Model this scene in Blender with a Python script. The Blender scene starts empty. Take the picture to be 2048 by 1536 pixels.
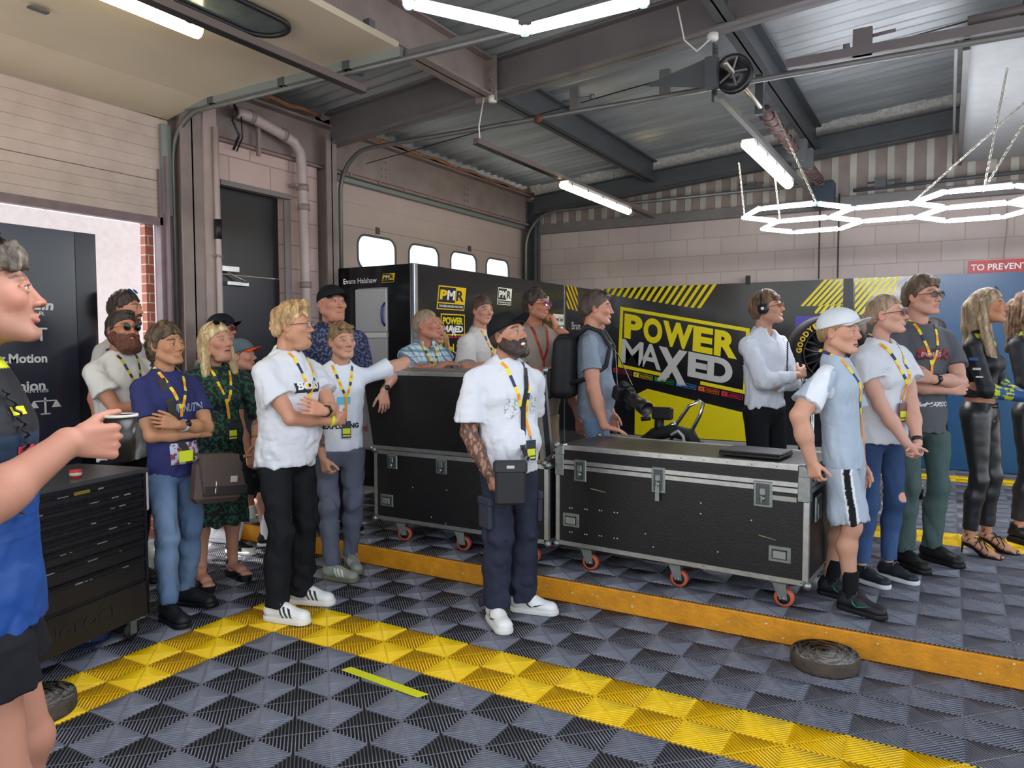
import bpy, math, random
import numpy as np
from mathutils import Vector, Matrix, noise
from mathutils.bvhtree import BVHTree
random.seed(7)
rng = np.random.default_rng(7)
SC = bpy.context.scene
COL = SC.collection
PI = math.pi
R = math.radians
# ------------------------------------------------------------------ camera maths (photo pixel -> point in the place)
FPX = 1489.0
CAMH = 1.55
_yaw, _pitch, _roll = R(30.371), R(-3.1388), R(-0.104)
_f = np.array([-math.sin(_yaw)*math.cos(_pitch), math.cos(_yaw)*math.cos(_pitch), math.sin(_pitch)])
_r = np.array([math.cos(_yaw), math.sin(_yaw), 0.0])
_u = np.cross(_r, _f)
_r2 = _r*math.cos(_roll)+_u*math.sin(_roll)
_u2 = np.cross(_r2, _f)
def _ray(x, y): return _f+_r2*(x-1024)/FPX+_u2*(768-y)/FPX
def gz(x, y, z=0.0):
    d = _ray(x, y); return np.array([0, 0, CAMH])+d*((z-CAMH)/d[2])
def gx(x, y, X):
    d = _ray(x, y); return np.array([0, 0, CAMH])+d*(X/d[0])
def gy(x, y, Y):
    d = _ray(x, y); return np.array([0, 0, CAMH])+d*(Y/d[1])
# ------------------------------------------------------------------ materials
def lin(c):
    if isinstance(c, str):
        c = tuple(int(c[i:i+2], 16)/255 for i in (0, 2, 4))
    return tuple((v/12.92 if v <= 0.04045 else ((v+0.055)/1.055)**2.4) for v in c)
_M = {}
def mat(name, col='808080', rough=.5, metal=0., spec=.5, emit=None, es=1., noise_amt=0., noise_scale=8., col2=None,
        bump=0., bump_scale=40., vcol=False, coat=0., trans=0., stretch=None, alpha=1., detail=4, thr=None, sss=0.):
    if name in _M: return _M[name]
    m = bpy.data.materials.new(name); m.use_nodes = True; _M[name] = m
    nt = m.node_tree; b = nt.nodes['Principled BSDF']
    c = (*lin(col), 1)
    b.inputs['Base Color'].default_value = c
    b.inputs['Roughness'].default_value = rough
    b.inputs['Metallic'].default_value = metal
    b.inputs['Specular IOR Level'].default_value = spec
    b.inputs['Coat Weight'].default_value = coat
    b.inputs['Coat Roughness'].default_value = .08
    b.inputs['Transmission Weight'].default_value = trans
    b.inputs['Alpha'].default_value = alpha
    if sss:
        b.inputs['Subsurface Weight'].default_value = sss
        b.inputs['Subsurface Radius'].default_value = (1, .35, .2)
        b.inputs['Subsurface Scale'].default_value = .008
    if emit:
        b.inputs['Emission Color'].default_value = (*lin(emit), 1); b.inputs['Emission Strength'].default_value = es
    tc = None
    def coords():
        nonlocal tc
        if tc is None:
            t = nt.nodes.new('ShaderNodeTexCoord'); tc = t.outputs['Object']
            if stretch:
                mp = nt.nodes.new('ShaderNodeMapping'); mp.inputs['Scale'].default_value = stretch
                nt.links.new(tc, mp.inputs['Vector']); tc = mp.outputs['Vector']
        return tc
    src = None
    if vcol:
        a = nt.nodes.new('ShaderNodeAttribute'); a.attribute_name = 'Col'; src = a.outputs['Color']
    if noise_amt or col2:
        n = nt.nodes.new('ShaderNodeTexNoise'); n.inputs['Scale'].default_value = noise_scale; n.inputs['Detail'].default_value = detail
        nt.links.new(coords(), n.inputs['Vector'])
        if col2:
            rmp = nt.nodes.new('ShaderNodeValToRGB')
            lo, hi = thr if thr else (.35, .65)
            rmp.color_ramp.elements[0].position = lo; rmp.color_ramp.elements[1].position = hi
            rmp.color_ramp.elements[0].color = c; rmp.color_ramp.elements[1].color = (*lin(col2), 1)
            nt.links.new(n.outputs['Fac'], rmp.inputs['Fac']); src = rmp.outputs['Color']
        else:
            mr = nt.nodes.new('ShaderNodeMapRange'); mr.inputs['From Min'].default_value = .3; mr.inputs['From Max'].default_value = .7
            mr.inputs['To Min'].default_value = 1-noise_amt; mr.inputs['To Max'].default_value = 1+noise_amt
            nt.links.new(n.outputs['Fac'], mr.inputs['Value'])
            mx = nt.nodes.new('ShaderNodeMix'); mx.data_type = 'RGBA'; mx.blend_type = 'MULTIPLY'; mx.inputs['Factor'].default_value = 1
            if src: nt.links.new(src, mx.inputs['A'])
            else: mx.inputs['A'].default_value = c
            nt.links.new(mr.outputs['Result'], mx.inputs['B']); src = mx.outputs['Result']
    if src: nt.links.new(src, b.inputs['Base Color'])
    if bump:
        n2 = nt.nodes.new('ShaderNodeTexNoise'); n2.inputs['Scale'].default_value = bump_scale; n2.inputs['Detail'].default_value = 3
        nt.links.new(coords(), n2.inputs['Vector'])
        bp = nt.nodes.new('ShaderNodeBump'); bp.inputs['Strength'].default_value = bump; bp.inputs['Distance'].default_value = .01
        nt.links.new(n2.outputs['Fac'], bp.inputs['Height']); nt.links.new(bp.outputs['Normal'], b.inputs['Normal'])
    return m
def brick_mat(name, c1, c2, mortar, bw, bh, axis='x', msize=.012, rough=.75, offx=0., offz=0., bump=.35, dirt=.12):
    if name in _M: return _M[name]
    m = bpy.data.materials.new(name); m.use_nodes = True; _M[name] = m
    nt = m.node_tree; b = nt.nodes['Principled BSDF']; b.inputs['Roughness'].default_value = rough
    g = nt.nodes.new('ShaderNodeNewGeometry'); sp = nt.nodes.new('ShaderNodeSeparateXYZ'); cb = nt.nodes.new('ShaderNodeCombineXYZ')
    nt.links.new(g.outputs['Position'], sp.inputs[0]); nt.links.new(sp.outputs['X' if axis == 'x' else 'Y'], cb.inputs['X']); nt.links.new(sp.outputs['Z'], cb.inputs['Y'])
    mp = nt.nodes.new('ShaderNodeMapping'); mp.inputs['Location'].default_value = (offx, offz, 0); nt.links.new(cb.outputs[0], mp.inputs['Vector'])
    br = nt.nodes.new('ShaderNodeTexBrick'); br.inputs['Scale'].default_value = 1; br.inputs['Mortar Size'].default_value = msize/2
    br.inputs['Mortar Smooth'].default_value = .3
    br.inputs['Brick Width'].default_value = bw; br.inputs['Row Height'].default_value = bh
    for k, c in (('Color1', c1), ('Color2', c2), ('Mortar', mortar)): br.inputs[k].default_value = (*lin(c), 1)
    nt.links.new(mp.outputs[0], br.inputs['Vector'])
    n = nt.nodes.new('ShaderNodeTexNoise'); n.inputs['Scale'].default_value = 1.3; n.inputs['Detail'].default_value = 6
    nt.links.new(g.outputs['Position'], n.inputs['Vector'])
    mr = nt.nodes.new('ShaderNodeMapRange'); mr.inputs['From Min'].default_value = .3; mr.inputs['From Max'].default_value = .7; mr.inputs['To Min'].default_value = 1-dirt; mr.inputs['To Max'].default_value = 1.03
    nt.links.new(n.outputs['Fac'], mr.inputs['Value'])
    mx = nt.nodes.new('ShaderNodeMix'); mx.data_type = 'RGBA'; mx.blend_type = 'MULTIPLY'; mx.inputs['Factor'].default_value = 1
    nt.links.new(br.outputs['Color'], mx.inputs['A']); nt.links.new(mr.outputs['Result'], mx.inputs['B']); nt.links.new(mx.outputs['Result'], b.inputs['Base Color'])
    n2 = nt.nodes.new('ShaderNodeTexNoise'); n2.inputs['Scale'].default_value = 60; nt.links.new(g.outputs['Position'], n2.inputs['Vector'])
    ml = nt.nodes.new('ShaderNodeMath'); ml.operation = 'MULTIPLY_ADD'; ml.inputs[1].default_value = -1.; nt.links.new(br.outputs['Fac'], ml.inputs[0])
    ms = nt.nodes.new('ShaderNodeMath'); ms.operation = 'MULTIPLY'; ms.inputs[1].default_value = .25; nt.links.new(n2.outputs['Fac'], ms.inputs[0]); nt.links.new(ms.outputs[0], ml.inputs[2])
    bp = nt.nodes.new('ShaderNodeBump'); bp.inputs['Strength'].default_value = bump; bp.inputs['Distance'].default_value = .01
    nt.links.new(ml.outputs[0], bp.inputs['Height']); nt.links.new(bp.outputs['Normal'], b.inputs['Normal'])
    return m
# ------------------------------------------------------------------ objects
_loc = {}
def tag(o, label=None, cat=None, group=None, kind=None):
    if label: o['label'] = label
    if cat: o['category'] = cat
    if group: o['group'] = group
    if kind: o['kind'] = kind
    return o
def thing(name, loc, label, cat, group=None):
    o = bpy.data.objects.new(name, None); COL.objects.link(o); o.location = loc; o.empty_display_size = .1
    _loc[o.name] = Vector(loc); return tag(o, label, cat, group)
def link_mesh(name, me, m, parent=None, org=None, smooth=False, label=None):
    """mesh given in place coordinates; origin moved to org or to its base centre"""
    if parent is not None: org = _loc[parent.name]
    n = len(me.vertices)
    co = np.empty(n*3, dtype=np.float32); me.vertices.foreach_get('co', co); co = co.reshape(-1, 3)
    if org is None:
        org = Vector((float((co[:, 0].min()+co[:, 0].max())/2), float((co[:, 1].min()+co[:, 1].max())/2), float(co[:, 2].min())))
    co -= np.array(org, dtype=np.float32); me.vertices.foreach_set('co', co.ravel())
    me.update()
    o = bpy.data.objects.new(name, me); COL.objects.link(o)
    if isinstance(m, (list, tuple)):
        for q in m: me.materials.append(q)
    else: me.materials.append(m)
    if parent is not None: o.parent = parent
    else: o.location = org
    _loc[o.name] = Vector(org)
    if smooth: me.polygons.foreach_set('use_smooth', [True]*len(me.polygons))
    if label: o['label'] = label
    return o
class MB:
    def __init__(s, mx=None): s.v = []; s.f = []; s.mi = []; s.mx = mx; s.cur = 0; s.sm = []
    def add(s, vs, fs, sm=False):
        k = len(s.v)
        for p in vs:
            p = Vector(p)
            if s.mx is not None: p = s.mx @ p
            s.v.append(tuple(p))
        for f in fs: s.f.append(tuple(i+k for i in f)); s.mi.append(s.cur); s.sm.append(sm)
        return s
    def box(s, a, b, bev=0.):
        x0, y0, z0 = a; x1, y1, z1 = b
        if x0 > x1: x0, x1 = x1, x0
        if y0 > y1: y0, y1 = y1, y0
        if z0 > z1: z0, z1 = z1, z0
        if bev:
            e = min(bev, (x1-x0)/2.01, (y1-y0)/2.01, (z1-z0)/2.01)
            V = []
            for ax in range(3):
                for sx in (0, 1):
                    for q in ((0, 0), (1, 0), (1, 1), (0, 1)):
                        lo = [x0, y0, z0]; hi = [x1, y1, z1]; p = [0, 0, 0]
                        p[ax] = hi[ax] if sx else lo[ax]
                        o1, o2 = [(1, 2), (2, 0), (0, 1)][ax]
                        p[o1] = hi[o1]-e if q[0] else lo[o1]+e; p[o2] = hi[o2]-e if q[1] else lo[o2]+e
                        V.append(tuple(p))
            bm_v = V
            import itertools
            F = [(0, 3, 2, 1), (4, 5, 6, 7), (8, 11, 10, 9), (12, 13, 14, 15), (16, 19, 18, 17), (20, 21, 22, 23)]
            def idx(ax, sx, c1, c2): return ax*8+sx*4+{(0, 0): 0, (1, 0): 1, (1, 1): 2, (0, 1): 3}[(c1, c2)]
            def vi(ax, c):
                o1, o2 = [(1, 2), (2, 0), (0, 1)][ax]; return idx(ax, c[ax], c[o1], c[o2])
            for a0 in range(3):
                o1, o2 = [(1, 2), (2, 0), (0, 1)][a0]
                for c1 in (0, 1):
                    for c2 in (0, 1):
                        ca = [0, 0, 0]; ca[o1] = c1; ca[o2] = c2; cb = list(ca); cb[a0] = 1
                        q = [vi(o1, ca), vi(o1, cb), vi(o2, cb), vi(o2, ca)]
                        F.append(tuple(q if (c1 ^ c2) == 0 else q[::-1]))
            for c in itertools.product((0, 1), repeat=3):
                t = [vi(0, c), vi(1, c), vi(2, c)]
                F.append(tuple(t if sum(c) % 2 == 1 else t[::-1]))
            return s.add(bm_v, F)
        return s.add([(x0, y0, z0), (x1, y0, z0), (x1, y1, z0), (x0, y1, z0), (x0, y0, z1), (x1, y0, z1), (x1, y1, z1), (x0, y1, z1)],
                     [(0, 3, 2, 1), (4, 5, 6, 7), (0, 1, 5, 4), (1, 2, 6, 5), (2, 3, 7, 6), (3, 0, 4, 7)])
    def tube(s, pts, r, n=10, cap=True, closed=False, flat=None):
        """sweep; r radius or list; flat=(w,h) gives a ribbon of rectangular section"""
        P = [Vector(p) for p in pts]; N = len(P); rs = r if isinstance(r, (list, tuple)) else [r]*N
        rings = []; up = None
        for i in range(N):
            if closed: t = P[(i+1) % N]-P[i-1]
            else: t = P[min(i+1, N-1)]-P[max(i-1, 0)]
            if t.length < 1e-9: t = Vector((0, 0, 1))
            t.normalize()
            if up is None:
                up = Vector((0, 0, 1)) if abs(t.z) < .9 else Vector((1, 0, 0))
            x = up.cross(t)
            if x.length < 1e-6: x = Vector((1, 0, 0)).cross(t)
            x.normalize(); y = t.cross(x); up = y
            rings.append([P[i]+x*math.cos(2*PI*k/n+(PI/n if n == 4 else 0))*rs[i]+y*math.sin(2*PI*k/n+(PI/n if n == 4 else 0))*rs[i] for k in range(n)])
        V = [p for rg in rings for p in rg]; F = []
        M = N if closed else N-1
        for i in range(M):
            a = i*n; b = ((i+1) % N)*n
            for k in range(n):
                F.append((a+k, a+(k+1) % n, b+(k+1) % n, b+k))
        if cap and not closed: F.append(tuple(range(n))[::-1]); F.append(tuple((N-1)*n+k for k in range(n)))
        return s.add(V, F, sm=n > 5)
    def cyl(s, a, b, r, n=20, r2=None): return s.tube([a, b], [r, r if r2 is None else r2], n)
    def prism(s, poly, o, ux, uy, th):
        """flat outline poly [(x,y)] on plane o + ux,uy, thickness th along ux x uy"""
        o = Vector(o); ux = Vector(ux); uy = Vector(uy); nn = ux.cross(uy).normalized()
        n = len(poly); a = [o+ux*p[0]+uy*p[1] for p in poly]; b = [p+nn*th for p in a]
        F = [tuple(range(n))[::-1], tuple(range(n, 2*n))]+[(i, (i+1) % n, n+(i+1) % n, n+i) for i in range(n)]
        return s.add(a+b, F)
    def lathe(s, prof, c, n=32, ax=None, ring=False):
        """prof [(r,h)] revolved about axis ax through c"""
        ax = Vector(ax or (0, 0, 1)).normalized(); x = (Vector((0, 0, 1)) if abs(ax.z) < .9 else Vector((1, 0, 0))).cross(ax).normalized(); y = ax.cross(x); c = Vector(c)
        V = []; F = []
        for (r, h) in prof:
            for k in range(n): V.append(c+ax*h+x*math.cos(2*PI*k/n)*r+y*math.sin(2*PI*k/n)*r)
        for i in range(len(prof)-1):
            for k in range(n): F.append((i*n+k, i*n+(k+1) % n, (i+1)*n+(k+1) % n, (i+1)*n+k))
        if ring:
            L_ = (len(prof)-1)*n
            for k in range(n): F.append((L_+k, L_+(k+1) % n, (k+1) % n, k))
            return s.add(V, F, sm=True)
        if prof[0][0] > 1e-6: F.append(tuple(range(n))[::-1])
        if prof[-1][0] > 1e-6: F.append(tuple((len(prof)-1)*n+k for k in range(n)))
        return s.add(V, F, sm=True)
    def ball(s, c, r, n=14, sc=(1, 1, 1)):
        V = []; F = []; c = Vector(c); m = n//2
        for i in range(m+1):
            for k in range(n):
                t = PI*i/m; V.append(c+Vector((math.sin(t)*math.cos(2*PI*k/n)*sc[0], math.sin(t)*math.sin(2*PI*k/n)*sc[1], math.cos(t)*sc[2]))*r)
        for i in range(m):
            for k in range(n): F.append((i*n+k, (i+1)*n+k, (i+1)*n+(k+1) % n, i*n+(k+1) % n))
        return s.add(V, F, sm=True)
    def mesh(s, name):
        me = bpy.data.meshes.new(name); me.from_pydata(s.v, [], s.f); me.update()
        me.polygons.foreach_set('material_index', s.mi); me.polygons.foreach_set('use_smooth', s.sm)
        return me
    def build(s, name, m, parent=None, label=None, org=None):
        return link_mesh(name, s.mesh(name), m, parent, org, False, label)
def struct(o, kind='structure'): o['kind'] = kind; return o
# ------------------------------------------------------------------ lettering
def text_mesh(txt, size, bold=0., shear=0., ext=.002, space=1., align='CENTER', res=3):
    cu = bpy.data.curves.new('lettering', 'FONT'); cu.body = txt; cu.size = size; cu.offset = bold*size; cu.shear = shear; cu.extrude = ext
    cu.space_character = space; cu.align_x = align; cu.align_y = 'CENTER'; cu.resolution_u = res; cu.space_line = .85
    o = bpy.data.objects.new('lettering', cu); COL.objects.link(o)
    dg = bpy.context.evaluated_depsgraph_get(); dg.update()
    me = bpy.data.meshes.new_from_object(o.evaluated_get(dg))
    bpy.data.objects.remove(o); bpy.data.curves.remove(cu)
    return me
def text_width(me):
    xs = [v.co.x for v in me.vertices]; return (min(xs), max(xs)) if xs else (0, 0)
def plane_text(name, txt, m, parent, o, ux, uy, height=None, width=None, cap=None, **kw):
    """text centred at o on plane (ux,uy unit); cap = capital height, width = overall width"""
    me = text_mesh(txt, 1., **{**dict(ext=0.), **kw})
    co = np.empty(len(me.vertices)*3, dtype=np.float32); me.vertices.foreach_get('co', co); co = co.reshape(-1, 3)
    w0, w1 = co[:, 0].min(), co[:, 0].max(); h0, h1 = co[:, 1].min(), co[:, 1].max()
    if kw.get('align', 'CENTER') == 'CENTER': co[:, 0] -= (w0+w1)/2
    co[:, 1] -= (h0+h1)/2
    sy = (height/(h1-h0)) if height else 1.; sx = (width/(w1-w0)) if width else sy
    if not height: sy = sx
    o = np.array(o, dtype=np.float32); ux = np.array(ux, dtype=np.float32); uy = np.array(uy, dtype=np.float32)
    P = o+co[:, :1]*sx*ux+co[:, 1:2]*sy*uy
    nn = np.cross(ux, uy); P = P+nn*.0015
    me.vertices.foreach_set('co', P.astype(np.float32).ravel())
    me.materials.clear()
    return link_mesh(name, me, m, parent)
def clip_poly(poly, region):
    """Sutherland-Hodgman, region convex CCW"""
    out = list(poly)
    for i in range(len(region)):
        a = region[i]; b = region[(i+1) % len(region)]; inp = out; out = []
        def side(p): return (b[0]-a[0])*(p[1]-a[1])-(b[1]-a[1])*(p[0]-a[0])
        for j in range(len(inp)):
            p = inp[j]; q = inp[(j+1) % len(inp)]; sp, sq = side(p), side(q)
            if sp >= 0: out.append(p)
            if (sp >= 0) != (sq >= 0):
                t = sp/(sp-sq); out.append((p[0]+(q[0]-p[0])*t, p[1]+(q[1]-p[1])*t))
        if not out: return []
    return out
def stripes(mb, region, slope_dx, width, pitch, x0, x1, zlo, zhi, o, ux, uy, th=.002):
    x = x0
    while x < x1:
        pl = clip_poly([(x, zlo), (x+width, zlo), (x+width+slope_dx, zhi), (x+slope_dx, zhi)], region)
        if len(pl) > 2: mb.prism(pl, o, ux, uy, th)
        x += pitch
SKY_STR = .33; SUN_STR = 7.; EXPO = 0.75; LED = 45.; BAT = 12.
# ================================================================== palette
PINK = mat('painted_steel_pinkish', '857874', .6, noise_amt=.14, noise_scale=5)
STEEL = mat('grey_painted_steel', '67676a', .5, noise_amt=.1, noise_scale=4)
DSTEEL = mat('dark_grey_steel', '45494d', .45, noise_amt=.12, noise_scale=4)
RAIL = mat('galvanised_rail', '6f6f6e', .45, .5, noise_amt=.1)
ALU = mat('aluminium_edge', 'b9bab8', .34, .85, noise_amt=.12, noise_scale=25)
CHROME = mat('chrome', 'd5d8da', .12, 1.)
DMETAL = mat('dull_zinc', '8d9492', .38, .8, noise_amt=.15, noise_scale=30)
BLACK = mat('gloss_black_board', '18191e', .16, coat=.3)
SATIN = mat('satin_black', '17171a', .45)
RUBBER = mat('black_rubber', '141415', .7)
YEL = mat('yellow_vinyl', 'd8c800', .4)
YEL2 = mat('warm_yellow_vinyl', 'e6bd14', .4)
WHT = mat('white_vinyl', 'e2e2e0', .4)
GRYV = mat('pale_grey_vinyl', 'b9b9b8', .4)
WHITE = mat('white_plastic', 'dededc', .4)
RED = mat('red_sign', 'b52a2e', .4)
# ================================================================== floor: interlocking ribbed tiles with open slots
def rib_floor(name, cells, z, m, pitch=.2/14):
    """cells: list of (x0,y0,parity); ribs run diagonally, alternate squares turned by 90 degrees"""
    V = []; F = []
    S = .2; dpt = .007
    proto = {}
    for par in (0, 1):
        pv = []; pf = []
        half = pitch*.68/2*1.0
        n = int(round(S*2/(pitch*math.sqrt(2))))
        for k in range(n):
            c = (k+.5)*2*S/n          # line u+v=c in the unit square (par 0 ribs along (1,-1))
            w = half*math.sqrt(2)
            def pts(cc):
                cc = min(max(cc, 0), 2*S)
                a = (max(0, cc-S), min(cc, S)); b = (min(cc, S), max(0, cc-S)); return a, b
            a0, b0 = pts(c-w/1.0*.5*1.0); a1, b1 = pts(c+w*.5)
            q = [a0, b0, b1, a1]
            if par: q = [(S-p[0], p[1]) for p in q][::-1]
            i = len(pv)
            # narrower crown: pull the two long edges together
            a0i, b0i = pts(c-w*.12); a1i, b1i = pts(c+w*.12); qi = [a0i, b0i, b1i, a1i]
            if par: qi = [(S-p[0], p[1]) for p in qi][::-1]
            pv += [(p[0], p[1], 0) for p in qi]+[(p[0], p[1], -.0032) for p in q]+[(p[0], p[1], -dpt) for p in q]
            ar = sum(q[j][0]*q[(j+1) % 4][1]-q[(j+1) % 4][0]*q[j][1] for j in range(4))
            top = (0, 1, 2, 3) if ar > 0 else (3, 2, 1, 0)
            pf.append(tuple(i+t for t in top))
            for l_ in (0, 4):
                for j in range(4): pf.append((i+l_+j, i+l_+4+j, i+l_+4+(j+1) % 4, i+l_+(j+1) % 4))
        w = .0045
        q = [(0, 0), (w, 0), (S, S-w), (S, S), (S-w, S), (0, w)]
        if par: q = [(S-p[0], p[1]) for p in q][::-1]
        i = len(pv); pv += [(p[0], p[1], -.0005) for p in q]; pf.append(tuple(i+t for t in range(6)))
        proto[par] = (np.array(pv), pf)
    off = 0; VV = []; LT = []; LI = []
    for (x, y, par) in cells:
        pv, pf = proto[par]; VV.append(pv+np.array([x, y, z]))
        for f in pf: LI.extend([t+off for t in f]); LT.append(len(f))
        off += len(pv)
    VV = np.concatenate(VV).astype(np.float32)
    me = bpy.data.meshes.new(name); me.vertices.add(len(VV)); me.vertices.foreach_set('co', VV.ravel())
    me.loops.add(len(LI)); me.loops.foreach_set('vertex_index', LI)
    me.polygons.add(len(LT)); me.polygons.foreach_set('loop_start', np.concatenate([[0], np.cumsum(LT)[:-1]])); me.polygons.foreach_set('loop_total', LT)
    me.update(calc_edges=True); me.validate()
    return struct(link_mesh(name, me, m))
TILEG = mat('grey_floor_tile', '6e707a', .30, noise_amt=.08, noise_scale=3)
TILEY = mat('yellow_floor_tile', 'f0c800', .42, noise_amt=.05, noise_scale=3)
SUB = mat('floor_under_tiles', '101012', .8)
SUBY = mat('floor_under_yellow', 'a87c08', .8)
CONC = mat('bare_concrete', '9d9c99', .8, noise_amt=.1, noise_scale=3, bump=.2)
X0, Y0 = -3.104, 2.743
ZF = .135
cg, cy, ug, uy_ = [], [], [], []
for ix in range(-11, 24):
    for iy in range(-14, 7):
        x = X0+.2*ix; y = Y0+.2*iy
        if y > 3.95 or y < -.2: continue
        if y+.2 > 3.985: continue
        par = 0 if (ix+iy) % 2 == 0 else 1
        yl = (0 <= iy < 2 and ix >= -2) or (-2 <= ix < 0 and iy < 2)
        (cy if yl else cg).append((x, y, par))
rib_floor('floor', cg, .0, TILEG); rib_floor('floor', cy, .0, TILEY)
for ix in range(-11, 24):
    for iy in range(0, 29):
        x = X0+.2*ix; y = 3.968+.2*iy
        if x < -5.3: continue
        par = 1-((ix+iy) % 2)
        yl = (10 <= iy < 12 and ix >= 7) or (24 <= iy < 26 and ix >= 12)
        if y+.2 > 9.6: continue
        (uy_ if yl else ug).append((x, y, 1-par))
rib_floor('floor', ug, ZF, TILEG); rib_floor('floor', uy_, ZF, TILEY)
b = MB(); b.box((-5.35, -.4, -.2), (4, 3.98, -.0072)); struct(b.build('floor', SUB))
b = MB(); b.box((X0-.4, -.2, -.012), (X0, Y0+.4, -.0068)); b.box((X0, Y0, -.012), (1.7, Y0+.4, -.0068)); struct(b.build('floor', SUBY))
b = MB(); b.box((-5.35, 3.985, -.2), (4, 9.75, ZF-.0072)); struct(b.build('floor', SUB))
b = MB(); b.box((X0+.2*7, 3.968+2, ZF-.012), (1.7, 3.968+2.4, ZF-.0068)); struct(b.build('floor', SUBY))
b = MB(); b.box((-5.35, 4.0, ZF-.007), (X0-.2*8, 9.75, ZF+.001)); b.box((-5.35, -.4, -.007), (X0-.2*9-.01, 3.97, .001)); struct(b.build('floor', CONC))
b = MB(); b.box((-30, -30, -.3), (30, 30, -.2)); struct(b.build('floor', mat('outside_paving', 'b3b0ab', .8, noise_amt=.08, noise_scale=.7)))
b = MB(); b.box((-5.36, -3, -.2), (-30, 12, -.01)); struct(b.build('floor', mat('outside_slabs', 'd8d6d2', .8, noise_amt=.05, noise_scale=2)))
KERB = mat('kerb_yellow_paint', 'd08a14', .6, noise_amt=.16, noise_scale=14, bump=.4, bump_scale=50)
CHIP = mat('chipped_paint', 'd9cfa2', .8)
b = MB()
n = 60
b.box((-5.3, 3.962, -.01), (4, 4.03, .121), .006); struct(b.build('trim_1', KERB))
b = MB()
for i in range(46):
    x = random.uniform(-3.2, 1.1); z = random.uniform(.01, .11); s = random.uniform(.002, .008)
    pl = [(math.cos(a)*s*random.uniform(.5, 1.3), math.sin(a)*s*random.uniform(.4, 1.)) for a in np.linspace(0, 2*PI, 8)[:-1]]
    b.prism(pl, (x, 3.9605, z), (1, 0, 0), (0, 0, 1), .0012)
struct(b.build('trim_1', CHIP))
# ================================================================== right block wall and cladding
BLOCK = brick_mat('painted_block_right', 'b9aeaa', 'b3a5a1', 'a3958f', .45, .225, 'x', offx=.1, offz=.009)
b = MB(); b.box((-5.32, 9.75, 0), (4.5, 9.95, 3.14)); struct(b.build('wall_right', BLOCK))
def profile_sheet(name, m, length_axis, prof, rows):
    pass
b = MB(); CL = mat('cream_cladding', 'a9a79d', .5, .1, noise_amt=.14, noise_scale=6)
x = -5.3
while x < 4.4:   # vertical trapezoid cladding above the blocks
    y0, y1 = 9.84, 9.79
    P = [(x, y0), (x+.03, y1), (x+.10, y1), (x+.13, y0), (x+.2, y0)]
    V = [(p[0], p[1], 3.22) for p in P]+[(p[0], p[1], 4.35) for p in P]
    b.add(V, [(i, i+1, i+6, i+5) for i in range(4)]); x += .2
struct(b.build('wall_right', CL))
b = MB(); b.box((-5.25, 9.66, 3.14), (4.4, 9.84, 3.27)); struct(b.build('trim_2', mat('grey_flashing', '6e6c6b', .5, .2, noise_amt=.1)))
def zr(x): return 3.78+.083*(x+5.37)        # underside of roof sheets
FOAM = mat('foam_filler', 'b3b3ae', .9, noise_amt=.25, noise_scale=30, bump=1., bump_scale=45)
b = MB(); NN = 60
for i in range(NN):
    xa = -5.3+i*9.7/NN; xb = xa+9.7/NN
    j1 = random.uniform(-.012, .012)
    for (xx0, xx1) in ((xa, xb),):
        b.add([(xx0, 9.60+j1, zr(xx0)-.16), (xx1, 9.60+j1, zr(xx1)-.16), (xx1, 9.75, zr(xx1)-.16), (xx0, 9.75, zr(xx0)-.16),
               (xx0, 9.58+j1, zr(xx0)+.05), (xx1, 9.58+j1, zr(xx1)+.05), (xx1, 9.75, zr(xx1)+.05), (xx0, 9.75, zr(xx0)+.05)],
              [(0, 3, 2, 1), (4, 5, 6, 7), (0, 1, 5, 4), (1, 2, 6, 5), (2, 3, 7, 6), (3, 0, 4, 7)])
struct(b.build('trim_3', FOAM))
# ================================================================== roof
ROOF = mat('galvanised_roof_sheet', 'a3a8aa', .36, .45, noise_amt=.22, noise_scale=2.2, stretch=(.35, 3, 1))
b = MB(); y = -3.0
XA, XB = -5.5, 4.6
while y < 9.9:
    P = [(0, 0), (.045, .035), (.095, .035), (.14, 0), (.153, .006), (.166, 0)]
    V = [(XA, y+p[0], zr(XA)+.02+p[1]) for p in P]+[(XB, y+p[0], zr(XB)+.02+p[1]) for p in P]
    b.add(V, [(i, i+6, i+7, i+1) for i in range(5)]); y += .166
struct(b.build('ceiling', ROOF))
b = MB(); b.add([(XA-.1, -3.1, zr(XA)+.12), (XB, -3.1, zr(XB)+.12), (XB, 10, zr(XB)+.12), (XA-.1, 10, zr(XA)+.12)], [(0, 1, 2, 3)]); struct(b.build('ceiling', STEEL))
def ibeam_x(y, x0, x1, h, w, m, name, drop=0., t=.014):
    b = MB()
    def zz(x): return zr(x)-drop
    def slab(ya, yb, za, zb):
        V = []
        for x in (x0, x1):
            V += [(x, ya, zz(x)+za), (x, yb, zz(x)+za), (x, yb, zz(x)+zb), (x, ya, zz(x)+zb)]
        b.add(V, [(0, 1, 2, 3), (4, 7, 6, 5), (0, 4, 5, 1), (1, 5, 6, 2), (2, 6, 7, 3), (3, 7, 4, 0)])
    slab(y-w/2, y+w/2, -h, -h+t); slab(y-w/2, y+w/2, -t, 0); slab(y-t/2, y+t/2, -h, 0)
    return struct(b.build(name, m))
def ibeam_y(x, y0, y1, zb, zt, w, m, name, t=.014):
    b = MB(); b.box((x-w/2, y0, zb), (x+w/2, y1, zb+t)); b.box((x-w/2, y0, zt-t), (x+w/2, y1, zt)); b.box((x-t/2, y0, zb), (x+t/2, y1, zt))
    return struct(b.build(name, m))
BEAMM = mat('rafter_paint', '6b6566', .5, noise_amt=.1, noise_scale=3)
ibeam_x(5.52, -5.3, 4.4, .30, .16, BEAMM, 'trim_4')
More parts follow.
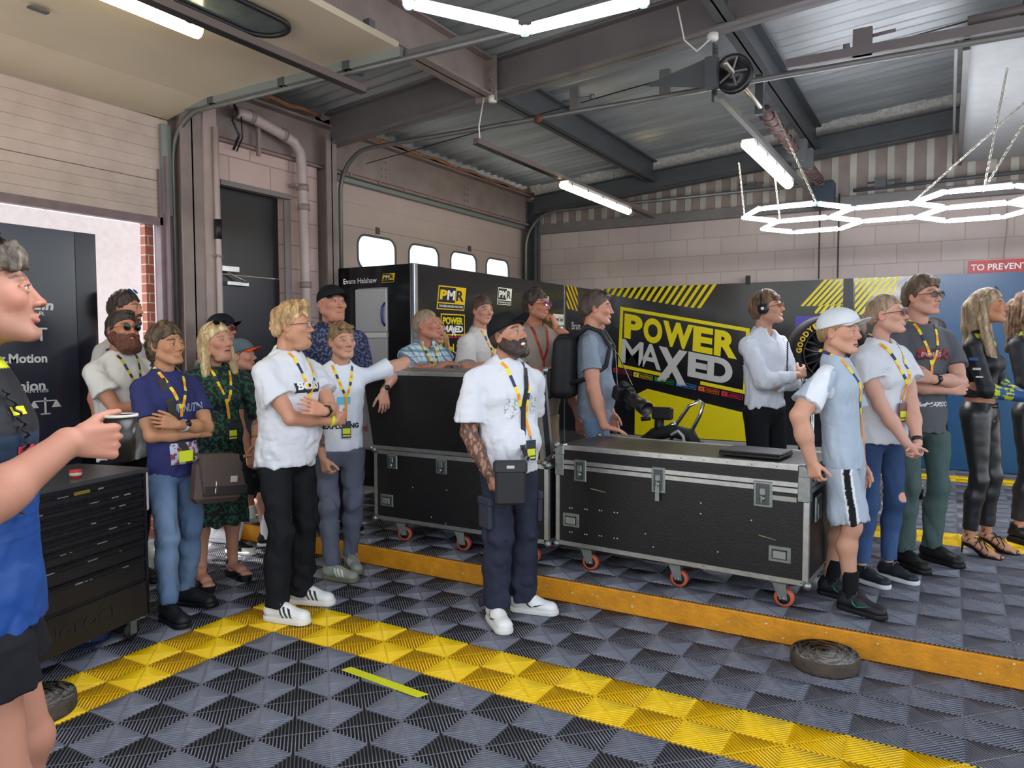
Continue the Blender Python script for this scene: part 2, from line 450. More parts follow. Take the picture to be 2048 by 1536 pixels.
ibeam_x(9.52, -5.2, 4.4, .26, .14, DSTEEL, 'trim_5', drop=.14)
ibeam_x(-1.5, -5.3, 4.4, .30, .16, BEAMM, 'trim_4')
ibeam_y(-3.42, 5.60, 9.5, 3.66, 3.93, .13, DSTEEL, 'trim_6')
ibeam_y(-3.42, -1.4, 5.44, 3.62, 3.93, .16, PINK, 'trim_6')
ibeam_y(-1.42, 5.60, 9.5, 3.82, 4.09, .13, DSTEEL, 'trim_6')
ibeam_y(-1.42, -1.4, 5.44, 3.82, 4.09, .13, DSTEEL, 'trim_6')
ibeam_y(.5, 5.60, 9.5, 3.98, 4.24, .13, DSTEEL, 'trim_6')
b = MB()                                                            # end plate and bolts where the side beam meets the rafter
b.box((-3.52, 5.40, 3.58), (-3.32, 5.43, 3.95))
for zz in (3.66, 3.75, 3.84):
    for xx in (-3.48, -3.36): b.cyl((xx, 5.40, zz), (xx, 5.385, zz), .014, 6)
struct(b.build('trim_6', PINK))
# ================================================================== left wall
WPINK = brick_mat('painted_block_left', 'cbb1ac', 'c3a8a3', '9c8783', .45, .225, 'y', offx=.15, offz=.0, dirt=.1)
b = MB()
b.box((-5.55, 4.08, 0), (-5.35, 4.225, 3.25)); b.box((-5.55, 4.965, 0), (-5.35, 5.38, 3.25)); b.box((-5.55, 4.225, 2.905), (-5.35, 4.965, 3.25))
struct(b.build('wall_left', WPINK))
b = MB(); b.box((-5.6, -3, 3.35), (-5.4, 3.75, 3.9)); b.box((-5.7, 5.5, 3.3), (-5.58, 9.8, 3.9)); b.box((-5.6, 3.7, 3.26), (-5.48, 5.5, 3.9)); b.box((-5.85, -3, 3.25), (-5.58, 10, 4.3)); b.box((-5.6, 9.7, 0), (-5.3, 10, 4.3)); b.box((-5.4, 9.8, 3.1), (4.5, 9.95, 4.6)); struct(b.build('wall_left', PINK))
b = MB(); b.box((-5.50, 4.225, ZF), (-5.44, 4.965, 2.15)); d = struct(b.build('door_1', mat('black_door', '23242c', .35)))
b = MB(); b.box((-5.50, 4.225, 2.16), (-5.445, 4.965, 2.9)); struct(b.build('wall_left', mat('black_overpanel', '1e1f25', .4)))
b = MB(); b.box((-5.445, 4.3, 1.05), (-5.43, 4.34, 1.2)); b.tube([(-5.43, 4.32, 1.13), (-5.40, 4.32, 1.13), (-5.40, 4.43, 1.13)], .009, 8); b.build('door_handle', DMETAL, d)
b = MB(); b.box((-5.44, 4.26, 2.17), (-5.385, 4.47, 2.225), .006); b.tube([(-5.40, 4.35, 2.165), (-5.36, 4.5, 2.10), (-5.41, 4.57, 2.09)], .009, 6); b.box((-5.44, 4.34, 2.06), (-5.39, 4.57, 2.09))
b.build('door_closer', ALU, d)
b = MB(); b.box((-5.35, 4.945, ZF), (-5.335, 5.02, 2.88)); b.box((-5.35, 4.225, 2.885), (-5.30, 5.0, 2.93)); struct(b.build('trim_7', mat('door_jamb_steel', '7b7473', .5)))
def icol(y, w, d, z1, m, xf=-5.18):
    b = MB(); t = .014
    b.box((xf-t, y-w/2, 0), (xf, y+w/2, z1)); b.box((xf-d, y-w/2, 0), (xf-d+t, y+w/2, z1)); b.box((xf-d, y-t/2, 0), (xf, y+t/2, z1))
    return struct(b.build('trim_8', m))
icol(3.88, .2, .2, 3.62, PINK, -5.2); icol(5.45, .14, .2, 3.55, PINK, -5.22)
b = MB(); b.box((-5.2, 3.975, 0), (-5.185, 4.10, 3.6)); struct(b.build('trim_8', mat('column_cover', 'a3928e', .6, noise_amt=.1, noise_scale=6)))
b = MB(); b.box((-5.38, 3.655, 0), (-5.30, 3.75, 2.9)); b.box((-5.30, 3.69, 0), (-5.26, 3.71, 3.0)); struct(b.build('trim_9', mat('door_guide', '7d6c72', .5, .3, noise_amt=.12)))
icol(9.62, .16, .14, 3.6, DSTEEL, -5.2)
b = MB(); b.box((-5.40, 4.1, 3.25), (-5.30, 9.6, 3.27)); b.box((-5.40, 4.1, 3.66), (-5.26, 9.6, 3.68)); b.box((-5.37, 4.1, 3.25), (-5.355, 9.6, 3.68))
for yy in (6.35, 7.95):
    for zz in (3.36, 3.44, 3.52):
        for dy in (0, .07): b.cyl((-5.355, yy+dy, zz), (-5.345, yy+dy, zz), .011, 6)
for k in range(9): b.cyl((-5.30, 5.8+k*.44, 3.262), (-5.285, 5.8+k*.44, 3.262), .02, 8)
struct(b.build('trim_10', PINK))
RUST = mat('rusty_strip', '6a3f39', .8, noise_amt=.3, noise_scale=20)
b = MB(); b.box((-5.355, 4.1, 3.27), (-5.31, 9.6, 3.285)); struct(b.build('trim_10', RUST))
b = MB(); b.tube([(-5.25, 5.6+i*.2, 3.70+.012*math.sin(i*1.7)) for i in range(21)], [.018+.006*math.sin(i*2.3) for i in range(21)], 7)
b.tube([(-5.22, 4.1+i*.2, 3.715+.01*math.sin(i*2.7)) for i in range(7)], .02, 7)
struct(b.build('trim_10', mat('orange_foam_seal', '8f6146', .9, noise_amt=.3, noise_scale=25, bump=1.)))
# roll-up door 2 (closed), with oval lights
LEAF = mat('door_leaf_pink', 'b0a09a', .5, noise_amt=.05, noise_scale=2)
def rounded(cx, cy, w, h, r, n=6):
    P = []
    for (sx, sy, a0) in ((1, 1, 0), (-1, 1, 90), (-1, -1, 180), (1, -1, 270)):
        for k in range(n+1):
            a = R(a0+90*k/n); P.append((cx+sx*(w/2-r)+math.cos(a)*r, cy+sy*(h/2-r)+math.sin(a)*r))
    return P
WINY = [(6.06, 6.69), (6.93, 7.52), (7.77, 8.37), (8.61, 9.21)]
ZW0, ZW1 = 2.35, 2.715
XL = -5.45
b = MB()
# leaf built in strips around the lights
zs = [ZF, .62, 1.1, 1.6, 2.08, 2.785, 3.26]
def strip(z0, z1, y0=5.55, y1=9.72): b.box((XL-.04, y0, z0+.003), (XL, y1, z1-.003))
for i in range(len(zs)-1):
    z0, z1 = zs[i], zs[i+1]
    if i == 4:
        b.box((XL-.04, 5.55, z0+.003), (XL, 9.72, ZW0-.02)); b.box((XL-.04, 5.55, ZW1+.02), (XL, 9.72, z1-.003))
        e = 5.55
        for (a, c) in WINY+[(9.72, 9.72)]:
            if a-.02 > e: b.box((XL-.04, e, ZW0-.02), (XL, a-.02, ZW1+.02))
            e = c+.02
    else:
        m_ = 4; h = (z1-z0-.006)/m_
        for k in range(m_): b.box((XL-.04, 5.55, z0+.003+k*h), (XL-.0+(-.004 if k % 2 else 0), 9.72, z0+.003+(k+1)*h))
d2 = struct(b.build('door_2', LEAF))
for wi, (a, c) in enumerate(WINY):
    P = rounded((a+c)/2, (ZW0+ZW1)/2, c-a, ZW1-ZW0, .12); n = len(P)
    O = [((a-.03), ZW0-.03)]
    b = MB()   # infill between rectangular cut and oval: fan
    Q = []
    for p in P:
        dx = p[0]-(a+c)/2; dz = p[1]-(ZW0+ZW1)/2; k = max(abs(dx)/((c-a)/2+.021), abs(dz)/((ZW1-ZW0)/2+.021)); Q.append(((a+c)/2+dx/k, (ZW0+ZW1)/2+dz/k))
    V = [(XL-.001, p[0], p[1]) for p in P]+[(XL-.001, q[0], q[1]) for q in Q]
    b.add(V, [(i, n+i, n+(i+1) % n, (i+1) % n) for i in range(n)]); b.build('surround', LEAF, d2)
    b = MB()
    for yy in (a-.02, c+.02):
        for zz in (ZW0-.02, ZW1+.02): b.box((XL-.03, yy-.045, zz-.045), (XL-.002, yy+.045, zz+.045))
    b.build('surround', LEAF, d2)
    w = MB(); w.tube([(XL, p[0], p[1]) for p in P], .013, 6, closed=True); w.build('window_frame', mat('dark_gasket', '565c60', .5), d2)
    g = MB(); g.prism(P, (XL-.02, 0, 0), (0, 1, 0), (0, 0, 1), .004); g.build('pane', mat('frosted_door_light', 'eaf6f6', .3, trans=.95, emit=None), d2)
b = MB()
for yy, zz in ((6.38, 2.785), (8.2, 2.785)): b.box((XL, yy-.03, zz-.035), (XL+.012, yy+.03, zz+.035))
b.box((XL, 5.58, 2.74), (XL+.03, 5.62, 2.82)); b.build('hinge', DSTEEL, d2)
b = MB(); b.box((-5.42, 5.55, 3.205), (-5.37, 9.7, 3.255), .005); struct(b.build('trim_11', mat('pale_green_steel', '7f8784', .5, .2)))
# curved guides and horizontal rails of the roll-up doors
def rail(y, z, xend, xw=-5.33, r=.35, zb=1.2):
    pts = [(xw, y, zb), (xw, y, z-r)]+[(xw+r-r*math.cos(t), y, z-r+r*math.sin(t)) for t in np.linspace(.15, PI/2, 8)]+[(xend, y, z)]
    return pts
def door_rail(y, z, xend, label, **kw):
    t = thing('door_track', (-5.3, y, z-.3), label, 'door track', 'roll-up door tracks')
    b = MB(); b.tube(rail(y, z, xend, **kw), .022, 8); b.build('track', RAIL, t)
    return t
t = door_rail(3.80, 3.34, 1.2, 'horizontal door track crossing under the rafters beside the raised cream door')
b = MB()
for xx in (-4.80, -4.05, -3.45):
    b = MB(); b.box((xx-.03, 3.74, 3.34), (xx+.03, 3.86, 3.42)); b.cyl((xx, 3.76, 3.36), (xx, 3.90, 3.36), .022, 10); b.build('roller', DSTEEL, t)
b = MB(); b.box((-3.3, 3.79, 3.35), (-2.3, 3.81, 3.39)); b.box((-3.32, 3.77, 3.36), (-3.27, 3.83, 3.64)); b.build('hanger', RAIL, t)
t = door_rail(5.68, 3.46, 1.2, 'long horizontal door track reaching from the pillar to the spring shaft', r=.4)
b = MB()
for xx in (-2.72, -1.95): b = MB(); b.box((xx-.04, 5.66, 3.47), (xx+.04, 5.70, 3.66)); b.cyl((xx-.12, 5.68, 3.56), (xx+.16, 5.68, 3.56), .012, 8); b.cyl((xx+.14, 5.68, 3.56), (xx+.17, 5.68, 3.56), .02, 8); b.build('hanger', RAIL, t)
b = MB(); b.cyl((-3.05, 5.66, 3.45), (-3.05, 5.64, 3.45), .035, 14); b.build('roller', RUST, t)
b = MB(); b.tube([(-5.0, 5.7, 3.32), (-1.4, 5.72, 3.66)], .005, 5); b.tube([(-1.1, 5.75, 3.5), (.1, 5.72, 3.62)], .006, 5); b.build('lift_cable', SATIN, t)
t = door_rail(9.5, 3.42, -1.4, 'thin door track along the block wall above the black corner pillar', r=.5)
b = MB(); b.box((-2.2, 9.48, 3.44), (-2.1, 9.52, 3.52)); b.cyl((-2.3, 9.5, 3.5), (-2.0, 9.5, 3.5), .012, 8); b.build('hanger', DSTEEL, t)
t = thing('door_track', (-.3, 5.68, 3.5), 'heavy reddish grey door track bracketed under the roof on the right', 'door track', 'roll-up door tracks')
b = MB(); b.box((-1.05, 5.65, 3.5), (1.4, 5.71, 3.56)); b.tube([(.05, 5.68, 3.6), (1.3, 5.68, 3.64)], .03, 8); b.build('track', BEAMM, t)
b = MB(); b.box((-.62, 5.66, 3.5), (-.5, 5.70, 3.68)); b.cyl((-.5, 5.68, 3.62), (-.36, 5.68, 3.63), .012, 8); b.cyl((-.64, 5.68, 3.58), (-.68, 5.68, 3.58), .02, 8); b.build('bracket', BEAMM, t)
t = thing('door_track', (-.2, 9.5, 3.3), 'short dark door track on the cladding under the right ceiling door', 'door track', 'roll-up door tracks')
b = MB(); b.tube([(-1.0, 9.5, 3.3), (1.4, 9.5, 3.34)], .022, 8); b.build('track', DSTEEL, t)
b = MB(); b.box((-.78, 9.48, 3.3), (-.66, 9.52, 3.42)); b.cyl((-.85, 9.5, 3.37), (-.5, 9.5, 3.375), .012, 8); b.build('bracket', DSTEEL, t)
# roll-up door 1, raised: vertical lower part, bend, then overhead
LEAF1 = mat('door_leaf_cream', 'bdb09a', .5, noise_amt=.06, noise_scale=1.5)
LEAF1D = mat('door_leaf_dirty', 'b3a39b', .55, noise_amt=.09, noise_scale=6)
b = MB()
def slat(p0, p1, y0=-3., y1=3.76, th=.04):
    (xa, za), (xb, zb) = p0, p1; d = Vector((xb-xa, 0, zb-za)).normalized(); nn = Vector((-d.z, 0, d.x))*th
    g = .0008; a = Vector((xa, 0, za))+d*g; c = Vector((xb, 0, zb))-d*g
    V = []
    for y in (y0, y1):
        V += [(a.x, y, a.z), (c.x, y, c.z), (c.x+nn.x, y, c.z+nn.z), (a.x+nn.x, y, a.z+nn.z)]
    b.add(V, [(0, 1, 2, 3), (4, 7, 6, 5), (0, 4, 5, 1), (1, 5, 6, 2), (2, 6, 7, 3), (3, 7, 4, 0)])
b.cur = 1
for k in range(4): slat((-5.33+.0012*(k % 2), 2.53+k*.07), (-5.33+.0012*(k % 2), 2.6+k*.07))
for k in range(6): slat((-5.33+.0012*(k % 2), 2.815+k*.08), (-5.33+.0012*(k % 2), 2.895+k*.08))
b.cur = 0
slat((-5.325, 3.30), (-4.87, 3.385)); slat((-4.87, 3.385), (-4.35, 3.395)); slat((-4.35, 3.395), (-3.83, 3.395)); slat((-3.83, 3.395), (-3.02, 3.395))
d3 = struct(b.build('door_3', [LEAF1, LEAF1D]))
b = MB(); b.box((-5.36, -3, 2.47), (-5.30, 3.68, 2.53)); b.build('bottom_rail', mat('door_bottom_rail', '6f5d61', .5, noise_amt=.2, noise_scale=10), d3)
b = MB(); b.box((-5.1, 3.745, 3.34), (-3.0, 3.775, 3.40)); b.box((-5.32, 3.68, 2.55), (-5.29, 3.76, 3.25)); b.build('edge_channel', mat('edge_channel', '8a9290', .4, .5), d3)
P = rounded(0, 0, .72, .30, .148)
b = MB(); b.tube([(-3.45+p[1], 2.84+p[0], 3.375) for p in P], .016, 8, closed=True); b.build('window_frame', SATIN, d3)
b = MB(); b.prism([(p[1], p[0]) for p in P][::-1], (-3.45, 2.84, 3.385), (1, 0, 0), (0, 1, 0), .004); b.build('pane', mat('dusty_pane', '5f686a', .25, noise_amt=.15, noise_scale=12), d3)
b = MB()
for (xx, yy) in ((-4.87, 2.12), (-4.35, 2.3)):
    b.box((xx-.02, yy-.05, 3.372), (xx+.02, yy+.05, 3.382))
b.build('hinge', DSTEEL, d3)
b = MB(); b.box((.05, 5.75, 3.47), (3.2, 9.4, 3.52)); d4 = struct(b.build('door_4', mat('door_leaf_grey', 'a3a6a6', .5, noise_amt=.06)))
b = MB(); b.box((.03, 5.75, 3.44), (.07, 9.4, 3.56)); b.box((-.02, 5.75, 3.46), (.0, 9.4, 3.54)); b.build('edge_channel', RAIL, d4)
# ================================================================== partitions
def vpanel(name, o, ux, poly, m, th=.03, parent=None):
    b = MB(); uxv = Vector(ux); b.prism(poly, Vector(o)-uxv.cross(Vector((0, 0, 1)))*th, ux, (0, 0, 1), th)
    return b
PT = 2.3
# partition 1 (faces the camera, has a fridge set in)
t1 = thing('partition_panel', (-4.9, 5.65, ZF), 'narrow black display partition with a white fridge set in it', 'partition', 'black display partitions')
b = MB(); b.box((-5.40, 5.6, ZF), (-5.08, 5.64, PT)); b.box((-4.66, 5.6, ZF), (-4.36, 5.64, PT)); b.box((-5.08, 5.6, 2.09), (-4.66, 5.64, PT)); b.box((-5.08, 5.6, ZF), (-4.66, 5.64, .5)); b.build('panel', BLACK, t1)
b = MB(); b.box((-5.42, 5.59, ZF), (-5.40, 5.65, PT)); b.cyl((-4.365, 5.59, ZF), (-4.365, 5.59, PT), .018, 10); b.box((-4.355, 5.58, ZF), (-4.325, 5.61, PT), .005); b.build('corner_post', mat('chrome_post', 'b8bcc4', .25, .9), t1)
plane_text('lettering', 'Evans Halshaw', WHT, t1, (-5.01, 5.598, 2.165), (1, 0, 0), (0, 0, 1), width=.43, bold=.012)
def pmr_logo(par, o, ux, w, h, sl, c1, c2, cw, sub=True):
    """slanted badge: P M R in a frame, narrow band under it"""
    o = Vector(o); ux = Vector(ux); uz = Vector((0, 0, 1)); n = ux.cross(uz)
    def q(x, y): return (x*w+(y)*sl, y*h)
    b = MB(); b.prism([q(0, 0), q(1, 0), q(1, 1), q(0, 1)], o+n*.0, ux, uz, .002); b.build('badge', c1, par)
    b = MB(); b.prism([q(.03, .3), q(.62, .3), q(.62, .95), q(.03, .95)], o+n*.0021, ux, uz, .001)
    b.prism([q(.03, .04), q(.97, .04), q(.97, .25), q(.03, .25)], o+n*.0021, ux, uz, .001); b.build('badge_field', c2, par)
    f = lambda x, y: o+ux*(x*w+y*sl)+uz*(y*h)+n*.0035
    sk = (ux*0+uz*1+ux*(sl/h)).normalized()
    plane_text('lettering', 'P', c1, par, f(.19, .62), ux, sk, height=.42*h, width=.25*w, bold=.05)
    plane_text('lettering', 'M', cw, par, f(.46, .62), ux, sk, height=.42*h, width=.28*w, bold=.05)
    plane_text('lettering', 'R', c2, par, f(.79, .62), ux, sk, height=.46*h, width=.28*w, bold=.03)
    if sub: plane_text('lettering', 'POWER MAXED RACING', cw, par, f(.5, .145), ux, sk, height=.1*h, width=.86*w, bold=.02)
pmr_logo(t1, (-4.735, 5.598, 2.135), (1, 0, 0), .15, .085, .015, YEL2, BLACK, WHT, sub=False)
fr = thing('fridge', (-4.87, 5.66, .5), 'white fridge freezer with blue handle set in the black partition', 'fridge')
b = MB(); b.box((-5.07, 5.62, .5), (-4.67, 6.05, 2.08)); b.build('cabinet', WHITE, fr)
b = MB(); b.box((-5.07, 5.585, 1.66), (-4.67, 5.618, 2.08), .008); b.build('door', mat('fridge_door', 'b9babd', .35), fr)
b = MB(); b.box((-5.07, 5.585, .52), (-4.67, 5.618, 1.60), .008); b.build('door', mat('fridge_door', 'b9babd', .35), fr)
b = MB(); b.box((-5.07, 5.58, 1.605), (-4.67, 5.618, 1.655)); b.build('trim_strip', WHITE, fr)
b = MB(); b.tube([(-4.69, 5.585, 1.72), (-4.70, 5.56, 1.76), (-4.705, 5.555, 1.83), (-4.70, 5.56, 1.9), (-4.69, 5.585, 1.94)], .012, 8); b.build('handle', mat('blue_handle', '2b3a8c', .3), fr)
# partition 2 along the left
PX = -4.33
t2 = thing('partition_panel', (PX, 7.6, ZF), 'long glossy black display wall carrying rows of sponsor logos', 'partition', 'black display partitions')
b = MB(); b.box((PX-.03, 5.62, ZF), (PX, 8.74, PT)); b.box((PX-.03, 8.75, ZF), (PX, 9.6, PT)); b.build('panel', BLACK, t2)
b = MB(); b.box((PX-.005, 8.735, ZF), (PX+.004, 8.755, PT)); b.box((PX-.02, 5.6, ZF), (PX+.006, 5.63, PT)); b.build('joint_strip', mat('chrome_post', 'b8bcc4', .25, .9), t2)
uy = (0, 1, 0); SX = PX+.001
pmr_logo(t2, (SX, 5.93, 1.885), uy, .48, .235, .04, YEL2, BLACK, WHT)
pmr_logo(t2, (SX, 7.06, 1.98), uy, .30, .19, .03, WHT, BLACK, WHT)
def pm_box(par, o, ux, uz, w, h, cf, c1, c2, t=.055, bold=.05):
    o = Vector(o); ux = Vector(ux); uz = Vector(uz); n = ux.cross(uz).normalized()
    b = MB(); T = t*h
    for (a, c, e, g) in ((0, 0, w, T), (0, h-T, w, h), (0, T, T, h-T), (w-T, T, w, h-T)): b.prism([(a, c), (e, c), (e, g), (a, g)], o, ux, uz, .002)
    b.build('frame_line', cf, par)
    plane_text('lettering', 'POWER', c1, par, o+ux*w*.5+uz*h*.68+n*.001, ux, uz, height=.34*h, width=.84*w, bold=bold)
    plane_text('lettering', 'MA ED', c2, par, o+ux*w*.5+uz*h*.30+n*.001, ux, uz, height=.32*h, width=.84*w, bold=bold)
    plane_text('lettering', 'X', c2, par, o+ux*w*.52+uz*h*.22+n*.001, ux, uz, height=.48*h, width=.2*w, bold=bold)
pm_box(t2, (SX, 6.0, 1.63), uy, (0, 0, 1), .42, .215, YEL2, YEL, WHT)
b = MB()
for i, c in enumerate(range(6)): b.prism([(0, 0), (.055, 0), (.055, .014), (0, .014)], (SX, 6.03+i*.065, 1.605), uy, (0, 0, 1), .001)
b.build('colour_bar', RED, t2)
plane_text('lettering', 'Steel Seal', YEL, t2, (SX, 6.22, 1.50), uy, (0, 0, 1), width=.5, height=.09, bold=.03)
b = MB(); b.prism([(0, 0), (.5, 0), (.5, .07), (0, .07)], (SX, 6.0, 1.385), uy, (0, 0, 1), .001); b.build('colour_bar', YEL, t2)
plane_text('lettering', 'HEAD GASKET REPAIR', BLACK, t2, (SX+.0015, 6.25, 1.42), uy, (0, 0, 1), width=.46, height=.045, bold=.02)
plane_text('lettering', '35-i', WHT, t2, (SX, 7.2, 1.85), uy, (0, 0, 1), height=.05, bold=.02)
for (y0, z0, w, h, tx) in ((8.0, 2.05, .3, .08, 'Tomaso'), (8.42, 1.78, .3, .14, 'Steel Seal'), (8.95, 1.45, .2, .09, 'ENGINE')):
    b = MB(); b.prism([(0, 0), (w, 0), (w, h), (0, h)], (SX, y0, z0), uy, (0, 0, 1), .001); b.build('sticker', WHT, t2)
    if tx != 'ENGINE': plane_text('lettering', tx, BLACK, t2, (SX+.0015, y0+w/2, z0+h*.55), uy, (0, 0, 1), width=w*.85, height=h*.45, bold=.02)
b = MB(); reg = [(8.80, 2.0), (9.14, 1.98), (9.14, PT), (8.80, PT)]
stripes(b, reg, -.32, .05, .11, 8.9, 9.6, 1.95, PT, (SX, 0, 0), uy, (0, 0, 1)); b.build('warning_stripes', YEL2, t2)
for k, tx in enumerate(('Bram', 'POLY')): plane_text('lettering', tx, GRYV, t2, (SX, 9.1, 1.78-.17*k), uy, (0, 0, 1), height=.1, bold=.01)
# partition 3 along the block wall
PY = 9.6
t3 = thing('partition_panel', (-2.4, PY, ZF), 'wide black board with huge yellow and white slanted lettering', 'partition', 'black display partitions')
b = MB(); b.prism([(-4.3, ZF), (-1.035, ZF), (-1.035, PT), (-4.3, PT)], (0, PY+.03, 0), (1, 0, 0), (0, 0, 1), .03); b.build('panel', BLACK, t3)
sl = -.185
o = Vector((-3.93, PY-.001, 1.22)); ux = Vector((1, 0, sl)); uz = Vector((.035, 0, 1)); 
W_, H_ = 1.74, .83
def q(x, z): return o+ux*(x*W_)+uz*(z*H_)
yv = Vector((0, -1, 0))
def quad(b, p, m=None):
    b.add([v+yv*.002 for v in p], [(0, 1, 2, 3)])
b = MB(); tt = .055; tw = .026
for (x0, z0, x1, z1) in ((0, 1-tt, 1, 1), (0, .12, tw, 1-tt), (0, 0, .42, tt), (.66, 0, 1, tt), (1-tw, tt, 1, .33), (1-tw, .8, 1, 1-tt), (.0, tt, tw, .12)):
    quad(b, [q(x0, z0), q(x1, z0), q(x1, z1), q(x0, z1)])
b.build('frame_line', YEL, t3)
def slt(tx, m, x, z, w, h, bold=.055):
    uxn = ux.copy(); uzn = uz.copy()
    return plane_text('lettering', tx, m, t3, q(x, z)+yv*.003, tuple(uxn), tuple(uzn), width=w*W_, height=h*H_, bold=bold, res=6)
for (ch_, x_, w_) in (('P', .115, .15), ('O', .275, .15), ('W', .472, .235), ('E', .665, .15), ('R', .835, .17)): slt(ch_, YEL, x_, .70, w_, .40, .05)
for (ch_, x_, w_) in (('M', .115, .18), ('A', .265, .175), ('E', .635, .15), ('D', .80, .185)): slt(ch_, GRYV, x_, .285, w_, .39, .018 if ch_ in 'MA' else .05)
slt('X', GRYV, .44, .20, .235, .55, .05); slt('TM', WHT, .985, .40, .05, .05, .02)
for i, (c, tx) in enumerate((('a11f30', 'TOOLS'), ('d8c020', 'VALETING'), ('207a3e', 'DETAILING'), ('3a7fc4', 'LUBRICANTS'), ('d8581e', 'ADDITIVES'), ('c01f3c', 'AEROSOLS'))):
    m = mat('tab_%d' % i, c, .4); x0 = -.04+i*.172; z0 = -.10
    b = MB(); quad(b, [q(x0, z0), q(x0+.045, z0), q(x0+.045, z0+.075), q(x0, z0+.075)])
    for (a, c_, e, g) in ((.045, 0, .155, .006), (.045, .069, .155, .075), (.150, 0, .155, .075)): quad(b, [q(x0+a, z0+c_), q(x0+e, z0+c_), q(x0+e, z0+g), q(x0+a, z0+g)])
    b.build('product_tab', m, t3); slt(tx, m, x0+.098, z0+.037, .09, .035, .02)
    b = MB(); b.lathe([(.0, 0), (.010, 0), (.010, .001), (0, .001)], q(x0+.022, z0+.037)+yv*.003, 10, (0, -1, 0)); b.build('product_tab', BLACK, t3)
b = MB(); b.prism([(-3.68, .30), (-2.1, .30), (-2.12, .55), (-2.2, .66), (-3.5, .93), (-3.68, .84)], (0, PY-.0, 0), (1, 0, 0), (0, 0, 1), .002); b.build('yellow_field', YEL, t3)
b = MB(); b.box((-4.3, PY-.012, ZF), (-1.04, PY, .29)); b.build('skirting', mat('pale_skirting', '9a9a98', .5), t3)
b = MB(); reg = [(-4.2, 2.24), (-2.86, 2.0), (-2.45, 2.0), (-2.45, PT), (-4.2, PT)]
stripes(b, reg, .22, .048, .097, -4.5, -2.78, 1.98, PT, (0, PY-.0, 0), (1, 0, 0), (0, 0, 1), .002)
reg = [(-1.6, 2.0), (-1.04, 1.9), (-1.04, PT), (-1.6, PT)]
stripes(b, reg, .27, .04, .066, -1.57, -1.0, 1.99, PT, (0, PY-.0, 0), (1, 0, 0), (0, 0, 1), .002)
stripes(b, [(-1.4, 1.9), (-1.04, 1.9), (-1.04, 2.0), (-1.4, 2.0)], .08, .04, .066, -1.42, -1.0, 1.9, 2.0, (0, PY-.0, 0), (1, 0, 0), (0, 0, 1), .002)
b.build('warning_stripes', YEL, t3)
b = MB(); b.box((-2.22, PY-.02, PT-.02), (-2.17, PY+.03, PT+.09)); b.build('bracket', SATIN, t3)
b = MB(); b.box((-1.62, PY-.003, 1.35), (-1.28, PY, 1.87)); b.build('poster', mat('purple_poster', '4338a0', .4), t3)
t4 = thing('partition_panel', (0, PY, ZF), 'black board with dense yellow warning stripes behind the tall man', 'partition', 'black display partitions')
b = MB(); b.prism([(-1.035, ZF), (-.72, ZF), (-.31, PT), (-1.035, PT)], (0, PY+.03, 0), (1, 0, 0), (0, 0, 1), .03); b.build('panel', BLACK, t4)
b = MB(); stripes(b, [(-.965, 1.88), (-.62, 1.86), (-.5, PT), (-.965, PT)], .34, .04, .066, -1.4, -.75, 1.86, PT, (0, PY-.0, 0), (1, 0, 0), (0, 0, 1), .002); b.build('warning_stripes', YEL, t4)
b = MB(); b.box((-1.09, PY-.012, ZF), (-.985, PY-.001, PT)); b.build('cover_strip', SATIN, t4)
t5 = thing('partition_panel', (.6, PY, ZF), 'glossy blue display board at the right end of the stand', 'partition')
b = MB(); b.prism([(-.72, ZF), (2.0, ZF), (2.0, PT), (-.31, PT)], (0, PY+.03, 0), (1, 0, 0), (0, 0, 1), .03); b.build('panel', mat('gloss_blue_board', '205078', .32), t5)
sg = thing('warning_sign', (.75, 9.745, PT+.01), 'red sign with white capitals fixed on the block wall', 'sign')
b = MB(); b.box((.16, 9.735, PT+.01), (1.35, 9.748, 2.45)); b.build('sign_board', RED, sg)
plane_text('lettering', 'TO PREVENT UNA', WHT, sg, (.19, 9.733, 2.375), (1, 0, 0), (0, 0, 1), height=.07, width=.74, bold=.02, align='LEFT')
b = MB(); b.tube([(.50, 9.73, 3.1), (.51, 9.728, 2.8), (.49, 9.73, 2.5), (.50, 9.728, 2.3)], .004, 5); tag(b.build('wall_cable', mat('old_cable', '8f7b74', .7)), 'thin cable hanging down the block wall over the red sign', 'cable')
# black sponsor board just inside the left opening
t6 = thing('partition_panel', (-5.08, 2.0, 0), 'tall dark navy sponsor board at the left by the open door', 'partition')
BX = -5.07
b = MB(); b.box((BX-.03, .2, 0), (BX, 2.86, PT)); b.build('panel', mat('dark_navy_board', '1d212f', .25, coat=.2), t6)
b = MB(); b.box((BX-.04, 2.86, 0), (BX+.004, 3.0, PT)); b.build('edge_post', mat('dark_post', '16171d', .25, .3), t6)
def btxt(tx, px, py, w, h, **k):
    c = gx(px-17, py, BX+.002); plane_text('lettering', tx, GRYV, t6, tuple(c), (0, 1, 0), (0, 0, 1), width=w, height=h, **k)
btxt('Harlequin', 55, 611, .42, .085, bold=.04, shear=.15); btxt('W E A R', 70, 626, .22, .025, bold=.02)
btxt('PETMET', 35, 668, .46, .085, bold=.0); btxt('LTD', 92, 676, .035, .015)
btxt('Dr.Motion', 55, 717, .34, .06, bold=.03); btxt('Union', 70, 772, .23, .065, bold=.03); btxt('WARRANTIES', 68, 783, .28, .022, bold=.01)
c = gx(91, 812, BX+.002); b = MB(); cy0, cz0 = c[1], c[2]
b.box((BX, cy0-.006, cz0-.05), (BX+.002, cy0+.006, cz0+.055)); b.box((BX, cy0-.07, cz0+.03), (BX+.002, cy0+.07, cz0+.037)); b.box((BX, cy0-.03, cz0-.055), (BX+.002, cy0+.03, cz0-.047))
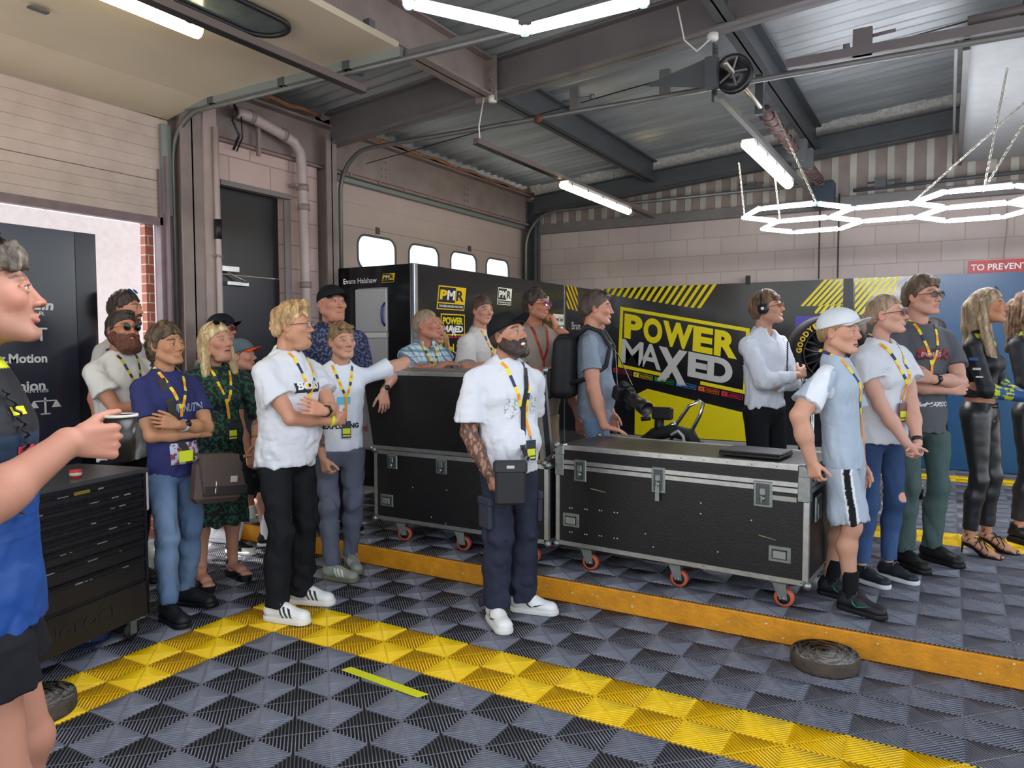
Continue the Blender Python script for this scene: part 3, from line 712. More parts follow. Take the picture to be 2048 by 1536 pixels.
for s_ in (-1, 1): b.prism([(cy0+s_*.07-.03, cz0-.01), (cy0+s_*.07+.03, cz0-.01), (cy0+s_*.07+.003, cz0+.035), (cy0+s_*.07-.003, cz0+.035)], (BX, 0, 0), (0, 1, 0), (0, 0, 1), .002)
b.build('scales_emblem', GRYV, t6)
# ================================================================== lights
TUBE = mat('led_tube', 'ffffff', .3, emit='f4f6ff', es=LED)
CONN = mat('clear_connector', 'cfe4ea', .2, trans=.5)
CHAIN = mat('chain_steel', 'b9b6ad', .35, .8)
DCHAIN = mat('old_chain', '3c3835', .5, .6)
def hexpts(cx, cy, s=.42): return [(cx+s*math.cos(R(60*k)), cy+s*math.sin(R(60*k))) for k in range(6)]
def honeycomb(centres, z, label, name='honeycomb_light'):
    V = {}; E = set()
    for c in centres:
        P = [(round(p[0], 2), round(p[1], 2)) for p in hexpts(*c)]
        ks = []
        for p in P:
            k = next((q for q in V if abs(q[0]-p[0]) < .04 and abs(q[1]-p[1]) < .04), None)
            if k is None: V[p] = 1; k = p
            ks.append(k)
        for i in range(6): E.add(tuple(sorted((ks[i], ks[(i+1) % 6]))))
    cx = sum(c[0] for c in centres)/len(centres); cy = sum(c[1] for c in centres)/len(centres)
    t = thing(name, (cx, cy, z), label, 'light')
    for (a, c) in sorted(E):
        A = Vector((a[0], a[1], z)); B = Vector((c[0], c[1], z)); d = (B-A).normalized()
        b = MB(); b.tube([A+d*.022, B-d*.022], .015, 8); b.build('light_tube', TUBE, t)
    b = MB()
    for (a, c) in sorted(E):
        A = Vector((a[0], a[1], z+.011)); B = Vector((c[0], c[1], z+.018)); d = (B-A).normalized(); b.tube([A+d*.03, B-d*.03], .012, 4)
    b.build('tube_housing', mat('white_alu', 'c9cbcd', .4, .3), t)
    for v in V: b = MB(); b.ball((v[0], v[1], z), .02, 10); b.build('connector', CONN, t)
    return t
HC = [(-1.10, 6.45), (-1.10, 7.178), (-.47, 6.814), (.16, 6.45), (.16, 7.178)]
honeycomb(HC, 2.6, 'white honeycomb led light hanging on chains before the block wall')
honeycomb([(-1.055, 1.88), (-1.055, 1.152), (-.425, 1.516)], 2.6, 'white hexagon led light cut by the top edge, with unseen cells added')  # cells beyond the first are added out of view to brighten the garage
def chain(a, c, r=.0035, L=.03, m=None):
    m = m or CHAIN; a = Vector(a); c = Vector(c); n = max(2, int((c-a).length/(L*.72))); d = (c-a).normalized()
    x = d.orthogonal().normalized(); y = d.cross(x); b = MB()
    for k in range(n):
        o = a+(c-a)*((k+.5)/n); s = x if k % 2 else y
        b.tube([o+d*math.cos(t)*L/2+s*math.sin(t)*L*.24 for t in np.linspace(0, 2*PI, 9)[:-1]], r, 4, closed=True)
    return b
CH = [((-1.52, 6.5, 2.6), (-1.48, 6.1, 2.98)), ((-1.29, 6.8, 2.6), (-1.33, 6.75, 2.98)), ((-.9, 6.1, 2.62), (-1.22, 6.15, 3.35)), ((.18, 6.2, 2.6), (.3, 6.3, 3.45)), ((-.28, 6.5, 2.6), (.62, 6.3, 3.4)), ((.18, 6.1, 2.6), (.55, 6.0, 3.3))]
for i, (a, c) in enumerate(CH):
    tag(chain(a, c).build('hanging_chain', CHAIN), ['thin bright chain at the far left corner of the honeycomb light', 'thin bright chain second from left over the honeycomb light', 'bright chain rising steeply from the honeycomb light to the spring shaft',
        'bright chain over the right half of the honeycomb light, steep one', 'long slanting bright chain from the honeycomb light to the right ceiling door', 'bright chain at the right end of the honeycomb light beside the frame edge'][i], 'chain', 'chains holding the honeycomb light')
for i, x in enumerate((-1.37, -1.16)):
    tag(chain((x, 9.62, 2.32), (x, 9.62, 3.3), .004, .036).build('pull_chain', DCHAIN), ['dark pull chain before the block wall, left one of the pair', 'dark pull chain before the block wall, right one under the motor box'][i], 'chain', 'dark pull chains on the block wall')
DIFF = mat('lamp_diffuser_warm', 'fff6dc', .4, emit='fff0c4', es=BAT)
def batten(x, y0, y1, z, label, name='strip_lamp'):
    t = thing(name, (x, (y0+y1)/2, z), label, 'light', 'fluorescent strip lamps')
    b = MB(); P = [(-.045, 0), (-.042, -.025), (-.025, -.045), (0, -.052), (.025, -.045), (.042, -.025), (.045, 0)]
    n = len(P); V = [(x+p[0], y0, z+p[1]) for p in P]+[(x+p[0], y1, z+p[1]) for p in P]
    b.add(V, [(i, i+1, n+i+1, n+i) for i in range(n-1)], True); b.add(V[:n], [tuple(range(n))]); b.add(V[n:], [tuple(range(n))[::-1]]); b.build('diffuser', DIFF, t)
    b = MB(); b.box((x-.05, y0+.02, z), (x+.05, y1-.02, z+.035), .006); b.build('body', mat('lamp_body', 'b8b8b4', .5), t)
    b = MB()
    for k in range(5):
        yy = y0+.1+(y1-y0-.2)*k/4; b.box((x-.053, yy-.015, z-.012), (x-.047, yy+.015, z+.02)); b.box((x+.047, yy-.015, z-.012), (x+.053, yy+.015, z+.02))
    b.build('clip', DMETAL, t); return t
batten(-3.36, 6.75, 8.50, 3.14, 'warm strip lamp under a long bar in front of the pink roll-up door')
batten(-1.30, 5.60, 7.20, 3.0, 'warm strip lamp hanging left of the spring shaft above the honeycomb light')
batten(-3.70, 1.2, 2.82, 3.32, 'warm strip lamp under the raised cream door at top left')
def trunk(x, y0, y1, z, label):
    t = thing('lamp_trunking', (x, (y0+y1)/2, z), label, 'trunking', 'lamp trunking bars')
    b = MB(); b.box((x-.025, y0, z), (x+.025, y1, z+.045)); b.build('bar', mat('trunking_brown', '6e625f', .5, .3), t)
    b = MB(); b.box((x-.028, y0, z-.006), (x+.028, y1, z)); b.build('slot', SATIN, t)
    return t
t = trunk(-3.40, 5.22, 9.45, 3.19, 'slim brown trunking bar carrying the centre strip lamp')
b = MB(); b.tube([(-3.40, 5.28, 3.24), (-3.42, 5.3, 3.35), (-3.41, 5.36, 3.6)], .006, 6); b.build('cable', WHITE, t)
b = MB(); b.cyl((-3.36, 5.42, 3.57), (-3.36, 5.42, 3.62), .035, 14); b.build('junction_box', WHITE, t)
trunk(-3.50, .2, 3.97, 3.26, 'slim brown trunking bar under the raised cream door')
t = thing('junction_box', (-1.55, 5.42, 3.68), 'round white junction box with looping flex under the rafter', 'junction box')
b = MB(); b.lathe([(.0, 0), (.036, 0), (.04, .01), (.04, .045), (0, .05)], (-1.50, 5.38, 3.69), 16); b.build('box', WHITE, t)
b = MB(); b.tube([(-1.52, 5.36, 3.69), (-1.6, 5.34, 3.62), (-1.68, 5.3, 3.7), (-1.70, 5.2, 3.9)], .006, 6); b.build('flex', WHITE, t)
b = MB()
for k in range(12): b.box((-1.50, 5.43, 3.32+k*.03), (-1.48, 5.46, 3.345+k*.03))
b.box((-1.515, 5.425, 3.28), (-1.505, 5.465, 3.7)); b.build('slotted_strap', DSTEEL, t)
# spring shaft of the roll-up door
ts = thing('door_spring_shaft', (-1.33, 7.3, 3.35), 'door shaft with brown torsion springs and cable drum under the roof', 'door mechanism')
sx, sz = -1.30, 3.36
b = MB(); b.cyl((sx, 4.95, sz), (sx, 9.5, sz), .018, 12); b.build('shaft', mat('shaft_steel', 'a8a49c', .35, .8), ts)
SPR = mat('spring_brown', '5d4a46', .6, .4)
for (y0, y1) in ((6.1, 7.45), (8.2, 9.05)):
    b = MB(); b.tube([(sx+.05*math.cos(k*PI/4), y0+(y1-y0)*k/(56*8/8*1.), sz+.05*math.sin(k*PI/4)) for k in range(57)], .010, 5); b.cyl((sx, y0, sz), (sx, y1, sz), .045, 14); b.build('spring', SPR, ts)
b = MB(); b.lathe([(.02, 0), (.05, 0), (.05, .012), (.11, .014), (.125, 0), (.125, .012), (.10, .02), (.10, .05), (.125, .058), (.125, .07), (.04, .07), (.02, .06)], (sx, 5.15, sz), 24, (0, 1, 0)); b.build('cable_drum', mat('drum_black', '35353a', .35, .6), ts)
b = MB()
for k in range(5): a = 2*PI*k/5; b.tube([(sx, 5.14, sz), (sx+.1*math.cos(a), 5.14, sz+.1*math.sin(a))], .009, 5)
b.build('drum_spoke', RAIL, ts)
b = MB(); b.box((sx-.16, 5.05, sz-.10), (sx-.08, 5.12, sz+.10)); b.prism([(-.5, 0), (0, -.1), (0, .12)], (sx-.1, 5.1, sz), (1, 0, 0), (0, 0, 1), .008); b.build('bracket', DSTEEL, ts)
for bx_ in (((sx-.04, 6.0, sz-.05), (sx+.02, 6.06, sz+.25)), ((sx-.1, 7.5, sz-.08), (sx+.1, 7.58, sz+.1)), ((sx-.1, 7.9, sz-.08), (sx+.1, 7.96, sz+.1))): b = MB(); b.box(*bx_); b.build('bracket', DSTEEL, ts)
b = MB(); b.box((sx-.10, 5.15, sz-.16), (sx-.06, 9.4, sz-.12)); b.build('angle_bar', RAIL, ts)
b = MB(); b.box((sx-.11, 9.35, sz-.24), (sx+.11, 9.56, sz+.06), .01); b.build('motor_box', mat('motor_blue', '2b3747', .4), ts)
# pipes on the left wall
tp = thing('rainwater_pipe', (-5.24, 5.12, 0), 'thick pinkish drainpipe bending over the black door at its right', 'pipe')
PIPE = mat('painted_pipe', 'b0a19e', .45, noise_amt=.08, noise_scale=8)
cv = [(-5.24, 4.35, 3.50), (-5.24, 4.50, 3.50), (-5.24, 4.82, 3.44), (-5.24, 4.98, 3.40), (-5.24, 5.06, 3.32), (-5.24, 5.08, 3.18), (-5.24, 5.10, 2.2), (-5.24, 5.12, ZF)]
b = MB(); b.tube(cv, .048, 14); b.build('pipe', PIPE, tp)
PBR = mat('pipe_bracket', '8c7d7b', .5)
for (y, z, ax) in ((4.5, 3.5, 0), (4.86, 3.435, 0), (5.085, 3.0, 1), (5.1, 2.1, 1), (5.095, 2.82, 1)):
    b = MB()
    if ax: b.cyl((-5.24, y, z-.03), (-5.24, y, z+.03), .056, 14)
    else: b.cyl((-5.24, y-.02, z), (-5.24, y+.02, z), .058, 14)
    b.build('pipe_bracket', PBR, tp)
b = MB(); b.box((-5.33, 5.0, 3.0), (-5.24, 5.03, 3.03)); b.build('pipe_bracket', PBR, tp)
b = MB(); b.box((-5.30, 4.6, 3.2), (-5.27, 4.63, 3.46)); b.build('pipe_bracket', PBR, tp)
b = MB(); b.tube([(-5.22, 4.31, 3.55), (-5.20, 4.33, 3.48), (-5.23, 4.30, 3.42), (-5.2, 4.34, 3.3), (-5.3, 4.36, 3.2)], .012, 6); b.tube([(-5.21, 4.37, 3.5), (-5.22, 4.39, 3.3), (-5.32, 4.41, 3.2)], .007, 6)
tag(b.build('cable_bundle', SATIN), 'loose dark cables looping at the end of the drainpipe', 'cable')
tq = thing('conduit_pipe', (-5.16, 4.06, 0), 'slim painted conduit beside the pink steel column with black tape on it', 'pipe')
b = MB(); b.tube([(-5.16, 4.07, 3.3), (-5.16, 4.075, 2.4), (-5.16, 4.08, 1.6), (-5.16, 4.10, .0)], .024, 10); b.build('pipe', PIPE, tq)
b = MB(); b.cyl((-5.16, 4.073, 2.40), (-5.16, 4.073, 2.56), .03, 10); b.build('tape_wrap', SATIN, tq)
b = MB(); b.tube([(-5.15, 4.04, 2.27), (-5.12, 4.07, 2.26), (-5.15, 4.1, 2.25), (-5.18, 4.07, 2.23)], .008, 6, closed=True); b.build('tie', mat('pipe_bracket', '8c7d7b', .5), tq)
# ================================================================== flight cases
CASEB = mat('case_black_ply', '0e0e10', .45, noise_amt=.3, noise_scale=18, bump=.15, bump_scale=80)
CASET = mat('case_top', '34322f', .3, noise_amt=.15, noise_scale=3)
ORW = mat('orange_wheel', 'b9563c', .5)
def caster(par, x, y, z0, mx, yaw=20):
    """castor wheel, wheel on the floor z0, plate at z0+.145"""
    def W(p): return mx @ Vector(p)
    b = MB(mx); b.box((x-.05, y-.05, z0+.135), (x+.05, y+.05, z0+.15), .004)
    ca, sa = math.cos(R(yaw)), math.sin(R(yaw))
    def L(u, v, w): return (x+u*ca-v*sa, y+u*sa+v*ca, z0+w)
    for s in (-1, 1):
        P = [L(-.035, s*.028, .137), L(.035, s*.028, .137), L(-.005, s*.028, .045), L(-.045, s*.028, .045), L(-.035, s*.033, .137), L(.035, s*.033, .137), L(-.005, s*.033, .045), L(-.045, s*.033, .045)]
        b.add(P, [(0, 1, 2, 3), (4, 7, 6, 5), (0, 4, 5, 1), (1, 5, 6, 2), (2, 6, 7, 3), (3, 7, 4, 0)])
    b.cyl(L(-.025, -.04, .052), L(-.025, .04, .052), .009, 8)
    c = b.build('caster', DMETAL, par)
    b = MB(mx); cc = Vector(L(-.025, 0, .052)); ax = Vector((-sa, ca, 0))
    b.lathe([(.02, -.02), (.044, -.021), (.052, -.014), (.052, .014), (.044, .021), (.02, .02)], cc, 22, tuple(ax)); b.build('wheel', ORW, c)
    b = MB(mx); b.lathe([(.0, -.0225), (.034, -.0225), (.034, .0225), (0, .0225)], cc, 16, tuple(ax)); b.build('hub', RUBBER, c)
    return c
def latch(par, mx, x, z, w=.085, h=.135, y=0., padlock=False):
    b = MB(mx); b.box((x-w/2, y-.010, z-h/2), (x+w/2, y, z+h/2), .008); l = b.build('latch', DMETAL, par)
    b = MB(mx); b.box((x-w/2+.014, y-.013, z-h/2+.014), (x+w/2-.014, y-.009, z+h/2-.014), .004); b.build('latch_recess', mat('dark_zinc', '525a58', .4, .7), l)
    b = MB(mx); b.box((x-.016, y-.022, z-.005), (x+.016, y-.012, z+.035), .004); b.cyl((x, y-.026, z-.022), (x, y-.012, z-.022), .014, 12); b.box((x-.004, y-.034, z-.04), (x+.004, y-.024, z-.004))
    if padlock: b.box((x-.013, y-.028, z-.12), (x+.013, y-.014, z-.03), .003)
    b.build('twist_lock', DMETAL, l)
def handle_dish(par, mx, x, z, w=.115, h=.085, y=0.):
    b = MB(mx); b.box((x-w/2, y-.007, z-h/2), (x+w/2, y, z+h/2), .007); l = b.build('recessed_handle', DMETAL, par)
    b = MB(mx); b.box((x-w/2+.018, y-.0085, z-h/2+.016), (x+w/2-.018, y-.006, z+h/2-.016)); b.build('handle_recess', mat('recess_dark', '3a3f3c', .4, .6), l)
    b = MB(mx); b.box((x-w/2+.024, y-.016, z-h/2+.02), (x+w/2-.024, y-.0085, z+h/2-.024), .004); b.build('grip', mat('grip_zinc', '9a9f9a', .35, .6), l)
def case_edges(par, mx, x0, x1, y0, y1, z0, z1, e=.024, name='edge_extrusion'):
    b = MB(mx); t = .0035
    for y in (y0, y1):
        for z in (z0, z1):
            s = -t if y == y0 else t; u = e if z == z0 else -e
            b.box((x0-t, y+s, z), (x1+t, y, z+u)); b.box((x0-t, y, z+(-t if z == z0 else t)), (x1+t, y+(e if y == y0 else -e), z))
    for x in (x0, x1):
        s = -t if x == x0 else t
        for y in (y0, y1):
            b.box((x+s, y-t if y == y0 else y+t, z0), (x, y+(e if y == y0 else -e), z1)); b.box((x, y+(-t if y == y0 else t), z0), (x+(e if x == x0 else -e), y, z1))
        for z in (z0, z1): b.box((x+s, y0, z), (x, y1, z+(e if z == z0 else -e)))
    o = b.build(name, ALU, par)
    b = MB(mx)   # rivets
    n = int((x1-x0)/.13)
    for k in range(n+1):
        x = x0+.03+(x1-x0-.06)*k/n
        for z in (z0+e/2, z1-e/2): b.cyl((x, y0-t-.0015, z), (x, y0-t, z), .004, 6)
    b.build('rivet', DMETAL, o); return o
def corner_balls(par, mx, cs, r=.024):
    for c in cs: b = MB(mx); b.ball(c, r, 12); b.build('ball_corner', DMETAL, par)
# low case
a0 = math.atan2(-.095, 1.46)
mxL = Matrix.Translation((-2.095, 4.125, 0)) @ Matrix.Rotation(a0, 4, 'Z')
tl = thing('flight_case', (-1.37, 4.35, ZF), 'low black flight case with silver edges, lid shut, laptop on top', 'flight case', 'black flight cases on orange wheels')
LX, LY, LZ0, LZ1 = 1.50, .58, .295, .915
ZS = .80
b = MB(mxL); b.box((0, 0, LZ0), (LX, LY, ZS)); b.build('body', CASEB, tl)
b = MB(mxL); b.cur = 0; b.box((0, 0, ZS+.002), (LX, LY, LZ1-.004)); b.cur = 1; b.box((.004, .004, LZ1-.004), (LX-.004, LY-.004, LZ1)); b.build('lid', [CASEB, CASET], tl)
case_edges(tl, mxL, 0, LX, 0, LY, LZ0, LZ1)
b = MB(mxL)
for z in (ZS-.028, ZS+.004):
    b.box((-.005, -.006, z), (LX+.005, 0, z+.024)); b.box((LX, 0, z), (LX+.006, LY, z+.024)); b.box((-.006, 0, z), (0, LY, z+.024))
b.build('lid_profile', ALU, tl)
corner_balls(tl, mxL, [(x, y, z) for x in (0, LX) for y in (0, LY) for z in (LZ0, LZ1)], .022)
for x0_ in (0, LX-.05):
    b = MB(mxL); b.box((x0_-.004, -.009, ZS-.07), (x0_+.054, -.003, LZ1-.015), .003); b.box((x0_-.006, -.012, LZ1-.06), (x0_+.056, .05, LZ1+.007), .008); e_ = -.006 if x0_ == 0 else LX+.002; b.box((e_, -.008, ZS-.07), (e_+.004, .05, LZ1-.02)); b.build('corner_brace', DMETAL, tl)
latch(tl, mxL, .17, ZS-.03); latch(tl, mxL, .68, ZS-.035, h=.15, padlock=True); latch(tl, mxL, 1.27, ZS-.05, h=.14, w=.1)
handle_dish(tl, mxL, .105, .455); handle_dish(tl, mxL, 1.36, .44)
b = MB(mxL); b.box((LX, .12, .60), (LX+.012, .26, .74), .008); b.box((LX+.012, .14, .62), (LX+.02, .24, .70), .004); b.build('recessed_handle', DMETAL, tl)
b = MB(mxL)
for (x, z) in ((.095, .53), (.11, .53), (.20, .535), (.215, .535), (.30, .54), (.315, .54), (.40, .54), (.42, .54), (.095, .38), (.11, .38), (.2, .38), (.215, .38), (.3, .385), (.315, .385), (.40, .385), (.42, .385), (.93, .66), (.93, .60), (.60, .44), (.65, .37), (1.21, .6), (1.03, .4)):
    b.cyl((x, -.002, z), (x, 0.001, z), .0045, 7)
b.build('rivet', mat('bright_rivet', 'c8c8c6', .4, .5), tl)
b = MB(mxL); b.box((1.32, -.004, ZS-.075), (1.44, -.001, ZS-.05)); b.build('name_plate', mat('name_plate', '9b9b95', .4, .5), tl)
b = MB(mxL); b.prism([(0, 0), (.10, -.012), (.10, -.009), (0, .004)], (.24, -.0005, .665), (1, 0, 0), (0, 0, 1), .001); b.prism([(0, 0), (.09, -.014), (.09, -.012), (0, .004)], (1.25, -.0005, .525), (1, 0, 0), (0, 0, 1), .001); b.build('scratch', mat('bare_wood', 'a58a66', .8), tl)
for (x, y, yw) in ((.17, .09, 190), (.75, .09, 188), (1.34, .09, 185), (.17, LY-.09, 20), (.75, LY-.09, 20), (1.34, LY-.09, 20)): caster(tl, x, y, ZF, mxL, yw)
b = MB(mxL)
for x in (.17, .75, 1.34): b.box((x-.07, .02, .283), (x+.07, .17, LZ0)); b.box((x-.07, LY-.17, .283), (x+.07, LY-.02, LZ0))
b.build('caster_board', SATIN, tl)
# tall case with lid standing up
mxT = Matrix.Translation((-3.53, 4.075, 0))
tt_ = thing('flight_case', (-2.85, 4.35, ZF), 'tall black flight case with its lid tipped up as a second tier', 'flight case', 'black flight cases on orange wheels')
TX, TY, T0, T1 = 1.40, .58, .295, .79
b = MB(mxT); b.box((0, 0, T0), (TX, TY, T1)); b.build('body', CASEB, tt_)
case_edges(tt_, mxT, 0, TX, 0, TY, T0, T1)
mxU = mxT @ Matrix.Translation((-.02, -.012, T1+.014)) @ Matrix.Rotation(R(11), 4, 'X')
b = MB(mxU); b.box((0, 0, 0), (TX, .12, .565)); b.build('lid', CASEB, tt_)
case_edges(tt_, mxU, 0, TX, 0, .12, 0, .565)
b = MB(mxU); b.box((-.004, .045, .565), (TX+.004, .075, .572)); b.build('lid_profile', ALU, tt_)
corner_balls(tt_, mxT, [(x, y, z) for x in (0, TX) for y in (0, TY) for z in (T0, T1)]); corner_balls(tt_, mxU, [(x, y, z) for x in (0, TX) for y in (0, .12) for z in (0, .565)], .02)
latch(tt_, mxT, .165, T1-.075, .09, .1); latch(tt_, mxT, .59, T1-.075, .09, .1); handle_dish(tt_, mxT, .11, .435)
b = MB(mxT)
for (x, z) in ((.34, .55), (.5, .36), (.62, .33), (.63, .56)): b.cyl((x, -.002, z), (x, 0.001, z), .0045, 7)
b.build('rivet', mat('bright_rivet', 'c8c8c6', .4, .5), tt_)
for (x, y, yw) in ((.17, .09, 200), (.68, .09, 192), (1.22, .09, 185), (.17, LY-.09, 20), (1.22, LY-.09, 20)): caster(tt_, x, y, ZF, mxT, yw)
b = MB(mxT); b.box((.08, .02, .283), (1.32, .17, T0)); b.box((.08, TY-.17, .283), (1.32, TY-.02, T0)); b.build('caster_board', SATIN, tt_)
# laptop
mxP = mxL @ Matrix.Translation((1.16, .24, LZ1+.001)) @ Matrix.Rotation(R(-2), 4, 'Z')
tlap = thing('laptop', tuple(mxP.translation), 'closed black laptop lying on the low flight case', 'laptop')
b = MB(mxP); b.box((-.17, -.125, .004), (.17, .125, .022), .005); b.build('base', SATIN, tlap)
b = MB(mxP); b.box((-.17, -.125, .023), (.17, .125, .034), .005); b.build('screen_lid', mat('laptop_lid', '26272b', .35), tlap)
b = MB(mxP)
for k in range(10): b.box((-.1+k*.009, -.1265, .008), (-.095+k*.009, -.124, .017))
b.build('vent', RUBBER, tlap)
# weathered discs on the floor
DISC = mat('weathered_disc', '6a645c', .85, col2='8d8980', noise_scale=9, thr=(.4, .62), bump=.6, bump_scale=30)
DISCS = mat('weathered_disc_side', '4a3f35', .9, noise_amt=.3, noise_scale=20, bump=.8, bump_scale=40)
def disc(x, y, r, label):
    b = MB(); b.cur = 1; n = 36
    b.lathe([(r*.97, 0), (r, .01), (r*1.0, .05), (r*.97, .068)], (x, y, 0), n); b.cur = 0
    b.lathe([(0, .068), (r*.97, .0681)][::-1], (x, y, 0), n)
    tag(b.build('rubber_disc', [DISC, DISCS]), label, 'disc', 'weathered round discs on the floor')
disc(-.475, 3.78, .157, 'round weathered disc on the floor by the yellow kerb'); disc(-3.28, 1.62, .155, 'round weathered disc on the yellow stripe behind the foreground knee')
b = MB(); p0 = gz(694, 1338); p1 = gz(843, 1391); d = Vector((p1-p0)).normalized(); s = Vector((-d.y, d.x, 0))*.025; P0 = Vector(p0); P1 = Vector(p1)
b.add([P0-s-d*.012+Vector((0, 0, .002)), P1-s+Vector((0, 0, .002)), P1+s+d*.02+Vector((0, 0, .002)), P0+s+Vector((0, 0, .002)), P0-s-d*.012+Vector((0, 0, .0005)), P1-s+Vector((0, 0, .0005)), P1+s+d*.02+Vector((0, 0, .0005)), P0+s+Vector((0, 0, .0005))], [(0, 1, 2, 3), (4, 7, 6, 5), (0, 4, 5, 1), (1, 5, 6, 2), (2, 6, 7, 3), (3, 7, 4, 0)])
tag(b.build('floor_tape', mat('lime_tape', 'd3d528', .4)), 'strip of lime yellow tape stuck on the grey floor tiles', 'tape')
# ================================================================== tool chest
ang = math.atan2(-.55, .13)
mxC = Matrix.Translation((-3.63, 2.38, 0)) @ Matrix.Rotation(ang, 4, 'Z')   # x along the front to the left, y to the right of it = out of the front
tc_ = thing('tool_chest', (-3.75, 2.0, 0), 'worn black tool chest full of drawers at the left', 'tool chest')
CB = mat('chest_black', '17171a', .38, noise_amt=.2, noise_scale=20)
W_c, D_c = .86, .46
mxC = mxC @ Matrix.Scale(1, 4)
fy = 0.0
# after rotation local +y points to the front (+X side); body behind it
b = MB(mxC); b.box((0, -D_c, .12), (W_c, -.012, .875)); b.box((0, -D_c, .12), (.02, 0, .875)); b.box((W_c-.02, -D_c, .12), (W_c, 0, .875)); b.box((0, -.02, .12), (W_c, 0, .30)); b.build('carcass', CB, tc_)
b = MB(mxC); b.box((-.012, -D_c-.01, .875), (W_c+.012, .014, .90), .006); b.build('worktop', mat('chest_top', '4a4c4f', .35, .5, noise_amt=.1), tc_)
zs_ = [.865, .805, .755, .705, .655, .60, .53, .44, .315]
SCR = mat('paint_scrape', '9a9a98', .4, .6)
for i in range(len(zs_)-1):
    z1, z0 = zs_[i], zs_[i+1]
    b = MB(mxC); b.box((.03, -.01, z0+.005), (W_c-.03, .006, z1-.005), .003); dr = b.build('drawer', CB, tc_)
    b = MB(mxC); b.box((.03, .006, z1-.022), (W_c-.03, .022, z1-.008), .004); b.build('pull', mat('drawer_pull', '232327', .3, .4), dr)
    b = MB(mxC)
    for k in range(random.randint(2, 5)):
        x = random.uniform(.1, .7); l = random.uniform(.01, .06)
        b.box((x, .0215, z1-.02), (x+l, .0226, z1-.02+random.uniform(.003, .008)))
    b.build('scrape', SCR, dr)
b = MB(mxC); b.box((.375, .022, .842), (.465, .0235, .858)); b.build('badge', mat('gold_badge', '8a7a30', .4, .5), tc_)
plane_text('lettering', 'ENGLOCK', mat('embossed', '2a2a2d', .3, .3), tc_, tuple(mxC @ Vector((.43, .001, .215))), tuple((mxC.to_3x3() @ Vector((-1, 0, 0)))), (0, 0, 1), width=.5, height=.05, bold=.01)
b = MB(mxC); b.tube([(-.012, -.06, .86), (-.05, -.06, .86), (-.05, -.06, .66), (-.012, -.06, .66)], .012, 8); b.box((-.055, -.09, .66), (-.03, -.03, .87), .008); b.build('side_handle', mat('handle_white', 'c4c5c6', .35, .3), tc_)
for (x, y) in ((.07, -.06), (W_c-.07, -.06), (.07, -D_c+.06), (W_c-.07, -D_c+.06)):
    b = MB(mxC); b.box((x-.03, y-.03, .095), (x+.03, y+.03, .12)); b.box((x-.02, y-.02, .03), (x+.02, y-.014, .1)); b.box((x-.02, y+.014, .03), (x+.02, y+.02, .1)); cs = b.build('caster', DMETAL, tc_)
    b = MB(mxC); b.lathe([(0, -.012), (.045, -.012), (.05, 0), (.045, .012), (0, .012)], (x, y, .05), 18, (0, 1, 0)); b.build('wheel', RUBBER, cs)
# tin and cup on the chest
c = mxC @ Vector((.34, -.10, .90))
tn = thing('small_tin', tuple(c), 'small red tin standing on the tool chest', 'tin')
b = MB(); b.lathe([(0, 0), (.027, 0), (.027, .04), (0, .04)], c, 20); b.build('tin_body', mat('red_tin', 'b02a28', .35), tn)
b = MB(); b.lathe([(.0272, .012), (.0276, .012), (.0276, .026), (.0272, .026)], c, 20); b.build('tin_band', mat('tin_green', '8fb79a', .4), tn)
# things under the chest
def floor_cap(x, y, a, z=0., label='', col='1c2a4e'):
    mx = Matrix.Translation((x, y, z)) @ Matrix.Rotation(a, 4, 'Z')
    t = thing('baseball_cap', (x, y, z), label, 'cap')
    b = MB(mx); P = []
    n = 20
    b.lathe([(.085, 0), (.088, .03), (.078, .065), (.05, .09), (0, .1)], (0, 0, 0), n); b.build('crown', mat('navy_cap', col, .8), t)
    b = MB(mx); V = []; F = []
    for i in range(9):
        a_ = R(-60+15*i)
        for r_ in (.083, .15): V.append((math.cos(a_)*r_ if r_ < .1 else .02+math.cos(a_)*.135, math.sin(a_)*r_*(1 if r_ < .1 else .62), .012-(.006 if r_ > .1 else 0)))
    V2 = [(v[0], v[1], v[2]+.004) for v in V]; m_ = len(V)
    for i in range(8): F += [(2*i, 2*i+2, 2*i+3, 2*i+1), (m_+2*i, m_+2*i+1, m_+2*i+3, m_+2*i+2), (2*i+1, 2*i+3, m_+2*i+3, m_+2*i+1)]
    b.add(V+V2, F); b.build('peak', mat('navy_cap', col, .8), t)
    return t, mx
p = gz(182, 1283)
cpt, cm = floor_cap(p[0]-.02, p[1]+.02, R(-60), 0, 'navy cap with white lettering on the floor under the tool chest')
u_ = Vector((math.cos(R(30.4)), math.sin(R(30.4)), 0))
cc_ = Vector((p[0]-.02, p[1]+.02, 0))+Vector((.5045, -.863, 0))*.0885
plane_text('lettering', 'BRISCA', WHT, cpt, tuple(cc_+Vector((0, 0, .035))), tuple(u_), (0, 0, 1), width=.08, height=.022, bold=.03)
b = MB(); p = gz(230, 1262); b.box((p[0]-.09, p[1]-.03, 0), (p[0]+.08, p[1]+.10, .07), .02); tag(b.build('dark_bundle', mat('dark_cloth', '1a1a2a', .9)), 'dark rag bundle on the floor under the tool chest', 'rag')
b = MB(); p = gz(125, 1305); b.lathe([(.10, 0), (.11, .004), (.11, .045), (.10, .05), (.09, .045), (.09, .004)], (p[0]-.10, p[1]-.06, 0), 28, ring=True); tag(b.build('metal_ring', mat('grey_ring', '8f959c', .35, .6)), 'grey metal ring on the floor in front of the tool chest', 'ring')
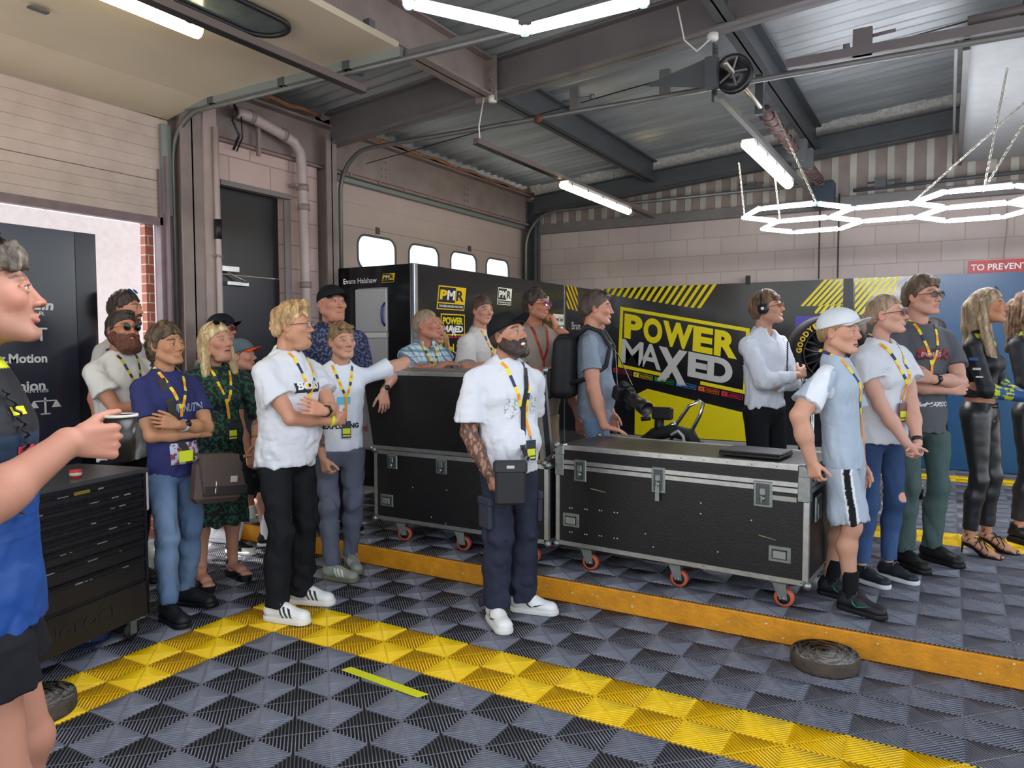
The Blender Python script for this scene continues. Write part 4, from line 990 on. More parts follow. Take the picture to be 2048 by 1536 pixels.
# ================================================================== wheel trolley
tw_ = thing('wheel_trolley', (-.95, 6.35, ZF), 'chrome framed trolley carrying race wheels behind the boy', 'trolley')
wc = gy(1654, 706, 6.2)
def wheel(cx, cy, cz, ax, r, label, group='race wheels on the trolley'):
    t = thing('race_wheel', (cx, cy, cz-r), label, 'wheel', group); c = (cx, cy, cz)
    b = MB(); b.lathe([(r*.70, -.11), (r*.93, -.12), (r, -.09), (r, .09), (r*.93, .12), (r*.70, .11)], c, 48, ax, ring=True); ty = b.build('tyre', RUBBER, t)
    b = MB(); b.lathe([(r*.70, -.115), (r*.71, -.12), (r*.68, -.121), (r*.66, -.10), (r*.64, .0), (r*.66, .1), (r*.70, .11)], c, 48, ax, ring=True); b.build('rim', mat('dark_rim', '4a4b50', .3, .8), t)
    A = Vector(ax).normalized(); X = Vector((0, 0, 1)).cross(A).normalized(); Y = A.cross(X); C = Vector(c)
    b = MB()
    for k in range(10):
        a = 2*PI*k/10; d_ = X*math.cos(a)+Y*math.sin(a); s_ = A.cross(d_)
        for sg_ in (-1, 1): b.tube([C-A*.06+d_*r*.1, C-A*.085+d_*r*.45+s_*sg_*.012, C-A*.10+d_*r*.68+s_*sg_*.035], .009, 5)
    b.lathe([(0, -.09), (r*.16, -.085), (r*.18, -.05), (0, -.04)], c, 20, ax); b.build('spokes', mat('dark_rim', '4a4b50', .3, .8), t)
    b = MB(); b.lathe([(0, -.03), (r*.655, -.03), (r*.655, -.02), (0, -.02)], c, 32, ax); b.build('backing_disc', mat('dark_disc', '232428', .4, .5), t)  # added dark backing disc, hides the bright board behind the spokes
    return t, C, X, Y, A
vd = Vector((.38, -.92, 0)).normalized()
wt, C_, X_, Y_, A_ = wheel(wc[0], wc[1], wc[2], tuple(-vd), .29, 'race wheel with yellow tyre lettering facing out behind the boy in the white cap')
me = None
for i, chh in enumerate('GOODYEAR'):
    a = R(200-i*12.5); r_ = .315*.82; d_ = X_*math.cos(a)*-1+Y_*math.sin(a)
for i, chh in enumerate('GOODYEAR'):
    th = R(175-i*11); up = Vector((0, 0, 1)); rt = Vector((-vd.y, vd.x, 0))*-1
    rt = Vector((0, 0, 1)).cross(vd).normalized()
    rad = rt*math.cos(th)+up*math.sin(th); tan = rt*math.sin(th)-up*math.cos(th)
    plane_text('lettering', chh, YEL2, wt, tuple(C_+vd*.122+rad*.237), tuple(tan), tuple(rad), height=.042, width=.038, bold=.04)
wb = gy(1700, 870, 6.1)
wheel(wb[0]-.05, wb[1]+.1, .135+.16+.315, (1, .25, 0), .315, 'upright race tyre seen edge on in the lower trolley tier', 'race wheels on the trolley')
b = MB()
x0_, y0_ = gy(1722, 960, 5.9)[:2]
fx = [x0_, x0_-.42]; fyy = [5.9, 6.45]
for x in fx:
    for y in fyy: b.cyl((x, y, .24), (x, y, 1.30 if x == x0_ else 1.3), .016, 10)
for z in (.26, 1.27):
    for y in fyy: b.cyl((fx[0], y, z), (fx[1], y, z), .013, 8)
    for x in fx: b.cyl((x, fyy[0], z), (x, fyy[1], z), .013, 8)
b.build('frame', CHROME, tw_)
b = MB(); b.prism([(-.1, 0), (.14, 0), (.03, -.1), (-.02, -.1)], (x0_, 5.9, .27), (1, 0, 0), (0, 0, 1), .01); b.build('caster_bracket', mat('brass_zinc', 'a9a884', .35, .7), tw_)
for (x, y) in ((fx[0]+.02, 5.88), (fx[1], 5.9), (fx[0], 6.45), (fx[1], 6.45)):
    b = MB(); b.lathe([(0, -.018), (.05, -.018), (.058, 0), (.05, .018), (0, .018)], (x, y, ZF+.058), 20, (0, 1, 0)); b.build('wheel', RUBBER, tw_)
# jack trolley with chrome hoop handle and black kit behind the low case
th_ = thing('trolley_jack', (-2.0, 5.3, ZF), 'black kit trolley with bent chrome hoop handle behind the low flight case', 'trolley')
def P5(px, py, Y=5.25): return tuple(gy(px, py, Y))
b = MB(); b.tube([P5(1340, 890), P5(1352, 850), P5(1378, 812), P5(1400, 801), P5(1407, 805), P5(1400, 830), P5(1382, 865), P5(1378, 900)], .014, 10); b.tube([P5(1330, 857), P5(1352, 846)], .017, 10); b.build('hoop_handle', CHROME, th_)
cb = P5(1350, 940)
b = MB(); b.box((cb[0]-.28, 5.12, ZF+.08), (cb[0]+.22, 5.5, .82), .06); b.build('bag_body', mat('black_nylon', '18181b', .7), th_)
b = MB(); b.tube([P5(1290, 885), P5(1310, 868), P5(1345, 862), P5(1380, 870), P5(1392, 895)], .05, 10); b.build('bag_top', mat('black_nylon', '18181b', .7), th_)
b = MB(); b.cyl(P5(1317, 866), P5(1319, 838), .035, 14); b.box(tuple(np.array(P5(1305, 838))-[.0, .03, 0]), tuple(np.array(P5(1345, 815))+[0, .03, 0]), .01); b.tube([P5(1283, 838), P5(1300, 836)], .018, 8); b.tube([P5(1318, 838), P5(1322, 820)], .012, 8); b.build('tripod_head', SATIN, th_)
b = MB(); b.cyl(P5(1316, 842), P5(1318, 828), .012, 10); b.tube([P5(1308, 824), P5(1328, 822)], .006, 6); b.build('clamp', CHROME, th_)
for x in (-.2, .15):
    b = MB(); b.lathe([(0, -.02), (.05, -.02), (.05, .02), (0, .02)], (cb[0]+x, 5.2, ZF+.05), 16, (0, 1, 0)); b.build('wheel', RUBBER, th_)
b = MB(); b.tube([P5(1342, 870, 5.2), P5(1356, 862, 5.2), P5(1366, 872, 5.2), P5(1372, 900, 5.2)], .012, 6); b.build('webbing', mat('white_webbing', 'b9b9b9', .7), th_)
# ================================================================== outside the left door
def outbox(name, a, c, m, label, cat, group=None): 
    b = MB(); b.box(a, c); return tag(b.build(name, m), label, cat, group)
TRK = mat('white_truck_body', 'f0f4fa', .4)
tk = thing('truck_trailer', (-12, 3.5, 0), 'white truck trailer parked outside beyond the left opening', 'trailer')
b = MB(); b.box((-13.5, -3, .9), (-11, 8.5, 4.6)); b.build('body', TRK, tk)
b = MB()
for k in range(8): b.box((-11.0, -2.6+k*1.4, .9), (-10.985, -2.57+k*1.4, 4.6))
b.build('panel_seam', mat('seam_blue', 'b9c9da', .5), tk)
b = MB(); b.box((-10.985, 4.9, .95), (-10.97, 5.0, 4.6)); b.build('red_marker', RED, tk)
b = MB(); b.prism([(-3, 1.6), (1.9, 1.6), (2.5, 4.2), (-3, 4.2)], (-10.98, 0, 0), (0, 1, 0), (0, 0, 1), .01); b.build('cyan_graphic', mat('cyan_graphic', '4cc3dc', .4), tk)
for y in (-1.5, 2.5, 6.5):
    b = MB(); b.lathe([(.2, -.15), (.5, -.15), (.5, .15), (.2, .15)], (-11.4, y, .5), 24, (1, 0, 0)); b.build('wheel', RUBBER, tk)
outbox('white_board', (-7.1, 2.98, 0), (-7.04, 4.85, 2.75), mat('quilted_white', 'f2f4f6', .5, noise_amt=.05, noise_scale=18, bump=.6, bump_scale=14), 'tall white quilted board standing outside the left opening', 'board')
BRK = brick_mat('red_brick', 'a0604c', '935546', 'b9aba0', .215, .075, 'y', msize=.012)
b = MB(); b.box((-5.52, 3.63, 0), (-5.46, 3.70, 3.3)); struct(b.build('wall_left', BRK))
outbox('wall_cabinet', (-8.6, 4.95, 0), (-8.0, 7.5, 2.9), mat('tan_shed', '9a8f78', .7, noise_amt=.1), 'tan storage shed outside between the white board and brick pier', 'shed')
b = MB(); b.box((-7.9, 5.2, 1.6), (-7.7, 5.6, 2.5), .03); tag(b.build('wall_unit', mat('dark_unit', '2c3036', .6)), 'dark boxy unit mounted outside beside the brick pier', 'unit')
b = MB(); b.box((-6.1, 3.15, 1.38), (-6.08, 3.35, 1.45)); tag(b.build('blue_plate', mat('blue_plate', '5f9ad0', .5)), 'small blue plate outside beside the brick pier', 'plate')
# blue sponsor sheet outside the door, mirror lettering
tb = thing('banner_sheet', (-5.0, 3.0, 0), 'blue and white printed banner low outside behind the jeans', 'banner')
p = gx(325, 1085, -5.6); 
b = MB(); b.box((-5.62, p[1]-.55, .0), (-5.60, p[1]+.25, .75)); b.build('sheet', mat('banner_blue', '2f56a0', .5), tb)
b = MB(); b.box((-5.60, p[1]-.5, .12), (-5.595, p[1]+.2, .32)); b.box((-5.6, p[1]-.4, .62), (-5.595, p[1]-.2, .70)); b.build('white_band', WHITE, tb)
plane_text('lettering', 'BTCC', mat('dark_text', '23284a', .5), tb, (-5.592, p[1]-.12, .22), (0, -1, 0), (0, 0, 1), width=.36, height=.11, bold=.03)
b = MB(); b.box((-9.6, 1.2, 0), (-9.2, 3.9, 1.35)); tag(b.build('red_white_bunting', mat('red_white', 'e0a0a0', .7, col2='b53040', noise_scale=3)), 'red and white blurred banner far outside beside the sponsor board', 'banner')

# yellow equipment panel and extinguisher glimpsed left of the tall case
te = thing('equipment_stand', (-4.05, 4.95, ZF), 'yellow and black printed stand glimpsed left of the tall flight case', 'stand')
b = MB(); b.box((-4.22, 4.93, ZF), (-3.78, 4.97, 1.28)); b.build('panel', mat('stand_yellow', 'd8c61a', .5), te)
b = MB(); b.prism([(-4.22, .95), (-3.78, 1.12), (-3.78, 1.18), (-4.22, 1.03)], (0, 4.928, 0), (1, 0, 0), (0, 0, 1), .003); b.prism([(-4.22, .62), (-3.95, .70), (-3.78, .66), (-3.78, .8), (-4.22, .74)], (0, 4.928, 0), (1, 0, 0), (0, 0, 1), .003); b.build('black_print', SATIN, te)
tx_ = thing('fire_extinguisher', (-3.66, 4.90, ZF), 'red fire extinguisher standing behind the left end of the tall flight case', 'fire extinguisher')
b = MB(); b.lathe([(0, 0), (.06, 0), (.065, .02), (.065, .40), (.045, .46), (.02, .48), (0, .48)], (-3.66, 4.90, ZF), 22); b.build('cylinder', mat('extinguisher_red', 'b0361f', .35), tx_)
b = MB(); b.box((-3.675, 4.88, ZF+.48), (-3.645, 4.94, ZF+.53)); b.tube([(-3.66, 4.9, ZF+.5), (-3.72, 4.88, ZF+.46), (-3.735, 4.88, ZF+.3), (-3.73, 4.88, ZF+.18)], .011, 8); b.build('valve_and_hose', SATIN, tx_)
# ================================================================== figures: smooth solid fields turned into surfaces
_ND = rng.normal(size=(10, 3)); _ND /= np.linalg.norm(_ND, axis=1)[:, None]; _NP = rng.uniform(0, 6.28, 10)
def wav(P, f, seed=0, st=(1, 1, 1)):
    """cheap smooth noise, P (...,3) -> about -1..1"""
    x, y, z = P[0]*st[0], P[1]*st[1], P[2]*st[2]; r = 0
    for i in range(5):
        d = _ND[(i+seed) % 10]; g = f*(1+.45*i); r = r+np.sin(g*(d[0]*x+d[1]*y+d[2]*z)+_NP[(i*3+seed) % 10]+1.3*np.sin(.6*g*(d[1]*x+d[2]*y-d[0]*z)))/(1+.35*i)
    return r/2.6
class Field:
    def __init__(s, lo, hi, vox):
        s.lo = np.array(lo, float); s.vox = vox
        s.n = np.maximum(4, np.ceil((np.array(hi)-s.lo)/vox).astype(int)+1)
        s.d = np.full(s.n, .5, np.float32)
        s.ax = [s.lo[i]+vox*np.arange(s.n[i], dtype=np.float32) for i in range(3)]
    def box(s, lo, hi):
        a = np.clip(np.floor((np.array(lo)-s.lo)/s.vox).astype(int), 0, s.n-1); b = np.clip(np.ceil((np.array(hi)-s.lo)/s.vox).astype(int)+1, 1, s.n)
        if np.any(b <= a): return None, None
        sl = tuple(slice(a[i], b[i]) for i in range(3))
        X = s.ax[0][sl[0]].reshape(-1, 1, 1).astype(np.float32); Y = s.ax[1][sl[1]].reshape(1, -1, 1).astype(np.float32); Z = s.ax[2][sl[2]].reshape(1, 1, -1).astype(np.float32)
        return sl, (X, Y, Z)
    def put(s, sl, d, k, op):
        f = s.d[sl]
        if op == 'add':
            h = np.maximum(k-np.abs(f-d), 0)/max(k, 1e-6); s.d[sl] = np.minimum(f, d)-h*h*k*.25
        elif op == 'sub':
            d = -d; h = np.maximum(k-np.abs(f-d), 0)/max(k, 1e-6); s.d[sl] = np.maximum(f, d)+h*h*k*.25
        elif op == 'and': s.d[sl] = np.maximum(f, d)
    def cone(s, a, b, ra, rb, k=.02, flat=None, caps=(0, 0), op='add'):
        a = np.array(a, float); b = np.array(b, float); R_ = max(ra, rb); m = R_*(1.0)+k+.02
        lo = np.minimum(a, b)-m; hi = np.maximum(a, b)+m
        sl, g = s.box(lo, hi)
        if sl is None: return s
        ba = b-a; L2 = ba@ba+1e-12; L = math.sqrt(L2)
        px, py, pz = g[0]-a[0], g[1]-a[1], g[2]-a[2]
        t0 = (px*ba[0]+py*ba[1]+pz*ba[2])/L2; t = np.clip(t0, 0, 1)
        qx, qy, qz = px-t*ba[0], py-t*ba[1], pz-t*ba[2]
        if flat is not None:
            n, sc = np.array(flat[0], float), flat[1]; n = n/np.linalg.norm(n); w = (qx*n[0]+qy*n[1]+qz*n[2])*(1/sc-1)
            qx, qy, qz = qx+w*n[0], qy+w*n[1], qz+w*n[2]
        d = np.sqrt(qx*qx+qy*qy+qz*qz)-(ra+(rb-ra)*t)
        if caps[0]: d = np.maximum(d, -t0*L)
        if caps[1]: d = np.maximum(d, (t0-1)*L)
        s.put(sl, d.astype(np.float32), k, op); return s
    def ell(s, c, r, k=.02, rot=None, op='add'):
        c = np.array(c, float); r = np.array(r, float); m = r.max()+k+.02
        sl, g = s.box(c-m, c+m)
        if sl is None: return s
        p = [g[i]-c[i] for i in range(3)]
        if rot is not None: p = [p[0]*rot[0][i]+p[1]*rot[1][i]+p[2]*rot[2][i] for i in range(3)]
        k0 = np.sqrt((p[0]/r[0])**2+(p[1]/r[1])**2+(p[2]/r[2])**2)+1e-6; k1 = np.sqrt((p[0]/r[0]**2)**2+(p[1]/r[1]**2)**2+(p[2]/r[2]**2)**2)+1e-6
        s.put(sl, (k0*(k0-1)/k1).astype(np.float32), k, op); return s
    def plane(s, p, n):
        n = np.array(n, float); n /= np.linalg.norm(n); g = s.grid(); s.d = np.maximum(s.d, ((g[0]-p[0])*n[0]+(g[1]-p[1])*n[1]+(g[2]-p[2])*n[2]).astype(np.float32)); return s
    def grid(s): return s.ax[0].reshape(-1, 1, 1), s.ax[1].reshape(1, -1, 1), s.ax[2].reshape(1, 1, -1)
    def disp(s, fn):
        """add fn(points) near the surface only"""
        I = np.argwhere(np.abs(s.d) < .03)
        P = [s.ax[i][I[:, i]] for i in range(3)]
        s.d[I[:, 0], I[:, 1], I[:, 2]] += fn(P).astype(np.float32); return s
    def mesh(s):
        D = s.d; D[0] = D[-1] = .5; D[:, 0] = D[:, -1] = .5; D[:, :, 0] = D[:, :, -1] = .5
        I = D < 0
        c = I[:-1, :-1, :-1].astype(np.int8)
        for o in ((1, 0, 0), (0, 1, 0), (0, 0, 1), (1, 1, 0), (1, 0, 1), (0, 1, 1), (1, 1, 1)):
            c = c+I[o[0]:D.shape[0]-1+o[0], o[1]:D.shape[1]-1+o[1], o[2]:D.shape[2]-1+o[2]]
        act = np.argwhere((c > 0) & (c < 8)); N = len(act)
        if N == 0: return np.zeros((0, 3)), np.zeros((0, 4), int)
        idx = np.full(c.shape, -1, np.int32); idx[act[:, 0], act[:, 1], act[:, 2]] = np.arange(N)
        cor = [(i & 1, (i >> 1) & 1, (i >> 2) & 1) for i in range(8)]
        V = [D[act[:, 0]+o[0], act[:, 1]+o[1], act[:, 2]+o[2]] for o in cor]
        P = np.zeros((N, 3)); W = np.zeros(N)
        for i in range(8):
            for ax in range(3):
                j = i | (1 << ax)
                if j == i: continue
                a, b = V[i], V[j]; m = (a < 0) != (b < 0); t = np.where(m, a/(a-b+1e-12*np.sign(a-b+1e-20)), 0)
                e = np.array(cor[i], float)[None]+0*P; e[:, ax] += t
                P += e*m[:, None]; W += m
        P = (P/W[:, None]+act)*s.vox+s.lo
        Q = []
        for ax in range(3):
            o1, o2 = (ax+1) % 3, (ax+2) % 3
            A = [slice(None)]*3; B = [slice(None)]*3; A[ax] = slice(0, -1); B[ax] = slice(1, None)
            for o in (o1, o2): A[o] = slice(1, -1); B[o] = slice(1, -1)
            a = I[tuple(A)]; b = I[tuple(B)]
            for (m, flip) in ((a & ~b, 0), (~a & b, 1)):
                E = np.argwhere(m)
                if not len(E): continue
                E[:, o1] += 1; E[:, o2] += 1
                def cid(d1, d2):
                    e = E.copy(); e[:, o1] -= d1; e[:, o2] -= d2; return idx[e[:, 0], e[:, 1], e[:, 2]]
                q = np.stack([cid(1, 1), cid(0, 1), cid(0, 0), cid(1, 0)], 1)
                if flip: q = q[:, ::-1]
                Q.append(q)
        return P, np.concatenate(Q)
def np_mesh(name, P, Q, col=None):
    me = bpy.data.meshes.new(name); me.vertices.add(len(P)); me.vertices.foreach_set('co', P.astype(np.float32).ravel())
    me.loops.add(len(Q)*4); me.loops.foreach_set('vertex_index', Q.astype(np.int32).ravel()); me.polygons.add(len(Q))
    me.polygons.foreach_set('loop_start', np.arange(0, len(Q)*4, 4)); me.polygons.foreach_set('loop_total', np.full(len(Q), 4))
    if col is not None:
        at = me.color_attributes.new('Col', 'FLOAT_COLOR', 'POINT'); c = np.ones((len(P), 4), np.float32); c[:, :3] = col; at.data.foreach_set('color', c.ravel())
    me.update(calc_edges=True); return me
def smooth_verts(P, Q, it=1, lam=.5):
    n = len(P)
    for _ in range(it):
        S = np.zeros_like(P); W = np.zeros(n)
        for a, b in ((0, 1), (1, 2), (2, 3), (3, 0)):
            np.add.at(S, Q[:, a], P[Q[:, b]]); np.add.at(S, Q[:, b], P[Q[:, a]]); np.add.at(W, Q[:, a], 1); np.add.at(W, Q[:, b], 1)
        P = P+(S/np.maximum(W, 1)[:, None]-P)*lam
    return P
def L3(c): return np.array(lin(c))
def yawm(a): c, s = math.cos(a), math.sin(a); return np.array([[c, -s, 0], [s, c, 0], [0, 0, 1.]])
def rotx(a): c, s = math.cos(a), math.sin(a); return np.array([[1, 0, 0], [0, c, -s], [0, s, c]])
def roty(a): c, s = math.cos(a), math.sin(a); return np.array([[c, 0, s], [0, 1, 0], [-s, 0, c]])
def unit(v): v = np.array(v, float); return v/(np.linalg.norm(v)+1e-12)
def ik(a, c, l1, l2, pole):
    a = np.array(a, float); c = np.array(c, float); d = c-a; L = np.linalg.norm(d)
    if L > (l1+l2)*.995: c = a+d/L*(l1+l2)*.995; d = c-a; L = np.linalg.norm(d)
    x = (l1*l1-l2*l2+L*L)/(2*L); h = math.sqrt(max(l1*l1-x*x, 1e-6)); u = d/L; p = np.array(pole, float); p = unit(p-u*(p@u))
    return a+u*x+p*h, c
SKINM = mat('skin', 'c99a84', .5, vcol=True, sss=.12, spec=.35)
HAIRM = mat('hair', '5a4636', .55, vcol=True, noise_amt=.35, noise_scale=90, stretch=(1, 1, .35), bump=.5, bump_scale=160)
def crease(m, scale=11., dist=.014, strength=.5):
    nt = m.node_tree; b = nt.nodes['Principled BSDF']; tc = nt.nodes.new('ShaderNodeTexCoord'); n = nt.nodes.new('ShaderNodeTexNoise'); n.inputs['Scale'].default_value = scale; n.inputs['Detail'].default_value = 2.5; n.inputs['Distortion'].default_value = 1.2
    mp = nt.nodes.new('ShaderNodeMapping'); mp.inputs['Scale'].default_value = (1, 1, .6); mp.inputs['Rotation'].default_value = (.3, .5, .2); nt.links.new(tc.outputs['Object'], mp.inputs['Vector']); nt.links.new(mp.outputs[0], n.inputs['Vector'])
    ab = nt.nodes.new('ShaderNodeMath'); ab.operation = 'SUBTRACT'; ab.inputs[1].default_value = .5; nt.links.new(n.outputs['Fac'], ab.inputs[0]); a2 = nt.nodes.new('ShaderNodeMath'); a2.operation = 'ABSOLUTE'; nt.links.new(ab.outputs[0], a2.inputs[0])
    bp = nt.nodes.new('ShaderNodeBump'); bp.inputs['Strength'].default_value = strength; bp.inputs['Distance'].default_value = dist; bp.invert = True; nt.links.new(a2.outputs[0], bp.inputs['Height'])
    if b.inputs['Normal'].is_linked: nt.links.new(b.inputs['Normal'].links[0].from_socket, bp.inputs['Normal'])
    nt.links.new(bp.outputs['Normal'], b.inputs['Normal']); return m
CLOTH = crease(mat('cloth', 'ffffff', .8, vcol=True, spec=.2, bump=.12, bump_scale=300))
CLOTHS = mat('smooth_cloth', 'ffffff', .5, vcol=True, spec=.35)
LEATHER = mat('leather', 'ffffff', .33, vcol=True, spec=.5)
SHOEM = mat('shoe_upper', 'ffffff', .5, vcol=True, spec=.3)
EYEM = mat('eye', 'ffffff', .15, vcol=True)
LENS = mat('dark_lens', '14161a', .08, coat=.6)
def fold(amp, f=22, seed=0, st=(1, 1, .55)): return lambda P: amp*wav(P, f, seed, st)+amp*.35*wav(P, f*2.6, seed+3, st)
class Person:
    def __init__(s, label, head, base=None, depth=None, z0=0., phi=30, hphi=None, pitch=0, roll=0, H=None, sw=1., th=1., belly=0., fem=False, skin='c4937c', hs=1., vox=1., feet=None, lean=(0, 0), cat='person', seed=0, hair_top=.015, group=None, hipdrop=0., headoff=(0, 0, 0), pushz=0.):
        s.seed = seed; s.vox = vox; s.fem = fem; s.sw = sw*(.9 if fem else 1.); s.th = th; s.belly = belly; s.hs = hs; s.skin = L3(skin)
        if base is not None: g = gz(base[0], base[1], z0)
        else:
            d = _ray(base_px(head, head[0]), 900); dh = _ray(head[0], head[1]); t = depth/(dh@_f); g = dh*t; g[2] = z0
        s.g = np.array([g[0], g[1], z0])
        tc = unit([-g[0], -g[1], 0]); fwd = -tc; rt = np.array([fwd[1], -fwd[0], 0])
        s.tc, s.rt = tc, rt
        d = math.cos(R(phi))*tc+math.sin(R(phi))*rt
        s.yaw = math.atan2(-d[0], d[1]); s.Rb = yawm(s.yaw)         # local +y -> d
        s.phi = phi; s.hyaw = R(phi-(phi if hphi is None else hphi))*-1*-1
        s.hyaw = -R((phi if hphi is None else hphi)-phi)*-1
        s.pitch = R(pitch); s.roll = R(roll)
        # top of the head from the photo
        dr = _ray(head[0], head[1]); hd = math.hypot(g[0], g[1]); t = hd/math.hypot(dr[0], dr[1]); top = np.array([0, 0, CAMH])+dr*t
        lat = (top-s.g)[:2]@rt[:2]
        s.H = H if H else (top[2]-z0-hair_top)
        s.top = top
        ll = s.Rb.T @ (rt*lat); s.lean = np.array([ll[0]+lean[0], ll[1]+lean[1]])
        H = s.H; lx, ly = s.lean
        def sp(f): q = (f-.5)/.44; return np.array([lx*q, ly*q, 0])   # lean grows up the spine
        s.sp = sp
        s.pel = np.array([0, 0, .525*H-hipdrop]); 
        s.hip = [np.array([sg*.052*H*(1.05 if fem else 1), 0, .515*H-hipdrop]) for sg in (-1, 1)]
        s.sh = [np.array([sg*.103*H*s.sw, -.008*H, .790*H])+sp(.79) for sg in (-1, 1)]
        s.neck = np.array([0, -.018*H, .845*H])+sp(.845)
        s.hc = np.array([0, .012*H, .0])+sp(.935)+np.array([0, 0, H-.117*hs])+np.array(headoff)
        s.Rh = yawm(s.hyaw) @ rotx(s.pitch) @ roty(s.roll)
        s.ua = .171*H; s.fa = .149*H
        # feet: list of (px,py,phi) or local (x,y,yawdeg)
        s.feet = []
        if feet is None: feet = [('l', -.10, 0, 8), ('l', .10, .02, -8)]
        for f in feet:
            if f[0] == 'l': s.feet.append((np.array([f[1], f[2], 0.]), R(f[3])))
            elif f[0] == 'lz': s.feet.append((np.array([f[1], f[2], f[4]]), R(f[3])))
            else:
                w = gz(f[0], f[1], z0)-s.g; l = s.Rb.T @ w; l[2] = 0; s.feet.append((l, -R(f[2]-phi)*-1))
        s.ank = [f[0]+np.array([0, 0, .085]) for f in s.feet]
        c = (s.ank[0]+s.ank[1])/2
        s.pel[:2] += c[:2]*.6
        for h in s.hip: h[:2] += c[:2]*.6
        s.knee = []
        for i in (0, 1):
            L = np.linalg.norm(s.hip[i]-s.ank[i]); l = max(.2335*H, L*.5012)
            k, _ = ik(s.hip[i], s.ank[i], l, l*.985, np.array([(-.15, .15)[i], 1, 0])); s.knee.append(k)
        s.skinP = []; s.root = None; s.label = label; s.cat = cat; s.group = group; s.parts = []
        s.arms = [None, None]; s.bvh = None
    def W(s, P): return P @ s.Rb.T+s.g
    def part(s, name, P, Q, m, col=None, label=None, smooth=True, parent=None):
        s.parts.append((name, s.W(P), Q, m, col, label, parent)); return len(s.parts)-1
    def mbpart(s, name, mb, m, label=None, parent=None):
        mb.v = [tuple(q) for q in s.W(np.array(mb.v))] if len(mb.v) else []
        s.parts.append((name, mb, None, m, None, label, parent)); return len(s.parts)-1
    def hw(s, p): return s.Rh @ (np.array(p)*s.hs)+s.hc    # head frame -> body frame
    # ---------------------------------------------------------------- arm
    def arm(s, i, wrist=None, pole=None, fdir=None, pn=None, curl=.35, thumb=.5, tattoo=None, r=1., spread=1., fin=None, long_sleeve=False, vox=.0042):
        H = s.H; sg = (-1, 1)[i]; sh = s.sh[i]
        if wrist is None: wrist = sh+np.array([sg*.03*H, .03*H, -.31*H]); pole = pole if pole is not None else (sg*.4, -1, 0); fdir = fdir or (0, .15, -1); pn = pn or (-sg, .1, 0)
        wr = np.array(wrist, float); el, wr = ik(sh, wr, s.ua, s.fa, pole if pole is not None else (sg*.5, -.3, -1))
        s.arms[i] = (sh, el, wr)
        k = H/1.75*r; fd = unit(fdir if fdir is not None else wr-el); n = np.array(pn if pn is not None else (-sg, 0, 0), float); n = unit(n-fd*(n@fd)); side = np.cross(fd, n)
        # side points to ... choose thumb side
        th = side*(1 if i == 1 else -1)*-1      # thumb side: for right hand palm n, fingers fd -> thumb = n x fd
        th = np.cross(n, fd)*(1 if i == 1 else -1)*-1
        hk = H/1.75*(.9 if s.fem else 1.)
        tip = wr+fd*.19*hk
        pts = np.stack([sh, el, wr, tip, wr+fd*.1+n*.08]); f = Field(pts.min(0)-.085, pts.max(0)+.085, vox*s.vox)
        f.cone(sh, el, .050*k, .037*k, .01); f.cone(sh+(el-sh)*.25, sh+(el-sh)*.75, .047*k, .041*k, .02)
        f.cone(el, el+(wr-el)*.45, .038*k, .039*k, .02); f.cone(el+(wr-el)*.4, wr, .038*k, .0245*k, .02)
        f.cone(wr-fd*.0, wr+fd*.025*hk, .023*k, .024*hk, .015, flat=(n, .72))
        # palm
        pc0 = wr+fd*.03*hk; pc1 = wr+fd*.085*hk
        for a in (-1, -.33, .33, 1): f.cone(pc0+th*a*.018*hk, pc1+th*a*.028*hk, .0155*hk, .0125*hk, .008)
        f.cone(pc0+th*.022*hk+n*.006, pc0+th*.03*hk+fd*.02*hk+n*.008, .017*hk, .014*hk, .012)
        FL = [.068, .076, .071, .055]; cu = fin if fin is not None else [curl*(1+.12*j) for j in range(4)]
        for j in range(4):
            a = (1-j*.667); b0 = wr+fd*(.090-.004*abs(j-1))*hk+th*a*.029*hk; dd = unit(fd+th*a*.10*spread); L = FL[j]*hk; p = b0; ang = 0
            for q, (fr, rr) in enumerate(((.42, .0088), (.32, .0080), (.26, .0070))):
                ang += cu[j]*(1.0, 1.25, .9)[q]; v = unit(dd*math.cos(ang)+n*math.sin(ang)); p2 = p+v*L*fr; f.cone(p, p2, rr*hk, rr*.93*hk, .0035); p = p2
        t0 = wr+fd*.03*hk+th*.028*hk+n*.006; td = unit(fd*.75+th*(.8-.5*thumb)+n*(.25+.5*thumb)); t1 = t0+td*.038*hk; td2 = unit(td+fd*.35+n*.25*thumb-th*.35*thumb); t2 = t1+td2*.032*hk; td3 = unit(td2+fd*.2+n*.2*thumb-th*.2*thumb); t3 = t2+td3*.022*hk
        f.cone(t0, t1, .0125*hk, .0105*hk, .007); f.cone(t1, t2, .0102*hk, .0092*hk, .004); f.cone(t2, t3, .009*hk, .008*hk, .004)
        P, Q = f.mesh(); P = smooth_verts(P, Q, 1, .35)
        c = np.tile(s.skin*np.array([.84, .79, .74]), (len(P), 1)); c *= (1+.05*wav(P.T, 28, s.seed))[:, None]
        dk = np.linalg.norm(P-(wr+fd*.09*hk), axis=1); c[:, 1:] *= (1-.10*np.exp(-(dk/.05)**2))[:, None]
        if tattoo:
            x = wav(P.T, 130, 2)+.6*wav(P.T, 60, 5); t = np.clip(((P-sh)@unit(el-sh))/s.ua, 0, 1)
            lim = tattoo; tt = np.clip(((P-el)@unit(wr-el))/s.fa, -9, 9); m = (np.abs(x) < .42)&((t > .2)|(tt > 0))&(tt < lim[1])&((tt > lim[0]))
            c[m] = c[m]*.25+L3('2c2a2a')*.75; m2 = (tt < lim[1])&(tt > lim[0]); c[m2] *= .82
